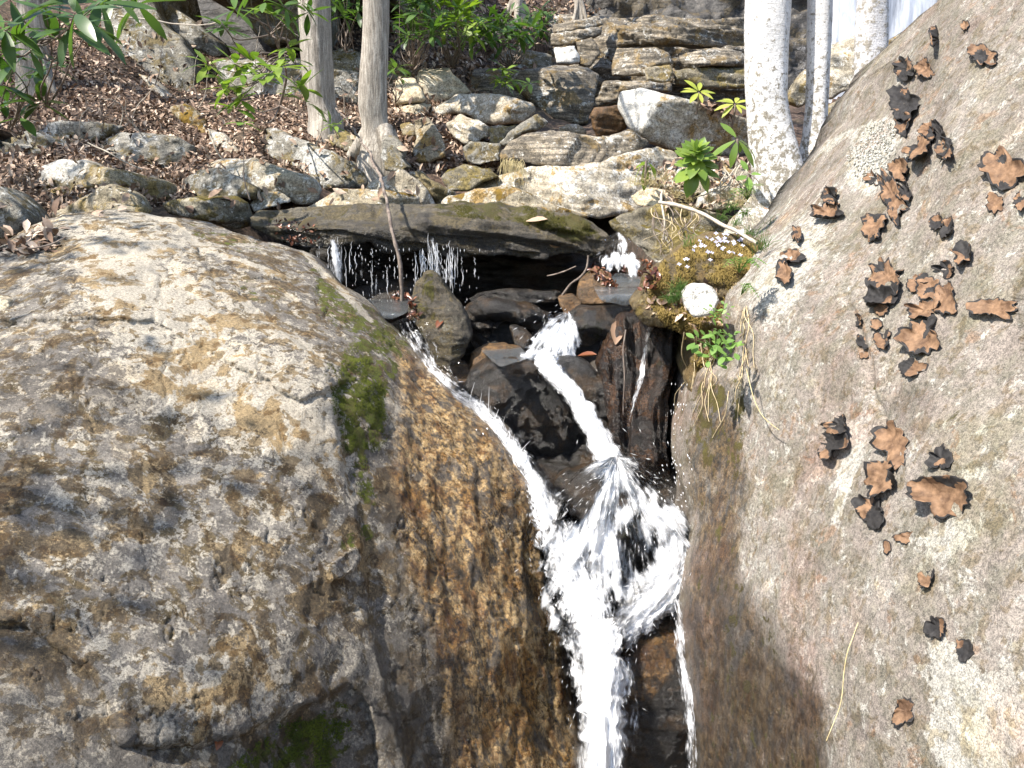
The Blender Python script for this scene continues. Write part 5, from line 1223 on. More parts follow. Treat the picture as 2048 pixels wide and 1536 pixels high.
# little fall on the right of the capstone
for q in range(60):
    x = rs.uniform(1340, 1375); y = rs.uniform(760, 1060)
    drop(P(x, y, 2.9), np.array([0, 0, -1.0]), rs.uniform(0.0008, 0.0017), rs.uniform(0.003, 0.008))
for q in range(70):
    x = rs.normal(1345, 26); y = rs.normal(1000, 60)
    if x > 1388: continue
    drop(P(x, y, 2.72), np.array([0.4, 0, -1.0]), rs.uniform(0.001, 0.0028), rs.uniform(0.003, 0.01))
flush('water_strands', 'stuff', M['foam'], 's')
flush('water_droplets', 'stuff', M['foam'], 'd')
# small pools
def pool(poly, d, seed=1):
    poly = np.array(poly, float); b = smooth_closed(resample(poly, 5), 2)
    c = b.mean(0)
    rings = [c + (b - c) * s_ for s_ in (1, 0.8, 0.6, 0.4, 0.2)]
    z = P(c[0], c[1], d)[2]
    v = []
    for r_ in rings:
        dd = dirs(r_[:, 0], r_[:, 1]); t = (z - CAM[2]) / dd[:, 2]
        v.append(CAM + dd * np.clip(t, d - 0.3, d + 0.35)[:, None])
    n = len(b); v = np.vstack(v + [P(c[0], c[1], d)[None]])
    v[:, 2] += 0.003 * fbm(v * 30, 2, seed)
    f = []
    for k in range(4):
        for i in range(n): f.append((k * n + i, (k + 1) * n + i, (k + 1) * n + (i + 1) % n, k * n + (i + 1) % n))
    for i in range(n): f.append((4 * n + i, 5 * n, 4 * n + (i + 1) % n))
    tag(mesh_obj('water', v, f, M['clear']), kind='structure')
pool([(690, 600), (760, 585), (830, 600), (815, 625), (780, 640), (730, 628)], 3.9)
pool([(1180, 560), (1240, 545), (1310, 560), (1300, 600), (1250, 612), (1200, 600)], 3.72)
pool([(960, 700), (1040, 692), (1060, 715), (1000, 735)], 3.32)
# ------------------------------------------------------------------ trees
def tube(path, radii, seg=10, nz=0.0, seed=0, flare=None):
    p = np.array(path, float); n = len(p)
    t = np.gradient(p, axis=0); t /= np.maximum(np.linalg.norm(t, axis=1, keepdims=True), 1e-9)
    ref = np.array([1.0, 0, 0]) if abs(t[:, 0]).mean() < 0.8 else np.array([0, 1.0, 0])
    a = ref - t * (t @ ref)[:, None]; a /= np.maximum(np.linalg.norm(a, axis=1, keepdims=True), 1e-9)
    b = np.cross(t, a)
    an = np.linspace(0, 2 * math.pi, seg, endpoint=False)
    rr = np.asarray(radii, float)[:, None] * np.ones(seg)[None]
    if flare is not None:
        rr = rr * flare(np.arange(n)[:, None] / (n - 1), an[None])
    v = p[:, None] + rr[..., None] * (np.cos(an)[None, :, None] * a[:, None] + np.sin(an)[None, :, None] * b[:, None])
    v = v.reshape(-1, 3)
    if nz:
        c = np.repeat(p, seg, 0); o = v - c; l = np.linalg.norm(o, axis=1, keepdims=True)
        v = c + o * (1 + nz * fbm(v * 9, 3, seed)[:, None] + nz * 0.15 * fbm(v * np.array([40, 40, 12]), 2, seed + 2)[:, None])
    i = (np.arange(n - 1)[:, None] * seg + np.arange(seg)[None]).ravel()
    j = (np.arange(n - 1)[:, None] * seg + (np.arange(seg) + 1)[None] % seg).ravel()
    f = np.c_[i, j, j + seg, i + seg]
    return v, f

def join(parts):
    V, Fc, o = [], [], 0
    for v, f in parts:
        V.append(v); Fc.append(f + o); o += len(v)
    return np.vstack(V), np.vstack(Fc)

def leaf_shape(w=0.30, droop=0.12, fold=0.10, n=5, thick=0):
    v, f = [], []
    for i in range(n + 1):
        t = i / n
        ww = w * 0.5 * (math.sin(math.pi * min(1, t * 0.93 + 0.05)) ** 0.75) * (0.75 + 0.5 * t if t < 0.6 else 1.05)
        if i == n: ww = 0.012
        if i == 0: ww = 0.02
        z = -droop * t * t
        v += [(t, -ww, z + fold * ww * 1.5), (t, 0, z), (t, ww, z + fold * ww * 1.5)]
    for i in range(n):
        a = 3 * i
        f += [(a, a + 3, a + 4, a + 1), (a + 1, a + 4, a + 5, a + 2)]
    return v, f

def leaf_mesh(name, mat, **k):
    v, f = leaf_shape(**k)
    me = bpy.data.meshes.new(name); me.from_pydata(v, [], f); me.update()
    me.polygons.foreach_set('use_smooth', np.ones(len(me.polygons), bool))
    me.materials.append(mat)
    return me

def basis(x, up, s, loc):
    x = Vector(tuple(x)).normalized(); up = Vector(tuple(up))
    y = up.cross(x)
    if y.length < 1e-4: y = Vector((0, 1, 0)).cross(x)
    y.normalize(); z = x.cross(y)
    m = Matrix(((x.x * s, y.x * s, z.x * s, loc[0]), (x.y * s, y.y * s, z.y * s, loc[1]), (x.z * s, y.z * s, z.z * s, loc[2]), (0, 0, 0, 1)))
    return m

def add_leaf(me, root, mat4, name='leaf'):
    o = bpy.data.objects.new(name, me)
    COL.objects.link(o)
    o.parent = root
    o.matrix_parent_inverse = Matrix.Identity(4)
    o.matrix_basis = Matrix.Translation(-Vector(root.location)) @ mat4
    return o

def child_mesh(name, v, f, mat, root, attrs=None):
    v = np.asarray(v, float) - np.array(root.location)
    return mesh_obj(name, v, f, mat, parent=root, attrs=attrs)

def tree(name, label, cat, pix, d, mat, top=7.5, lean=(0, 0), roots=3, seed=1, crown_leaves=500, leafmat='canopy', nz=0.05, group=None, low0=0.5, crown_r=2.0, limbs=9):
    """pix: list of (centre px, py, width px) from top of frame to base"""
    rs_ = np.random.default_rng(seed)
    pts = [P(x, y, d) for x, y, _ in pix]; rad = [0.5 * w_ * d / F for _, _, w_ in pix]
    base = pts[-1]
    tp = pts[0]; up = (pts[0] - pts[1]); up /= max(1e-6, up[2])
    P_, R_ = [], []
    Z = np.arange(top, tp[2] + 0.2, -0.35)
    for z in Z:
        h_ = (z - tp[2]) / (top - tp[2])
        P_.append(tp + up * (z - tp[2]) + 0.12 * np.array([math.sin(z * 1.3 + seed), math.cos(z * 1.1 + seed), 0]) * h_); R_.append(rad[0] * (1 - 0.7 * h_))
    sp_ = spline([tuple(p) + (r,) for p, r in zip(pts, rad)], 46)
    P_ += [q[:3] for q in sp_]; R_ += [q[3] for q in sp_]
    P_.append(base - np.array([0, 0, 0.25])); R_.append(rad[-1] * 1.15)
    P_ = np.array(P_); R_ = np.array(R_)
    nT = len(P_)
    zz = P_[:, 2]
    lowfn = lambda z: np.clip(1 - (z - base[2]) / 1.3, 0, 1)
    fl = lambda t, an: 1 + 0.14 * lowfn(np.interp(t, np.linspace(0, 1, nT), zz)) ** 3 * np.cos(an * 3 + seed) + 0.03 * np.sin(an * 5 + seed)
    v, f = tube(P_, R_, 28, nz, seed, fl)
    parts = [(v, f)]
    for k in range(roots):
        a = seed + k * 2 * math.pi / max(1, roots) + rs_.uniform(-0.4, 0.4)
        q = [base + np.array([0, 0, 0.16]) + np.array([math.cos(a), math.sin(a), 0]) * rad[-1] * 0.5,
             base + np.array([math.cos(a), math.sin(a), 0]) * rad[-1] * 1.1 + np.array([0, 0, 0.06]),
             base + np.array([math.cos(a), math.sin(a), 0]) * rad[-1] * 2.0 + np.array([0, 0, -0.10]),
             base + np.array([math.cos(a + 0.3), math.sin(a + 0.3), 0]) * rad[-1] * 2.6 + np.array([0, 0, -0.32])]
        s4 = spline(q, 12); parts.append(tube(s4, np.linspace(rad[-1] * 0.42, 0.012, 12), 10, 0.08, seed + k))
    root = empty(name, base)
    tag(root, label, cat, group)
    V, Fc = join(parts)
    child_mesh('trunk', V, Fc, M[mat], root, {'low': lowfn(V[:, 2])})
    # limbs and twigs above the frame
    tips = []
    for k in range(limbs):
        br = []
        z = rs_.uniform(max(tp[2] + 1.2, top * 0.5), top); i = int(np.argmin(abs(P_[:, 2] - z))); a = rs_.uniform(0, 6.28); L_ = rs_.uniform(0.7, 1.3) * crown_r
        s0 = P_[i]; e = s0 + np.array([math.cos(a) * L_, math.sin(a) * L_, rs_.uniform(0.2, 0.9) * L_])
        m_ = (s0 + e) / 2 + rs_.normal(0, 0.12, 3)
        q = spline([s0, m_, e], 9); br.append(tube(q, np.linspace(R_[i] * 0.45, 0.01, 9), 6, 0.05, k))
        for j in range(6):
            t = rs_.uniform(0.3, 1); b0 = q[int(t * 8)]; e2 = b0 + rs_.normal(0, 0.35, 3) + np.array([0, 0, 0.2])
            q2 = spline([b0, (b0 + e2) / 2 + rs_.normal(0, 0.05, 3), e2], 5); br.append(tube(q2, np.linspace(0.012, 0.004, 5), 4)); tips += [e2, (b0 + e2) / 2]
        V, Fc = join(br); child_mesh('limb', V, Fc, M[mat], root, {'low': np.zeros(len(V))})
    if tips and crown_leaves:
        lv, lf_ = leaf_shape(0.5, 0.2, 0.1, 2); lv = np.array(lv); lf_ = np.array(lf_)
        VV, FF = [], []
        for k in range(crown_leaves):
            t = tips[rs_.integers(len(tips))] + rs_.normal(0, 0.18, 3)
            m4 = np.array(basis(rs_.normal(0, 1, 3), rs_.normal(0, 1, 3) + [0, 0, 1], rs_.uniform(0.06, 0.13), t))
            VV.append(lv @ m4[:3, :3].T + m4[:3, 3]); FF.append(lf_ + k * len(lv))
        c_ = child_mesh('crown', np.vstack(VV), np.vstack(FF), M[leafmat], root); c_['kind'] = 'stuff'
    return root

tree('hardwood_tree', 'grey barked trunk further left, partly crossed by rhododendron leaves', 'tree', [(627, -10, 60), (630, 60, 60), (633, 120, 60), (637, 180, 58), (643, 215, 54), (650, 245, 66)], 6.3, 'bark', seed=2, top=8.5, roots=1)
tree('hardwood_tree', 'grey barked trunk right of its twin, its root running down among the stones', 'tree', [(753, -10, 50), (752, 60, 50), (749, 130, 52), (746, 200, 54), (751, 250, 50), (756, 280, 60), (762, 312, 84)], 5.9, 'bark', seed=5, top=8.0)
tree('birch_tree', 'thickest white birch, nearest the waterfall', 'tree', [(1538, -10, 86), (1535, 60, 84), (1534, 130, 80), (1535, 200, 78), (1545, 270, 86), (1556, 330, 96), (1566, 390, 108), (1574, 450, 130)], 4.15, 'birch', seed=3, top=9, nz=0.035, crown_leaves=350)
tree('birch_tree', 'slimmer white birch stem joined low to the thickest birch', 'tree', [(1641, -10, 45), (1639, 60, 44), (1637, 140, 42), (1634, 220, 42), (1628, 290, 48), (1618, 350, 62), (1606, 420, 84)], 4.2, 'birch', seed=8, top=8, nz=0.05, crown_leaves=250, roots=0)
tree('birch_tree', 'greyish birch rising from behind the upper edge of the right boulder', 'tree', [(1746, -10, 54), (1743, 60, 58), (1741, 130, 58), (1738, 190, 56), (1732, 240, 58), (1722, 290, 66)], 3.9, 'birchgrey', seed=4, top=8.5, nz=0.03, crown_leaves=300, roots=2)
tree('birch_tree', 'pale grey trunk cut off by the top edge above the right boulder', 'tree', [(1905, -60, 50), (1903, 0, 50), (1900, 60, 52), (1898, 120, 56)], 4.0, 'birchgrey', seed=6, top=7, roots=0, crown_leaves=200)
tree('hardwood_tree', 'small pale trunk base at the top centre, left of the outcrop', 'tree', [(1034, -30, 20), (1034, -5, 22), (1035, 20, 28), (1036, 34, 36)], 10.6, 'bark', seed=9, top=9, crown_leaves=0)
tree('hardwood_tree', 'thin pale trunk base at the top, directly above the stepped outcrop', 'tree', [(1156, -30, 14), (1157, -5, 15), (1158, 20, 17), (1158, 34, 20)], 10.6, 'bark', seed=10, top=9, crown_leaves=0)
tree('hardwood_tree', 'broad dim grey trunk in the top left corner behind the rhododendron', 'tree', [(66, -20, 52), (66, 40, 52), (66, 90, 54), (68, 130, 60)], 6.6, 'bark', seed=12, top=8)
# canopy to the left of the view that shades the slope
for i_, (x, y, z0, hgt, cr, nl) in enumerate(((-4.6, 2.6, 0.2, 5.6, 1.5, 1500), (-5.8, 4.6, 1.2, 6.0, 1.7, 1900), (-3.75, 0.55, -0.4, 5.2, 0.95, 600))):
    rt = tree('hardwood_tree', ['leafy tree standing out of view left of the great boulder', 'leafy tree standing out of view on the left slope', 'leafy tree standing out of view left of the viewer'][i_], 'tree',
              [(0, 0, 1)] * 2 if False else [(1024, 768, 60), (1024, 800, 60), (1024, 900, 60)], 3.0, 'bark', seed=40 + i_, top=hgt, crown_leaves=nl, crown_r=cr, limbs=12)
    rt.location = (x, y, z0)
    for ch in rt.children: pass
# ------------------------------------------------------------------ plants
LM = {}
LM['rhodo'] = [leaf_mesh('leaf', M['rhodo'], w=0.27, droop=d_, fold=0.10, n=5) for d_ in (0.08, 0.2, 0.35)]
LM['rhodo2'] = [leaf_mesh('leaf', M['rhodo2'], w=0.30, droop=d_, fold=0.10, n=5) for d_ in (0.08, 0.2, 0.35)]
LM['ros'] = [leaf_mesh('leaf', M['rhodo2'], w=0.52, droop=d_, fold=0.10, n=5) for d_ in (0.05, 0.25, 0.4)]
LM['yellow'] = [leaf_mesh('leaf', M['yellow'], w=0.32, droop=d_, fold=0.12, n=5) for d_ in (0.1, 0.25)]
LM['herb'] = [leaf_mesh('leaf', M['herb'], w=0.52, droop=d_, fold=0.08, n=4) for d_ in (0.05, 0.2)]
LM['dead'] = [leaf_mesh('leaf', M['dead'], w=0.5, droop=d_, fold=f_, n=4) for d_, f_ in ((0.3, 0.3), (-0.2, 0.5), (0.1, -0.3))]
LM['deadred'] = [leaf_mesh('leaf', M['deadred'], w=0.5, droop=d_, fold=f_, n=4) for d_, f_ in ((0.3, 0.3), (-0.2, 0.5), (0.1, -0.3))]
LM['tanleaf'] = [leaf_mesh('leaf', M['tanleaf'], w=0.48, droop=d_, fold=f_, n=4) for d_, f_ in ((0.2, 0.2), (-0.15, 0.3))]

def whorl(root, p, axis, n, size, meshes, spread=(60, 95), rs_=None, jit=0.2):
    axis = Vector(tuple(axis)).normalized()
    a = axis.orthogonal().normalized(); b = axis.cross(a)
    ph = rs_.uniform(0, 6.28)
    for k in range(n):
        an = ph + 2 * math.pi * k / n + rs_.normal(0, jit)
        th = math.radians(rs_.uniform(*spread))
        d = axis * math.cos(th) + (a * math.cos(an) + b * math.sin(an)) * math.sin(th)
        me = meshes[rs_.integers(len(meshes))]
        add_leaf(me, root, basis(d, axis + Vector((0, 0, 0.6)), size * rs_.uniform(0.7, 1.15), Vector(tuple(p)) + d * 0.012))

def shrub(label, cat, base, tips, size, nleaf=8, mesh='rhodo', name='rhododendron', seed=1, stem_r=0.006, group=None, axis=(0, -0.2, 1), spread=(55, 100), joint=None, stem_mat='twig', sag=0.3):
    """base: (px, py, d); tips: list of (px, py, d)"""
    rs_ = np.random.default_rng(seed)
    b0 = P(*base)
    root = empty(name, b0)
    tag(root, label, cat, group)
    j0 = P(*joint) if joint else None
    for (x, y, d_) in tips:
        e = P(x, y, d_)
        s = j0 if j0 is not None and rs_.uniform() < 0.8 else b0
        mid = s * 0.45 + e * 0.55 + rs_.normal(0, 0.04, 3) + np.array([0, 0, -sag * 0.12])
        q = spline([s, (s + mid) / 2 + rs_.normal(0, 0.02, 3), mid, e], 12)
        v, f = tube(q, np.linspace(stem_r, stem_r * 0.35, 12), 5)
        child_mesh('stem', v, f, M[stem_mat], root)
        ax = np.array(axis, float) + rs_.normal(0, 0.35, 3)
        whorl(root, e, ax, int(nleaf + rs_.integers(-2, 2)), size, LM[mesh], spread, rs_)
    if j0 is not None:
        q = spline([b0, (b0 + j0) / 2 + rs_.normal(0, 0.03, 3), j0], 10)
        v, f = tube(q, np.linspace(stem_r * 1.6, stem_r, 10), 6); child_mesh('stem', v, f, M[stem_mat], root)
    return root

# top left, close and large leaved
shrub('rhododendron with large hanging leaves across the top left corner', 'shrub', (95, 215, 4.6),
      [(40, 45, 3.7), (90, 15, 3.8), (150, 28, 3.5), (180, 45, 3.7), (60, 100, 4.0), (10, 60, 3.8), (120, -30, 3.7), (225, -10, 4.0), (20, 0, 3.9), (200, 5, 3.8), (275, 10, 4.2), (140, 55, 3.6)],
      0.185, 7, 'rhodo', seed=3, axis=(0, -0.5, 0.7), spread=(60, 125), joint=(75, 90, 4.2))
shrub('low rhododendron at the left edge with a whorl near the dead leaves', 'shrub', (20, 260, 4.7), [(30, 130, 4.4), (60, 160, 4.5), (0, 170, 4.4), (80, 205, 4.5), (10, 215, 4.5), (40, 235, 4.5), (90, 130, 4.6), (0, 110, 4.4)],
      0.17, 7, 'rhodo', seed=5, spread=(60, 120))
shrub('rhododendron branch in front of the first grey trunk, its lit whorls hanging over the leaves', 'shrub', (560, 212, 5.9),
      [(415, 130, 5.0), (440, 155, 5.0), (470, 128, 5.0), (488, 150, 4.9), (545, 145, 4.8), (560, 135, 4.8), (520, 160, 4.8), (590, 120, 5.0), (600, 180, 4.9), (612, 205, 4.9), (580, 95, 5.0), (545, 30, 4.9), (480, 200, 4.9), (470, 218, 4.9),
       (455, 175, 4.9), (505, 125, 5.0)], 0.135, 8, 'rhodo2', seed=7, spread=(55, 115), joint=(565, 110, 5.4))
shrub('drooping rhododendron twigs over the black hollow at the top', 'shrub', (560, 110, 5.7), [(445, 50, 5.0), (455, 60, 5.0), (470, 20, 5.1), (530, 5, 4.9), (570, 15, 4.9), (600, 5, 4.9), (615, 25, 5.0), (560, -20, 5.0), (500, -15, 5.0)],
      0.135, 7, 'rhodo', seed=8, spread=(60, 120), joint=(540, 70, 5.4))
def thicket(label, x0, x1, y0, y1, d0, n, seed, mesh='rhodo', size=0.15):
    r_ = np.random.default_rng(seed)
    tips = [(r_.uniform(x0, x1), r_.uniform(y0, y1), d0 + r_.uniform(-0.5, 0.5)) for _ in range(n)]
    return shrub(label, 'shrub', ((x0 + x1) / 2, y1 + 45, d0 + 0.1), tips, size, 8, mesh, seed=seed, spread=(50, 110), group=None)
thicket('dense rhododendron directly right of the second grey trunk', 782, 870, -30, 95, 7.4, 30, 21, 'rhodo')
thicket('dense rhododendron in the middle of the thicket under the small trunk', 850, 960, -40, 90, 7.7, 34, 22, 'rhodo2')
thicket('rhododendron at the right end of the thicket beside the stepped outcrop', 950, 1090, 20, 90, 8.2, 30, 23, 'rhodo')
thicket('dark rhododendron filling the gap between the two grey trunks at the top', 662, 722, -30, 60, 7.6, 12, 24, 'rhodo', 0.13)
thicket('small rhododendron clump above the long pale rock', 985, 1060, 140, 175, 7.6, 7, 25, 'rhodo2', 0.12)
thicket('small leafy shrub just right of the second grey trunk, above the cream blocks', 776, 806, 130, 160, 6.8, 4, 26, 'rhodo', 0.12)
# young whips with small whorls
shrub('spindly seedling with one leaf whorl above the long pale slab', 'seedling', (500, 400, 4.75), [(486, 245, 4.8)], 0.09, 6, 'herb', 'seedling', 31, 0.004, spread=(70, 110))
shrub('tiny green seedling beside the foot of the first grey trunk', 'seedling', (668, 262, 5.8), [(660, 250, 5.7), (672, 252, 5.7)], 0.10, 6, 'rhodo2', 'seedling', 32, 0.004)
# the green rosette and its neighbours
def rosette(label, x, y, d_, n, size, mesh, seed, spread, ax=(0, -0.75, 0.6), layers=2, cat='plant', name='rhododendron_seedling'):
    rs_ = np.random.default_rng(seed)
    b0 = P(x, y, d_); root = empty(name, b0 - np.array([0, 0, 0.05])); tag(root, label, cat)
    q = spline([b0 - np.array([0, -0.05, 0.12]), b0 - np.array([0, 0, 0.05]), b0], 6); v, f = tube(q, np.full(6, 0.006), 5); child_mesh('stem', v, f, M['twig'], root)
    for l in range(layers):
        whorl(root, b0 + np.array([0, 0, 0.02 * l]), ax, n, size * (1 - 0.12 * l), LM[mesh], (spread[0] - 22 * l, spread[1] - 22 * l), rs_, 0.25)
    return root
rosette('bright green bushy rosette of long leaves on the ledge left of the birches', 1392, 336, 3.82, 14, 0.10, 'ros', 41, (85, 120), layers=4)
rosette('drooping green seedling with brown leaf tips, left of the bushy rosette', 1292, 322, 4.1, 6, 0.11, 'rhodo2', 42, (120, 155), layers=1)
rosette('seedling with hanging yellow green leaves touching the thickest birch', 1475, 278, 3.95, 7, 0.12, 'rhodo2', 43, (95, 150), layers=1)
rosette('yellowish seedling lying on top of the leaning block', 1398, 184, 5.5, 9, 0.10, 'yellow', 44, (70, 105), layers=1)
rosette('yellowish seedling between the leaning block and the thickest birch', 1470, 208, 5.3, 9, 0.095, 'yellow', 45, (70, 110), layers=1)
rosette('sprig of drooping leaves low against the thickest birch', 1497, 350, 3.9, 4, 0.06, 'herb', 46, (60, 110), layers=1)

def herb(label, name, base, n, size, mesh, seed, h_=0.08, cat='plant', spr=0.05):
    rs_ = np.random.default_rng(seed)
    b0 = np.array(base[0]) if len(base) == 1 else P(*base)
    root = empty(name, b0); tag(root, label, cat)
    for k in range(n):
        e = b0 + np.array([rs_.normal(0, spr), -abs(rs_.normal(0, spr * 0.6)), rs_.uniform(-0.5, 1.0) * h_])
        q = spline([b0, (b0 + e) / 2 + rs_.normal(0, 0.006, 3), e], 5); v, f = tube(q, np.full(5, 0.0012), 4); child_mesh('stem', v, f, M['herb'], root)
        whorl(root, e, (rs_.normal(0, .4), -0.7, 0.8), 3, size, LM[mesh], (50, 100), rs_)
    return root
herb('broad leaved green plant hanging from the moss beside the right boulder', 'wild_plant', (1440, 708, 2.50), 11, 0.035, 'herb', 51, 0.05, spr=0.035)
herb('small sprig of round leaves just right of the white stone', 'wild_plant', (1432, 628, 2.62), 7, 0.018, 'herb', 52, 0.03, spr=0.022)
herb('light green sprig between the white stone and the hanging plant', 'wild_plant', (1430, 668, 2.55), 5, 0.022, 'herb', 53, 0.03, spr=0.02)

def fern(label, x, y, d_, n, L_, seed):
    rs_ = np.random.default_rng(seed)
    b0 = P(x, y, d_); root = empty('fern', b0); tag(root, label, 'fern')
    for k in range(n):
        a = rs_.uniform(-2.8, -0.3); dr = np.array([math.cos(a), math.sin(a) * 0.8, rs_.uniform(0.1, 0.6)]); dr /= np.linalg.norm(dr)
        q = spline([b0, b0 + dr * L_ * 0.5 + np.array([0, 0, 0.02]), b0 + dr * L_ + np.array([0, 0, -0.02])], 11)
        v, f = tube(q, np.linspace(0.0016, 0.0006, 11), 3)
        parts = [(v, f)]
        lv, lf_ = leaf_shape(0.38, 0.1, 0.05, 2); lv = np.array(lv); lf_ = np.array(lf_)
        t = np.gradient(q, axis=0)
        for i in range(1, 11):
            s_ = math.sin(math.pi * (i / 11) ** 0.7) * L_ * 0.30
            for sg in (-1, 1):
                side = np.cross(t[i], (0, 0, 1)); side = side / max(1e-6, np.linalg.norm(side)) * sg
                m4 = np.array(basis(side + 0.4 * t[i] / np.linalg.norm(t[i]), (0, 0, 1), s_, q[i]))
                parts.append((lv @ m4[:3, :3].T + m4[:3, 3], lf_))
        V, Fc = join(parts); c = child_mesh('frond', V, Fc, M['herb'], root); c['kind'] = 'stuff'
fern('lacy green fern between the flowers and the edge of the right boulder', 1478, 545, 2.62, 6, 0.09, 61)
fern('small fern in the hollow just below the lacy fern', 1482, 590, 2.60, 4, 0.06, 62)
fern('pale fern growing at the foot of the birches above the fallen branch', 1495, 400, 3.4, 6, 0.12, 63)

def grass(label, pts, n, L_, mat, seed, r=0.0011, name='grass_tuft', droop=0.5, updir=(0, -0.3, 1.0), cat='grass', spread=0.5):
    rs_ = np.random.default_rng(seed); parts = []
    for k in range(n):
        x, y, d_ = pts[rs_.integers(len(pts))]
        b0 = P(x + rs_.normal(0, 5), y + rs_.normal(0, 3), d_)
        dr = np.array(updir, float) + rs_.normal(0, spread, 3); dr /= np.linalg.norm(dr); l_ = L_ * rs_.uniform(0.5, 1.2)
        e = b0 + dr * l_ + np.array([0, 0, -droop * l_ * rs_.uniform(0.3, 1)])
        q = spline([b0, b0 + dr * l_ * 0.55, e], 6); parts.append(tube(q, np.linspace(r, r * 0.25, 6), 3))
    V, Fc = join(parts)
    return tag(mesh_obj(name, V, Fc, M[mat]), label, cat, kind='stuff')
grass('green grass tuft growing left of the round white stone', [(1345, 590, 2.80), (1352, 600, 2.78), (1340, 605, 2.78), (1360, 580, 2.8)], 130, 0.055, 'herb', 71, spread=0.55)
grass('few upright grass blades on top of the moss bank', [(1372, 492, 2.95), (1385, 490, 2.95)], 14, 0.07, 'herb', 72, spread=0.25)
grass('grass blades where the moss meets the right boulder', [(1510, 515, 2.9), (1520, 500, 2.9), (1530, 490, 2.9), (1500, 480, 3.2), (1535, 450, 3.4)], 60, 0.08, 'herb', 73, spread=0.5)
grass('dry straw coloured grass hanging from the edge of the wide striated slab', [(1010, 322, 5.35), (1025, 322, 5.35), (1040, 326, 5.35)], 120, 0.10, 'straw', 74, r=0.0016, updir=(0, -0.6, -0.6), droop=0.6, spread=0.2)
grass('dry grass around the drooping seedling', [(1290, 370, 4.05), (1310, 375, 4.05), (1270, 372, 4.1), (1330, 360, 4.0)], 110, 0.09, 'straw', 75, spread=0.6)
grass('thin green grass on the earth below the birches', [(1440, 440, 3.6), (1470, 450, 3.5), (1490, 430, 3.5), (1500, 470, 3.4), (1460, 420, 3.7)], 160, 0.06, 'herb', 76, spread=0.6)

def line_thing(name, label, cat, pts, r0, r1, mat, seed=1, wob=0.006, group=None, sides=6):
    rs_ = np.random.default_rng(seed)
    p = np.array([P(*q) for q in pts])
    s = spline(p, max(12, 6 * len(p)))
    w_ = np.c_[fbm(s * 9 + seed, 2, seed), fbm(s * 9 + seed + 30, 2, seed + 5), fbm(s * 9 + seed + 60, 2, seed + 9)] * wob
    v, f = tube(s + w_, np.linspace(r0, r1, len(s)) * (1 + 0.15 * rs_.normal(0, 1, len(s)).clip(-1, 1)), sides)
    return tag(mesh_obj(name, v, f, M[mat], origin=s[0]), label, cat, group)
line_thing('branch', 'pale fallen branch slanting down right toward the top of the moss bank', 'branch', [(1320, 404, 3.6), (1362, 412, 3.5), (1400, 425, 3.4), (1440, 446, 3.25), (1480, 468, 3.1), (1515, 486, 3.0)], 0.008, 0.006, 'palestick', 2)
line_thing('sapling', 'thin dark curved sapling arching down across the capstone into the stream', 'sapling', [(672, 215, 5.6), (700, 250, 5.3), (726, 285, 4.9), (748, 325, 4.5), (765, 365, 4.1), (778, 430, 3.8), (790, 480, 3.72), (800, 530, 3.7), (803, 600, 3.7)], 0.006, 0.0085, 'twig', 3, 0.012)
line_thing('twig', 'long pale twig lying across the upper left slope', 'twig', [(235, 32, 5.5), (290, 38, 5.5), (350, 47, 5.5), (400, 51, 5.4), (440, 45, 5.3)], 0.006, 0.003, 'palestick', 4)
line_thing('twig', 'thin stick lying in dead leaves above the long brown rock', 'twig', [(175, 285, 4.9), (210, 302, 4.85), (245, 320, 4.8), (285, 338, 4.75)], 0.005, 0.003, 'palestick', 5)
line_thing('twig', 'stick resting on the upper left corner of the great boulder', 'twig', [(20, 500, 3.2), (60, 497, 3.15), (100, 488, 3.12), (132, 473, 3.12)], 0.005, 0.0025, 'twig', 6)
line_thing('twig', 'curved dry stem standing in leaves above the little pale rock', 'twig', [(418, 258, 5.2), (430, 290, 5.1), (440, 312, 5.1), (450, 322, 5.1)], 0.005, 0.004, 'palestick', 7)
line_thing('twig', 'thin dark stick leaning through the black hollow under the capstone', 'twig', [(1095, 552, 3.9), (1125, 543, 3.85), (1150, 532, 3.8)], 0.004, 0.002, 'twig', 8)
line_thing('twig', 'bent stick arching from the stream to the brown wet stone', 'twig', [(1122, 594, 3.75), (1140, 570, 3.72), (1160, 555, 3.7), (1172, 535, 3.7), (1175, 510, 3.7)], 0.006, 0.004, 'twig', 9)
line_thing('twig', 'pale vertical stick above the fallen branch end', 'twig', [(1324, 380, 3.9), (1322, 400, 3.8), (1328, 440, 3.7), (1326, 478, 3.7)], 0.006, 0.004, 'palestick', 10)
line_thing('twig', 'long pale root hanging down the rusty wall on its left side', 'twig', [(1252, 660, 3.0), (1246, 700, 2.98), (1248, 760, 2.96), (1248, 830, 2.95)], 0.0024, 0.0016, 'twig', 11)
line_thing('twig', 'thin grass stem hanging down the right boulder near its middle', 'stem', [(1490, 740, 2.45), (1505, 790, 2.4), (1530, 835, 2.33), (1560, 860, 2.27)], 0.0016, 0.001, 'straw', 12, sides=4)
line_thing('twig', 'long dry grass stem lying down the lower right boulder', 'stem', [(1815, 1000, 1.82), (1780, 1110, 1.78), (1735, 1200, 1.74), (1700, 1290, 1.70), (1680, 1400, 1.64), (1650, 1480, 1.6)], 0.0013, 0.0008, 'straw', 13, sides=4)
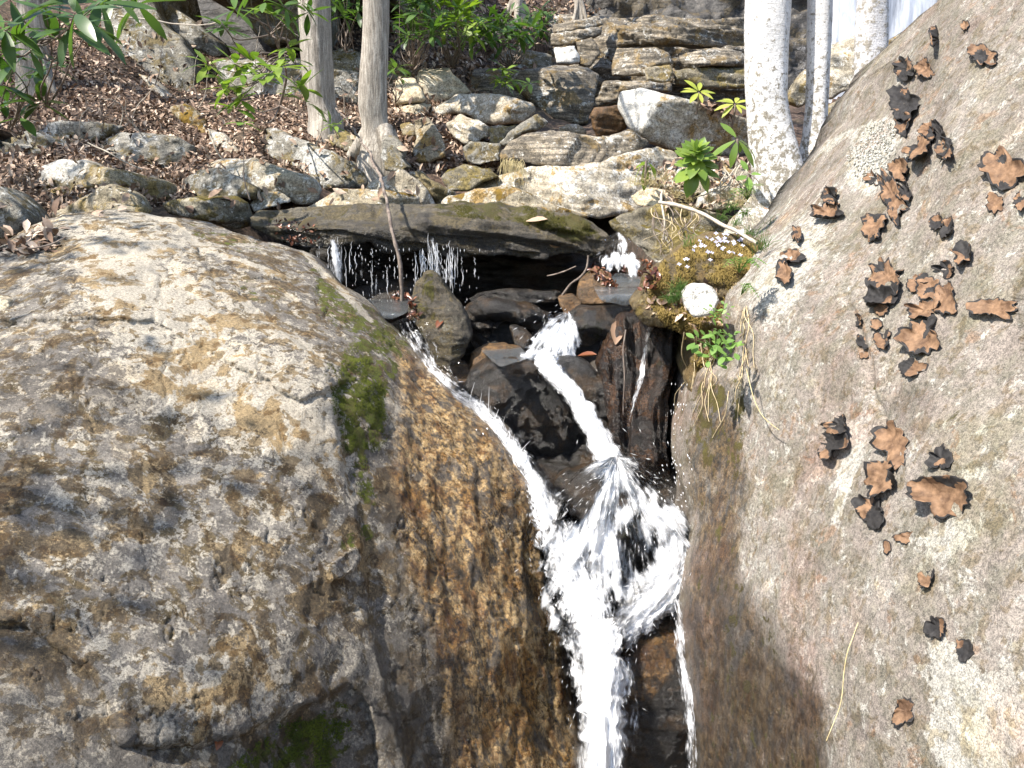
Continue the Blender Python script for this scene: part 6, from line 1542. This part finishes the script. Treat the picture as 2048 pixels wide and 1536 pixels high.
# dry roots hanging over the moss, each its own strand
rr = np.random.default_rng(77)
for k in range(58):
    x = rr.uniform(1345, 1500); y = rr.uniform(560, 720); L_ = rr.uniform(50, 190); d0 = hit(x, y)[2] - 0.02
    if 1335 < x < 1455 and y < 645: continue
    if not (2.2 < d0 < 3.2): continue
    pts = [(x, y, d0)]
    dx = rr.normal(-0.12, 0.15)
    for j in range(1, 5):
        yy = y + L_ * j / 4; xx = x + dx * L_ * j / 4 + rr.normal(0, 5)
        pts.append((xx, yy, min(hit(xx, yy)[2] - 0.012, pts[-1][2] + 0.05)))
    line_thing('root', 'thin dry rootlet trailing down over the moss bank and the mossy edge of the boulder', 'root', pts, 0.0021, 0.0010, 'root', 100 + k, 0.006, group='rootlets trailing over the moss bank', sides=4)
for k in range(16):
    x = rr.uniform(1300, 1400); y = rr.uniform(405, 440); L_ = rr.uniform(60, 120)
    pts = [(x, y, 3.66)] + [(x + rr.normal(4, 7) * j, y + L_ * j / 4, 3.64 - 0.03 * j) for j in range(1, 5)]
    line_thing('root', 'thin reddish root hanging over the face of the brown mossy boulder', 'root', pts, 0.0026, 0.0012, 'root' if k % 2 else 'twig', 200 + k, 0.01, group='roots hanging over the brown mossy boulder', sides=4)
for k in range(14):
    x = rr.uniform(1445, 1500); y = rr.uniform(320, 370)
    pts = [(x, y, 3.95), (x + rr.normal(0, 14), y + 18, 3.9), (x + rr.normal(0, 18), y + 40, 3.9)]
    line_thing('root', 'grey wiry root looping out below the thickest birch', 'root', pts, 0.004, 0.002, 'palestick', 300 + k, 0.02, group='wiry roots below the thickest birch', sides=4)
# ochre stained bare stems through the slope
for k in range(22):
    x = rr.uniform(80, 720); y = rr.uniform(120, 300); d0 = hit(x, y)[2]
    pts = [(x, y, d0), (x + rr.normal(0, 12), y - rr.uniform(25, 50), d0 - 0.05), (x + rr.normal(0, 22), y - rr.uniform(60, 100), d0 - 0.1)]
    line_thing('sapling', 'bare thin stem standing on the leafy slope', 'sapling', pts, 0.0045, 0.0015, 'twig' if k % 2 else 'palestick', 400 + k, 0.02, group='bare stems on the leafy slope', sides=4)

# flowers
for k in range(46):
    if k < 36:
        u = rr.uniform(0, 1); x = 1388 + 115 * u + rr.normal(0, 6); y = 505 - 30 * u + rr.normal(0, 11)
    else:
        x, y = [(1360, 540), (1372, 532), (1420, 520), (1470, 515), (1485, 520), (1395, 515)][k % 6]; x += rr.normal(0, 7); y += rr.normal(0, 4)
    p, n, d_ = hit(x, y)
    if d_ > 3.6: continue
    up = np.array([rr.normal(0, 0.3), -0.6, 0.8]); up /= np.linalg.norm(up)
    a = np.cross(up, (0, 0, 1)); a /= np.linalg.norm(a); b = np.cross(up, a)
    c = p + np.array([0, -0.008, 0.018]); v = [c]; f = []
    v = [c + up * 0.0005]
    for q in range(4):
        for (rr_, an) in ((0.0055, -0.5), (0.0088, 0.0), (0.0055, 0.5)):
            an2 = q * math.pi / 2 + an; v.append(c + (a * math.cos(an2) + b * math.sin(an2)) * rr_ + up * 0.002)
        f += [(0, 1 + 3 * q, 2 + 3 * q), (0, 2 + 3 * q, 3 + 3 * q)]
    root = empty('flower', p); tag(root, 'tiny pale lilac flower with four petals on the moss bank', 'flower', 'tiny pale lilac flowers on the moss bank')
    child_mesh('petals', v, f, M['petal'], root)
    v2, f2 = tube(spline([p, (p + c) / 2, c], 4), np.full(4, 0.0008), 3); child_mesh('stem', v2, f2, M['herb'], root)

# ------------------------------------------------------------------ fallen leaves
def scatter_leaves(n, region, size, mat, name, seed, lab=None, dmax=30, dens=None, flat=0.38, only=None):
    r_ = np.random.default_rng(seed); VV, FF = [], []; k = 0; off = 0
    shapes = [tuple(np.array(a) for a in leaf_shape(0.5, d_, f_, 3)) for d_, f_ in ((0.3, 0.3), (-0.2, 0.6), (0.1, -0.4), (0.5, 0.1))]
    a = np.array(region); x0, y0 = a.min(0); x1, y1 = a.max(0); tries = 0
    while k < n and tries < n * 6:
        tries += 1
        x, y = r_.uniform(x0, x1), r_.uniform(y0, y1)
        if not inside(np.array([[x, y]]), region)[0]: continue
        p, nr_, d_ = hit(x, y, only)
        if d_ > dmax or (nr_[2] < 0.15): continue
        if dens is not None and r_.uniform() > dens(x, y): continue
        lv, lf_ = shapes[r_.integers(4)]
        up = nr_ + r_.normal(0, flat, 3)
        m4 = np.array(basis(r_.normal(0, 1, 3), up, size * r_.uniform(0.6, 1.3), p + nr_ * 0.008))
        VV.append(lv @ m4[:3, :3].T + m4[:3, 3]); FF.append(lf_ + off); off += len(lv); k += 1
    if not VV: return None
    V = np.vstack(VV)
    tone = np.repeat(r_.uniform(0, 1, k), len(shapes[0][0]))
    o = mesh_obj(name, V, np.vstack(FF), mat, smooth=False, attrs={'tone': tone})
    tag(o, kind='stuff')
    if lab: o['label'] = lab; o['category'] = 'leaves'
    return o
GB = make_bvh(names=('ground',))
def litter_mat(name, stops, rough=0.75):
    g = NT(name)
    t = g.attr('tone'); n = g.noise(60, 3, 0.6)
    c = g.ramp(t, stops)
    c = g.mix(1.0, c, g.ramp(n, [(0.35, 0.75), (0.65, 1.15)]), 'MULTIPLY')
    return g.set(color=c, rough=rough)
M['litter'] = litter_mat('leaf_litter', [(0.0, (0.055, 0.034, 0.022)), (0.3, (0.17, 0.10, 0.062)), (0.6, (0.34, 0.23, 0.155)), (1.0, (0.62, 0.49, 0.37))])
M['litterred'] = litter_mat('wet_red_litter', [(0.0, (0.03, 0.010, 0.006)), (0.4, (0.10, 0.030, 0.014)), (1.0, (0.24, 0.11, 0.06))], 0.3)
scatter_leaves(21000, [(-40, 40), (720, 40), (830, 250), (830, 350), (500, 350), (300, 420), (100, 460), (-40, 470)], 0.038, M['litter'], 'leaf_litter', 81, 'brown dead leaves carpeting the slope on the left', only=GB)
scatter_leaves(4200, [(770, 100), (1000, 200), (1000, 340), (880, 350), (800, 330), (770, 200)], 0.052, M['litter'], 'leaf_litter', 82, 'dead leaves between the pale rocks in the middle distance', only=GB)
scatter_leaves(4200, [(780, -20), (1240, -20), (1240, 160), (780, 160)], 0.07, M['litter'], 'leaf_litter', 83, 'dead leaves on the slope under the rhododendron thicket', only=GB)
scatter_leaves(500, [(1360, 170), (1500, 190), (1500, 240), (1400, 210)], 0.07, M['litter'], 'leaf_litter', 84, 'dead leaves lying on the leaning block', dmax=8)
scatter_leaves(120, [(0, 455), (120, 455), (110, 505), (20, 520), (0, 500)], 0.045, M['litter'], 'leaf_litter', 85, 'dead leaves caught on the upper left corner of the great boulder', dmax=8)
scatter_leaves(500, [(-40, 40), (720, 60), (900, 300), (860, 400), (300, 420), (-40, 470)], 0.06, M['litter'], 'leaf_litter', 86, 'stray dead leaves lying on the rocks of the left slope')
scatter_leaves(260, [(1180, 530), (1310, 520), (1320, 580), (1260, 590), (1190, 560)], 0.026, M['litterred'], 'leaf_litter', 87, 'wet red leaves packed below the little right hand fall', dmax=5)
scatter_leaves(70, [(780, 590), (825, 590), (840, 640), (800, 655)], 0.03, M['litterred'], 'leaf_litter', 88, 'wet red leaves caught at the foot of the sapling', dmax=5)
scatter_leaves(90, [(560, 445), (620, 440), (640, 480), (580, 488), (520, 460)], 0.02, M['litterred'], 'leaf_litter', 89, 'wet brown leaves stuck on the left end of the capstone', dmax=5)
scatter_leaves(90, [(1290, 600), (1440, 560), (1500, 700), (1340, 700)], 0.03, M['litter'], 'leaf_litter', 90, 'bits of dead leaf scattered in the moss bank', dmax=4, only=make_bvh(names=('mossy_bank',)))
scatter_leaves(420, [(1255, 340), (1500, 290), (1540, 420), (1330, 410)], 0.04, M['litter'], 'leaf_litter', 91, 'dead leaves around the green rosette', dmax=6)
grass('dry straw coloured grass behind and below the green rosette', [(1380, 400, 3.95), (1420, 405, 3.95), (1450, 395, 3.9), (1350, 392, 4.0), (1480, 410, 3.8)], 200, 0.08, 'straw', 77, spread=0.6)

def single_leaf(label, x, y, size, mesh, seed, ang=0.0, bv=None, lift=0.006):
    p, n, d_ = hit(x, y, bv)
    me = LM[mesh][seed % len(LM[mesh])]
    o = bpy.data.objects.new('leaf', me); COL.objects.link(o)
    X = np.array([math.cos(ang), 0, math.sin(ang)])
    X = X - n * (X @ n)
    o.matrix_world = basis(X, n, size, p + n * lift)
    tag(o, label, 'leaf')
single_leaf('reddish oval leaf lying near the bottom of the left boulder', 428, 1505, 0.045, 'deadred', 0, 0.9, lift=0.01)
single_leaf('pinkish dead leaf on the left part of the capstone', 593, 462, 0.11, 'tanleaf', 0, 0.5)
single_leaf('dry grey curled leaf lying on the mossy right part of the capstone', 1052, 445, 0.10, 'tanleaf', 1, -0.5)
single_leaf('small brown leaf near the right lip of the capstone', 1100, 487, 0.05, 'tanleaf', 0, -0.8)
single_leaf('brown triangular leaf stuck to the rusty wall beside the small cascade', 1230, 690, 0.10, 'dead', 0, 1.4)
single_leaf('rust coloured wet leaf beside the foaming chute', 1155, 715, 0.07, 'deadred', 1, 0.1)
single_leaf('single rusty leaf stuck to the upright pointed rock', 874, 658, 0.055, 'deadred', 0, 1.4)
single_leaf('tan leaf on the moss left of the grass tuft', 1322, 582, 0.08, 'tanleaf', 0, 0.2)
single_leaf('second brown leaf under the amber stone', 1112, 640, 0.06, 'deadred', 2, -0.6)
single_leaf('yellow brown leaf in the water below the right hand fall', 1272, 596, 0.06, 'tanleaf', 1, 1.2)

# ------------------------------------------------------------------ moss tufts
def tufts(name, label, region, n, size, mat, seed, dmax=5, up=0.4, spn=0.5, bv=None):
    r_ = np.random.default_rng(seed); VV, FF = [], []; off = 0; k = 0; tries = 0
    a = np.array(region); x0, y0 = a.min(0); x1, y1 = a.max(0)
    X = r_.uniform(x0, x1, n * 5); Y = r_.uniform(y0, y1, n * 5)
    m = inside(np.c_[X, Y], region) & (fbm(np.c_[X / 28.0, Y / 28.0, np.full(len(X), seed)], 4, seed, 0.65) > spn - 0.5)
    for x, y in zip(X[m][:n], Y[m][:n]):
        p, nr_, d_ = hit(x, y, bv)
        if d_ > dmax: continue
        for _ in range(3):
            d = nr_ + np.array([0, 0, up]) + r_.normal(0, 0.5, 3); d /= np.linalg.norm(d)
            s_ = np.cross(d, r_.normal(0, 1, 3)); s_ /= np.linalg.norm(s_); L_ = size * r_.uniform(0.5, 1.4)
            b = p + r_.normal(0, size * 0.4, 3)
            t_ = np.cross(d, s_)
            VV.append(np.array([b - s_ * L_ * 0.22, b + s_ * L_ * 0.22, b + t_ * L_ * 0.25, b + d * L_])); FF.append(np.array([(0, 1, 3), (1, 2, 3), (2, 0, 3)]) + off); off += 4
    o = mesh_obj(name, np.vstack(VV), np.vstack(FF), mat); tag(o, label, 'moss', kind='stuff'); return o
tufts('moss', 'golden moss tufts covering the bank under the small flowers', [(1290, 600), (1330, 520), (1390, 480), (1510, 490), (1520, 560), (1500, 700), (1500, 840), (1400, 800), (1390, 740), (1340, 660)], 9000, 0.009, M['mossfuzz'], 91, spn=0.42, bv=make_bvh(names=('mossy_bank',)), dmax=3.6)
tufts('moss', 'bright green moss streak down the ridge of the left boulder', L_reg[0][1], 4000, 0.0036, M['mossgreen'], 92, spn=0.58)
tufts('moss', 'bright green moss pad at the widest part of the streak', L_reg[1][1], 2200, 0.0038, M['mossgreen'], 93, spn=0.52)
tufts('moss', 'green moss flecks at the bottom edge of the left boulder', L_reg[4][1], 1500, 0.006, M['mossgreen'], 94, spn=0.55)
tufts('moss', 'green moss film along the right part of the capstone top', [(880, 412), (1060, 414), (1150, 436), (1215, 478), (1100, 460), (980, 440), (880, 432)], 2600, 0.006, M['mossolive'], 95, spn=0.5)

# ------------------------------------------------------------------ rock tripe on the right boulder
def tripe(label, x, y, w_, h_, seed, curl=0.5, dark=0.0):
    p, n, d_ = hit(x, y, BVR)
    r_ = np.random.default_rng(seed + 500)
    d = dirs(x, y); d = d / np.linalg.norm(d)
    right_ = np.array([1.0, 0, 0]); right_ -= n * (right_ @ n)
    # image axes carried on to the surface
    ex, ny_, _ = hit(x + 6, y, BVR); ey, _, _ = hit(x, y - 6, BVR)
    ex = (ex - p); ey = (ey - p); ex = ex - n * (ex @ n); ey = ey - n * (ey @ n)
    ex *= (w_ * 0.5 / 6.0); ey *= (h_ * 0.5 / 6.0)
    R_ = 0.5 * (np.linalg.norm(ex) + np.linalg.norm(ey))
    R_ = min(R_, 0.07)
    sg, rg_ = (44, 9) if max(w_, h_) > 34 else (26, 6)
    an = np.linspace(0, 2 * math.pi, sg, endpoint=False)
    q = np.c_[np.cos(an) * 1.3, np.sin(an) * 1.3, np.full(sg, seed * 1.7)]
    lob = 0.92 + 0.46 * fbm(q * 1.1, 2, seed) + 0.26 * fbm(q * 2.6, 2, seed + 3) - 0.22 * np.abs(fbm(q * 4, 2, seed + 6))
    V = []
    cl = curl * (0.7 + 0.6 * r_.uniform())
    dirc = r_.uniform(0, 6.28)
    for k in range(1, rg_ + 1):
        t = k / rg_
        rr_ = t * lob
        up = R_ * (0.10 + 0.14 * fbm(np.c_[np.cos(an) * t * 2, np.sin(an) * t * 2, np.full(sg, seed * 2.1)], 3, seed + 8))
        edge = cl * R_ * 0.8 * (t ** 2.5) * (0.15 + 0.85 * np.clip(fbm(q * 0.8 + 5, 2, seed + 9) * 1.8 + 0.35 + 0.35 * np.cos(an - dirc), -0.1, 1.2))
        shrink = 1 - 0.28 * np.clip(edge / (R_ + 1e-6), 0, 1) * t
        V.append(p + ex * (np.cos(an) * rr_ * shrink)[:, None] + ey * (np.sin(an) * rr_ * shrink)[:, None] + n * (up * (0.3 + t) + edge)[:, None])
    V = np.vstack([p[None] + n * R_ * 0.08] + V)
    f = []
    for i in range(sg): f.append((0, 1 + i, 1 + (i + 1) % sg))
    for k in range(rg_ - 1):
        for i in range(sg):
            a = 1 + k * sg + i; b = 1 + k * sg + (i + 1) % sg
            f += [(a, a + sg, b + sg), (a, b + sg, b)]
    f = np.array(f)
    vn = tri_normals(V, f)
    if (vn @ n).sum() < 0: f = f[:, ::-1]; vn = -vn
    nv = len(V)
    V2 = V - vn * max(0.0012, 0.02 * R_)
    rim = 1 + (rg_ - 1) * sg + np.arange(sg); r2 = np.roll(rim, -1)
    side = np.vstack([np.c_[rim, rim + nv, r2 + nv], np.c_[rim, r2 + nv, r2]])
    F2 = np.vstack([f, f[:, ::-1] + nv, side])
    t_all = np.r_[0, np.repeat(np.arange(1, rg_ + 1) / rg_, sg)]
    fm = np.r_[np.zeros(len(f)), np.ones(len(f)), np.ones(len(side))].astype(int)
    ring_ = np.arange(len(f)) >= len(f) - 2 * sg
    fc0 = V[f].mean(1)
    fm[:len(f)][ring_ & (fbm(fc0 * 45 + seed * 3, 2, seed) > -0.12)] = 1
    if dark:
        fc = V[f].mean(1); blk = fbm(fc * 22 + seed, 2, seed) > (0.30 - dark)
        fm[:len(f)][blk] = 1
    o = mesh_obj('rock_tripe', np.vstack([V, V2]), F2, None, mats=[M['tripe'], M['tripeblack']], fmat=fm, origin=p)
    tag(o, label, 'lichen')
TR = [
 ('small tan rock tripe nearest the top edge of the right boulder', 1876, 74, 18, 34, .5, 0), ('tiny curled rock tripe on the crest under the cut off trunk', 1931, 52, 16, 20, .4, .2),
 ('flaky rock tripe pair on bare rock at the upper right', 1972, 116, 52, 34, .6, .2), ('dark ragged rock tripe at the boulder edge beside the greyish birch', 1815, 138, 32, 42, .7, .35),
 ('tan shield shaped rock tripe under the brown ledge', 1852, 136, 34, 40, .5, 0), ('large black upturned rock tripe flap below the shield shaped one', 1812, 208, 52, 56, 1.0, .9),
 ('brown crumpled rock tripe hanging under the black flap', 1810, 248, 34, 40, .7, .3), ('small ragged rock tripe above the ring shaped cluster', 1862, 262, 32, 26, .6, .2),
 ('brown rock tripe forming the left half of the ring shaped cluster', 1848, 303, 52, 46, .7, .2), ('dark rock tripe at the top of the ring shaped cluster', 1882, 272, 34, 40, .8, .6),
 ('tan rock tripe forming the right half of the ring shaped cluster', 1898, 302, 36, 50, .6, .1), ('smooth tan rock tripe knob above the long strip', 1803, 340, 34, 40, .4, 0),
 ('long narrow brown rock tripe strip running down to the left', 1790, 400, 46, 92, .8, .25), ('brown rock tripe tab on the right side of the long strip', 1812, 386, 26, 30, .5, .2),
 ('star shaped rock tripe at the lower end of the long strip', 1750, 455, 44, 44, .7, .15), ('tiny rock tripe left of the smooth knob', 1748, 356, 20, 24, .5, .1),
 ('crumpled rock tripe cluster at the far right edge', 2012, 346, 70, 58, .8, .15), ('small square rock tripe below the far right cluster', 1990, 408, 26, 28, .5, 0),
 ('rock tripe cut by the right edge of the view', 2044, 402, 30, 34, .5, .1), ('left one of two small rock tripes side by side in mid boulder', 1877, 445, 22, 32, .5, .1),
 ('right one of two small rock tripes side by side, standing up dark', 1899, 456, 26, 38, .9, .5), ('upper lobe of rock tripe alone on the pale left shoulder', 1670, 400, 30, 36, .8, .2),
 ('wide tan rock tripe just under the upper lobe on the pale left shoulder', 1660, 430, 46, 34, .7, .15), ('thin rock tripe scrap near the boulder edge beside the grass', 1598, 476, 20, 26, .6, .2),
 ('crinkled rock tripe nearest the flowers', 1588, 520, 44, 26, .8, .3), ('double lobed rock tripe casting a long shadow near the flowers', 1572, 555, 34, 48, .8, .2),
 ('broad tan rock tripe with a rolled dark left rim in the centre', 1775, 555, 66, 62, .7, .1), ('black folded rock tripe under the broad tan one', 1762, 600, 56, 44, 1.1, .8),
 ('small pale rock tripe under the black folded one', 1765, 620, 30, 22, .5, 0), ('ragged rock tripe at the top of the right central cluster', 1932, 512, 38, 44, .8, .2),
 ('small curled rock tripe left of the ragged top one', 1897, 540, 34, 28, .8, .3), ('cup shaped rock tripe at the left of the right central cluster', 1838, 566, 34, 30, 1.0, .3),
 ('upper tan rock tripe in the right central cluster', 1862, 578, 42, 46, .8, .1), ('lower crumpled rock tripe in the right central cluster', 1850, 622, 58, 34, .8, .15),
 ('smooth oval rock tripe right of the central cluster', 1895, 596, 42, 56, .6, .1), ('wide flat orange rock tripe by itself near the right edge', 1990, 618, 84, 50, .5, 0),
 ('very large brown rock tripe hanging below the right central cluster', 1848, 680, 70, 92, .8, .1), ('dark ragged foot of the very large rock tripe', 1828, 738, 46, 34, .9, .6),
 ('small brown rock tripe beside the crack', 1719, 640, 20, 26, .6, .2), ('small rock tripe right of the crack, uppermost of three', 1755, 652, 24, 24, .6, .1),
 ('forked small rock tripe below the uppermost of three', 1766, 682, 28, 36, .7, .1), ('small rounded rock tripe left of the forked one', 1728, 687, 24, 26, .6, .2),
 ('tiny flat rock tripe under the rounded one', 1727, 712, 20, 14, .4, 0), ('jagged tan rock tripe hanging from the end of the crack', 1684, 852, 50, 34, .8, .2),
 ('black drooping rock tripe under the jagged tan one', 1668, 890, 48, 50, 1.0, .9), ('tall brown rock tripe with black side flaps', 1790, 885, 56, 80, .8, .15),
 ('greyish middle rock tripe with small holes in the lower trio', 1775, 960, 66, 60, .8, .15), ('black lower tail of the lower trio of rock tripe', 1748, 1025, 46, 56, 1.1, .8),
 ('small curled rock tripe above the big winged one', 1884, 918, 36, 44, .9, .3), ('big winged tan rock tripe with a knob in the middle', 1890, 992, 100, 66, .8, .05),
 ('flat tan rock tripe scrap under the big winged one', 1815, 1076, 40, 24, .5, .1), ('outlined tiny rock tripe left of the tan scrap', 1776, 1096, 16, 24, .4, .1),
 ('curved small rock tripe beside the mossy seam low on the boulder', 1855, 1160, 32, 36, .6, .2), ('tan rock tripe with a dark upper lip low on the boulder', 1876, 1256, 40, 42, .8, .15),
 ('spotted tan rock tripe lowest at the right', 1930, 1302, 34, 38, .7, .15), ('pointed rock tripe nearest the bottom edge', 1812, 1422, 34, 50, .6, .1)]
for i_, (lab, x, y, w_, h_, cu, dk) in enumerate(TR):
    tripe(lab, x, y, w_ * 1.32, h_ * 1.32, i_ * 3 + 1, cu * 0.45, dk * 0.72)
# crust of white flakes at the top of the boulder
r_ = np.random.default_rng(5); VV, FF, off = [], [], 0
FP = [(1700, 330), (1712, 290), (1745, 246), (1790, 252), (1786, 290), (1770, 330), (1735, 352)]
for k in range(1500):
    x, y = r_.uniform(1695, 1795), r_.uniform(240, 365)
    if sdist(np.array([[x, y]]), FP)[0] < r_.normal(4, 12): continue
    p, n, d_ = hit(x, y, BVR)
    if d_ > 4: continue
    m = 5; an = np.linspace(0, 6.28, m, endpoint=False) + r_.uniform(0, 6); a = np.cross(n, (0.3, 0.2, 1)); a /= np.linalg.norm(a); b = np.cross(n, a); s_ = r_.uniform(0.0015, 0.0042)
    ring = p + n * r_.uniform(0.002, 0.006) + (np.cos(an)[:, None] * a + np.sin(an)[:, None] * b) * s_ + n * r_.uniform(-0.002, 0.003, m)[:, None]
    VV.append(np.vstack([ring, p[None] - n * 0.001])); FF += [tuple(off + np.array((i, (i + 1) % m, m))) for i in range(m)] + [(off, off + 1, off + 2), (off, off + 2, off + 3), (off, off + 3, off + 4)]; off += m + 1
tag(mesh_obj('lichen_crust', np.vstack(VV), FF, M['flake'], smooth=False), 'patch of crusty white lichen flakes at the shoulder of the right boulder', 'lichen', kind='stuff')
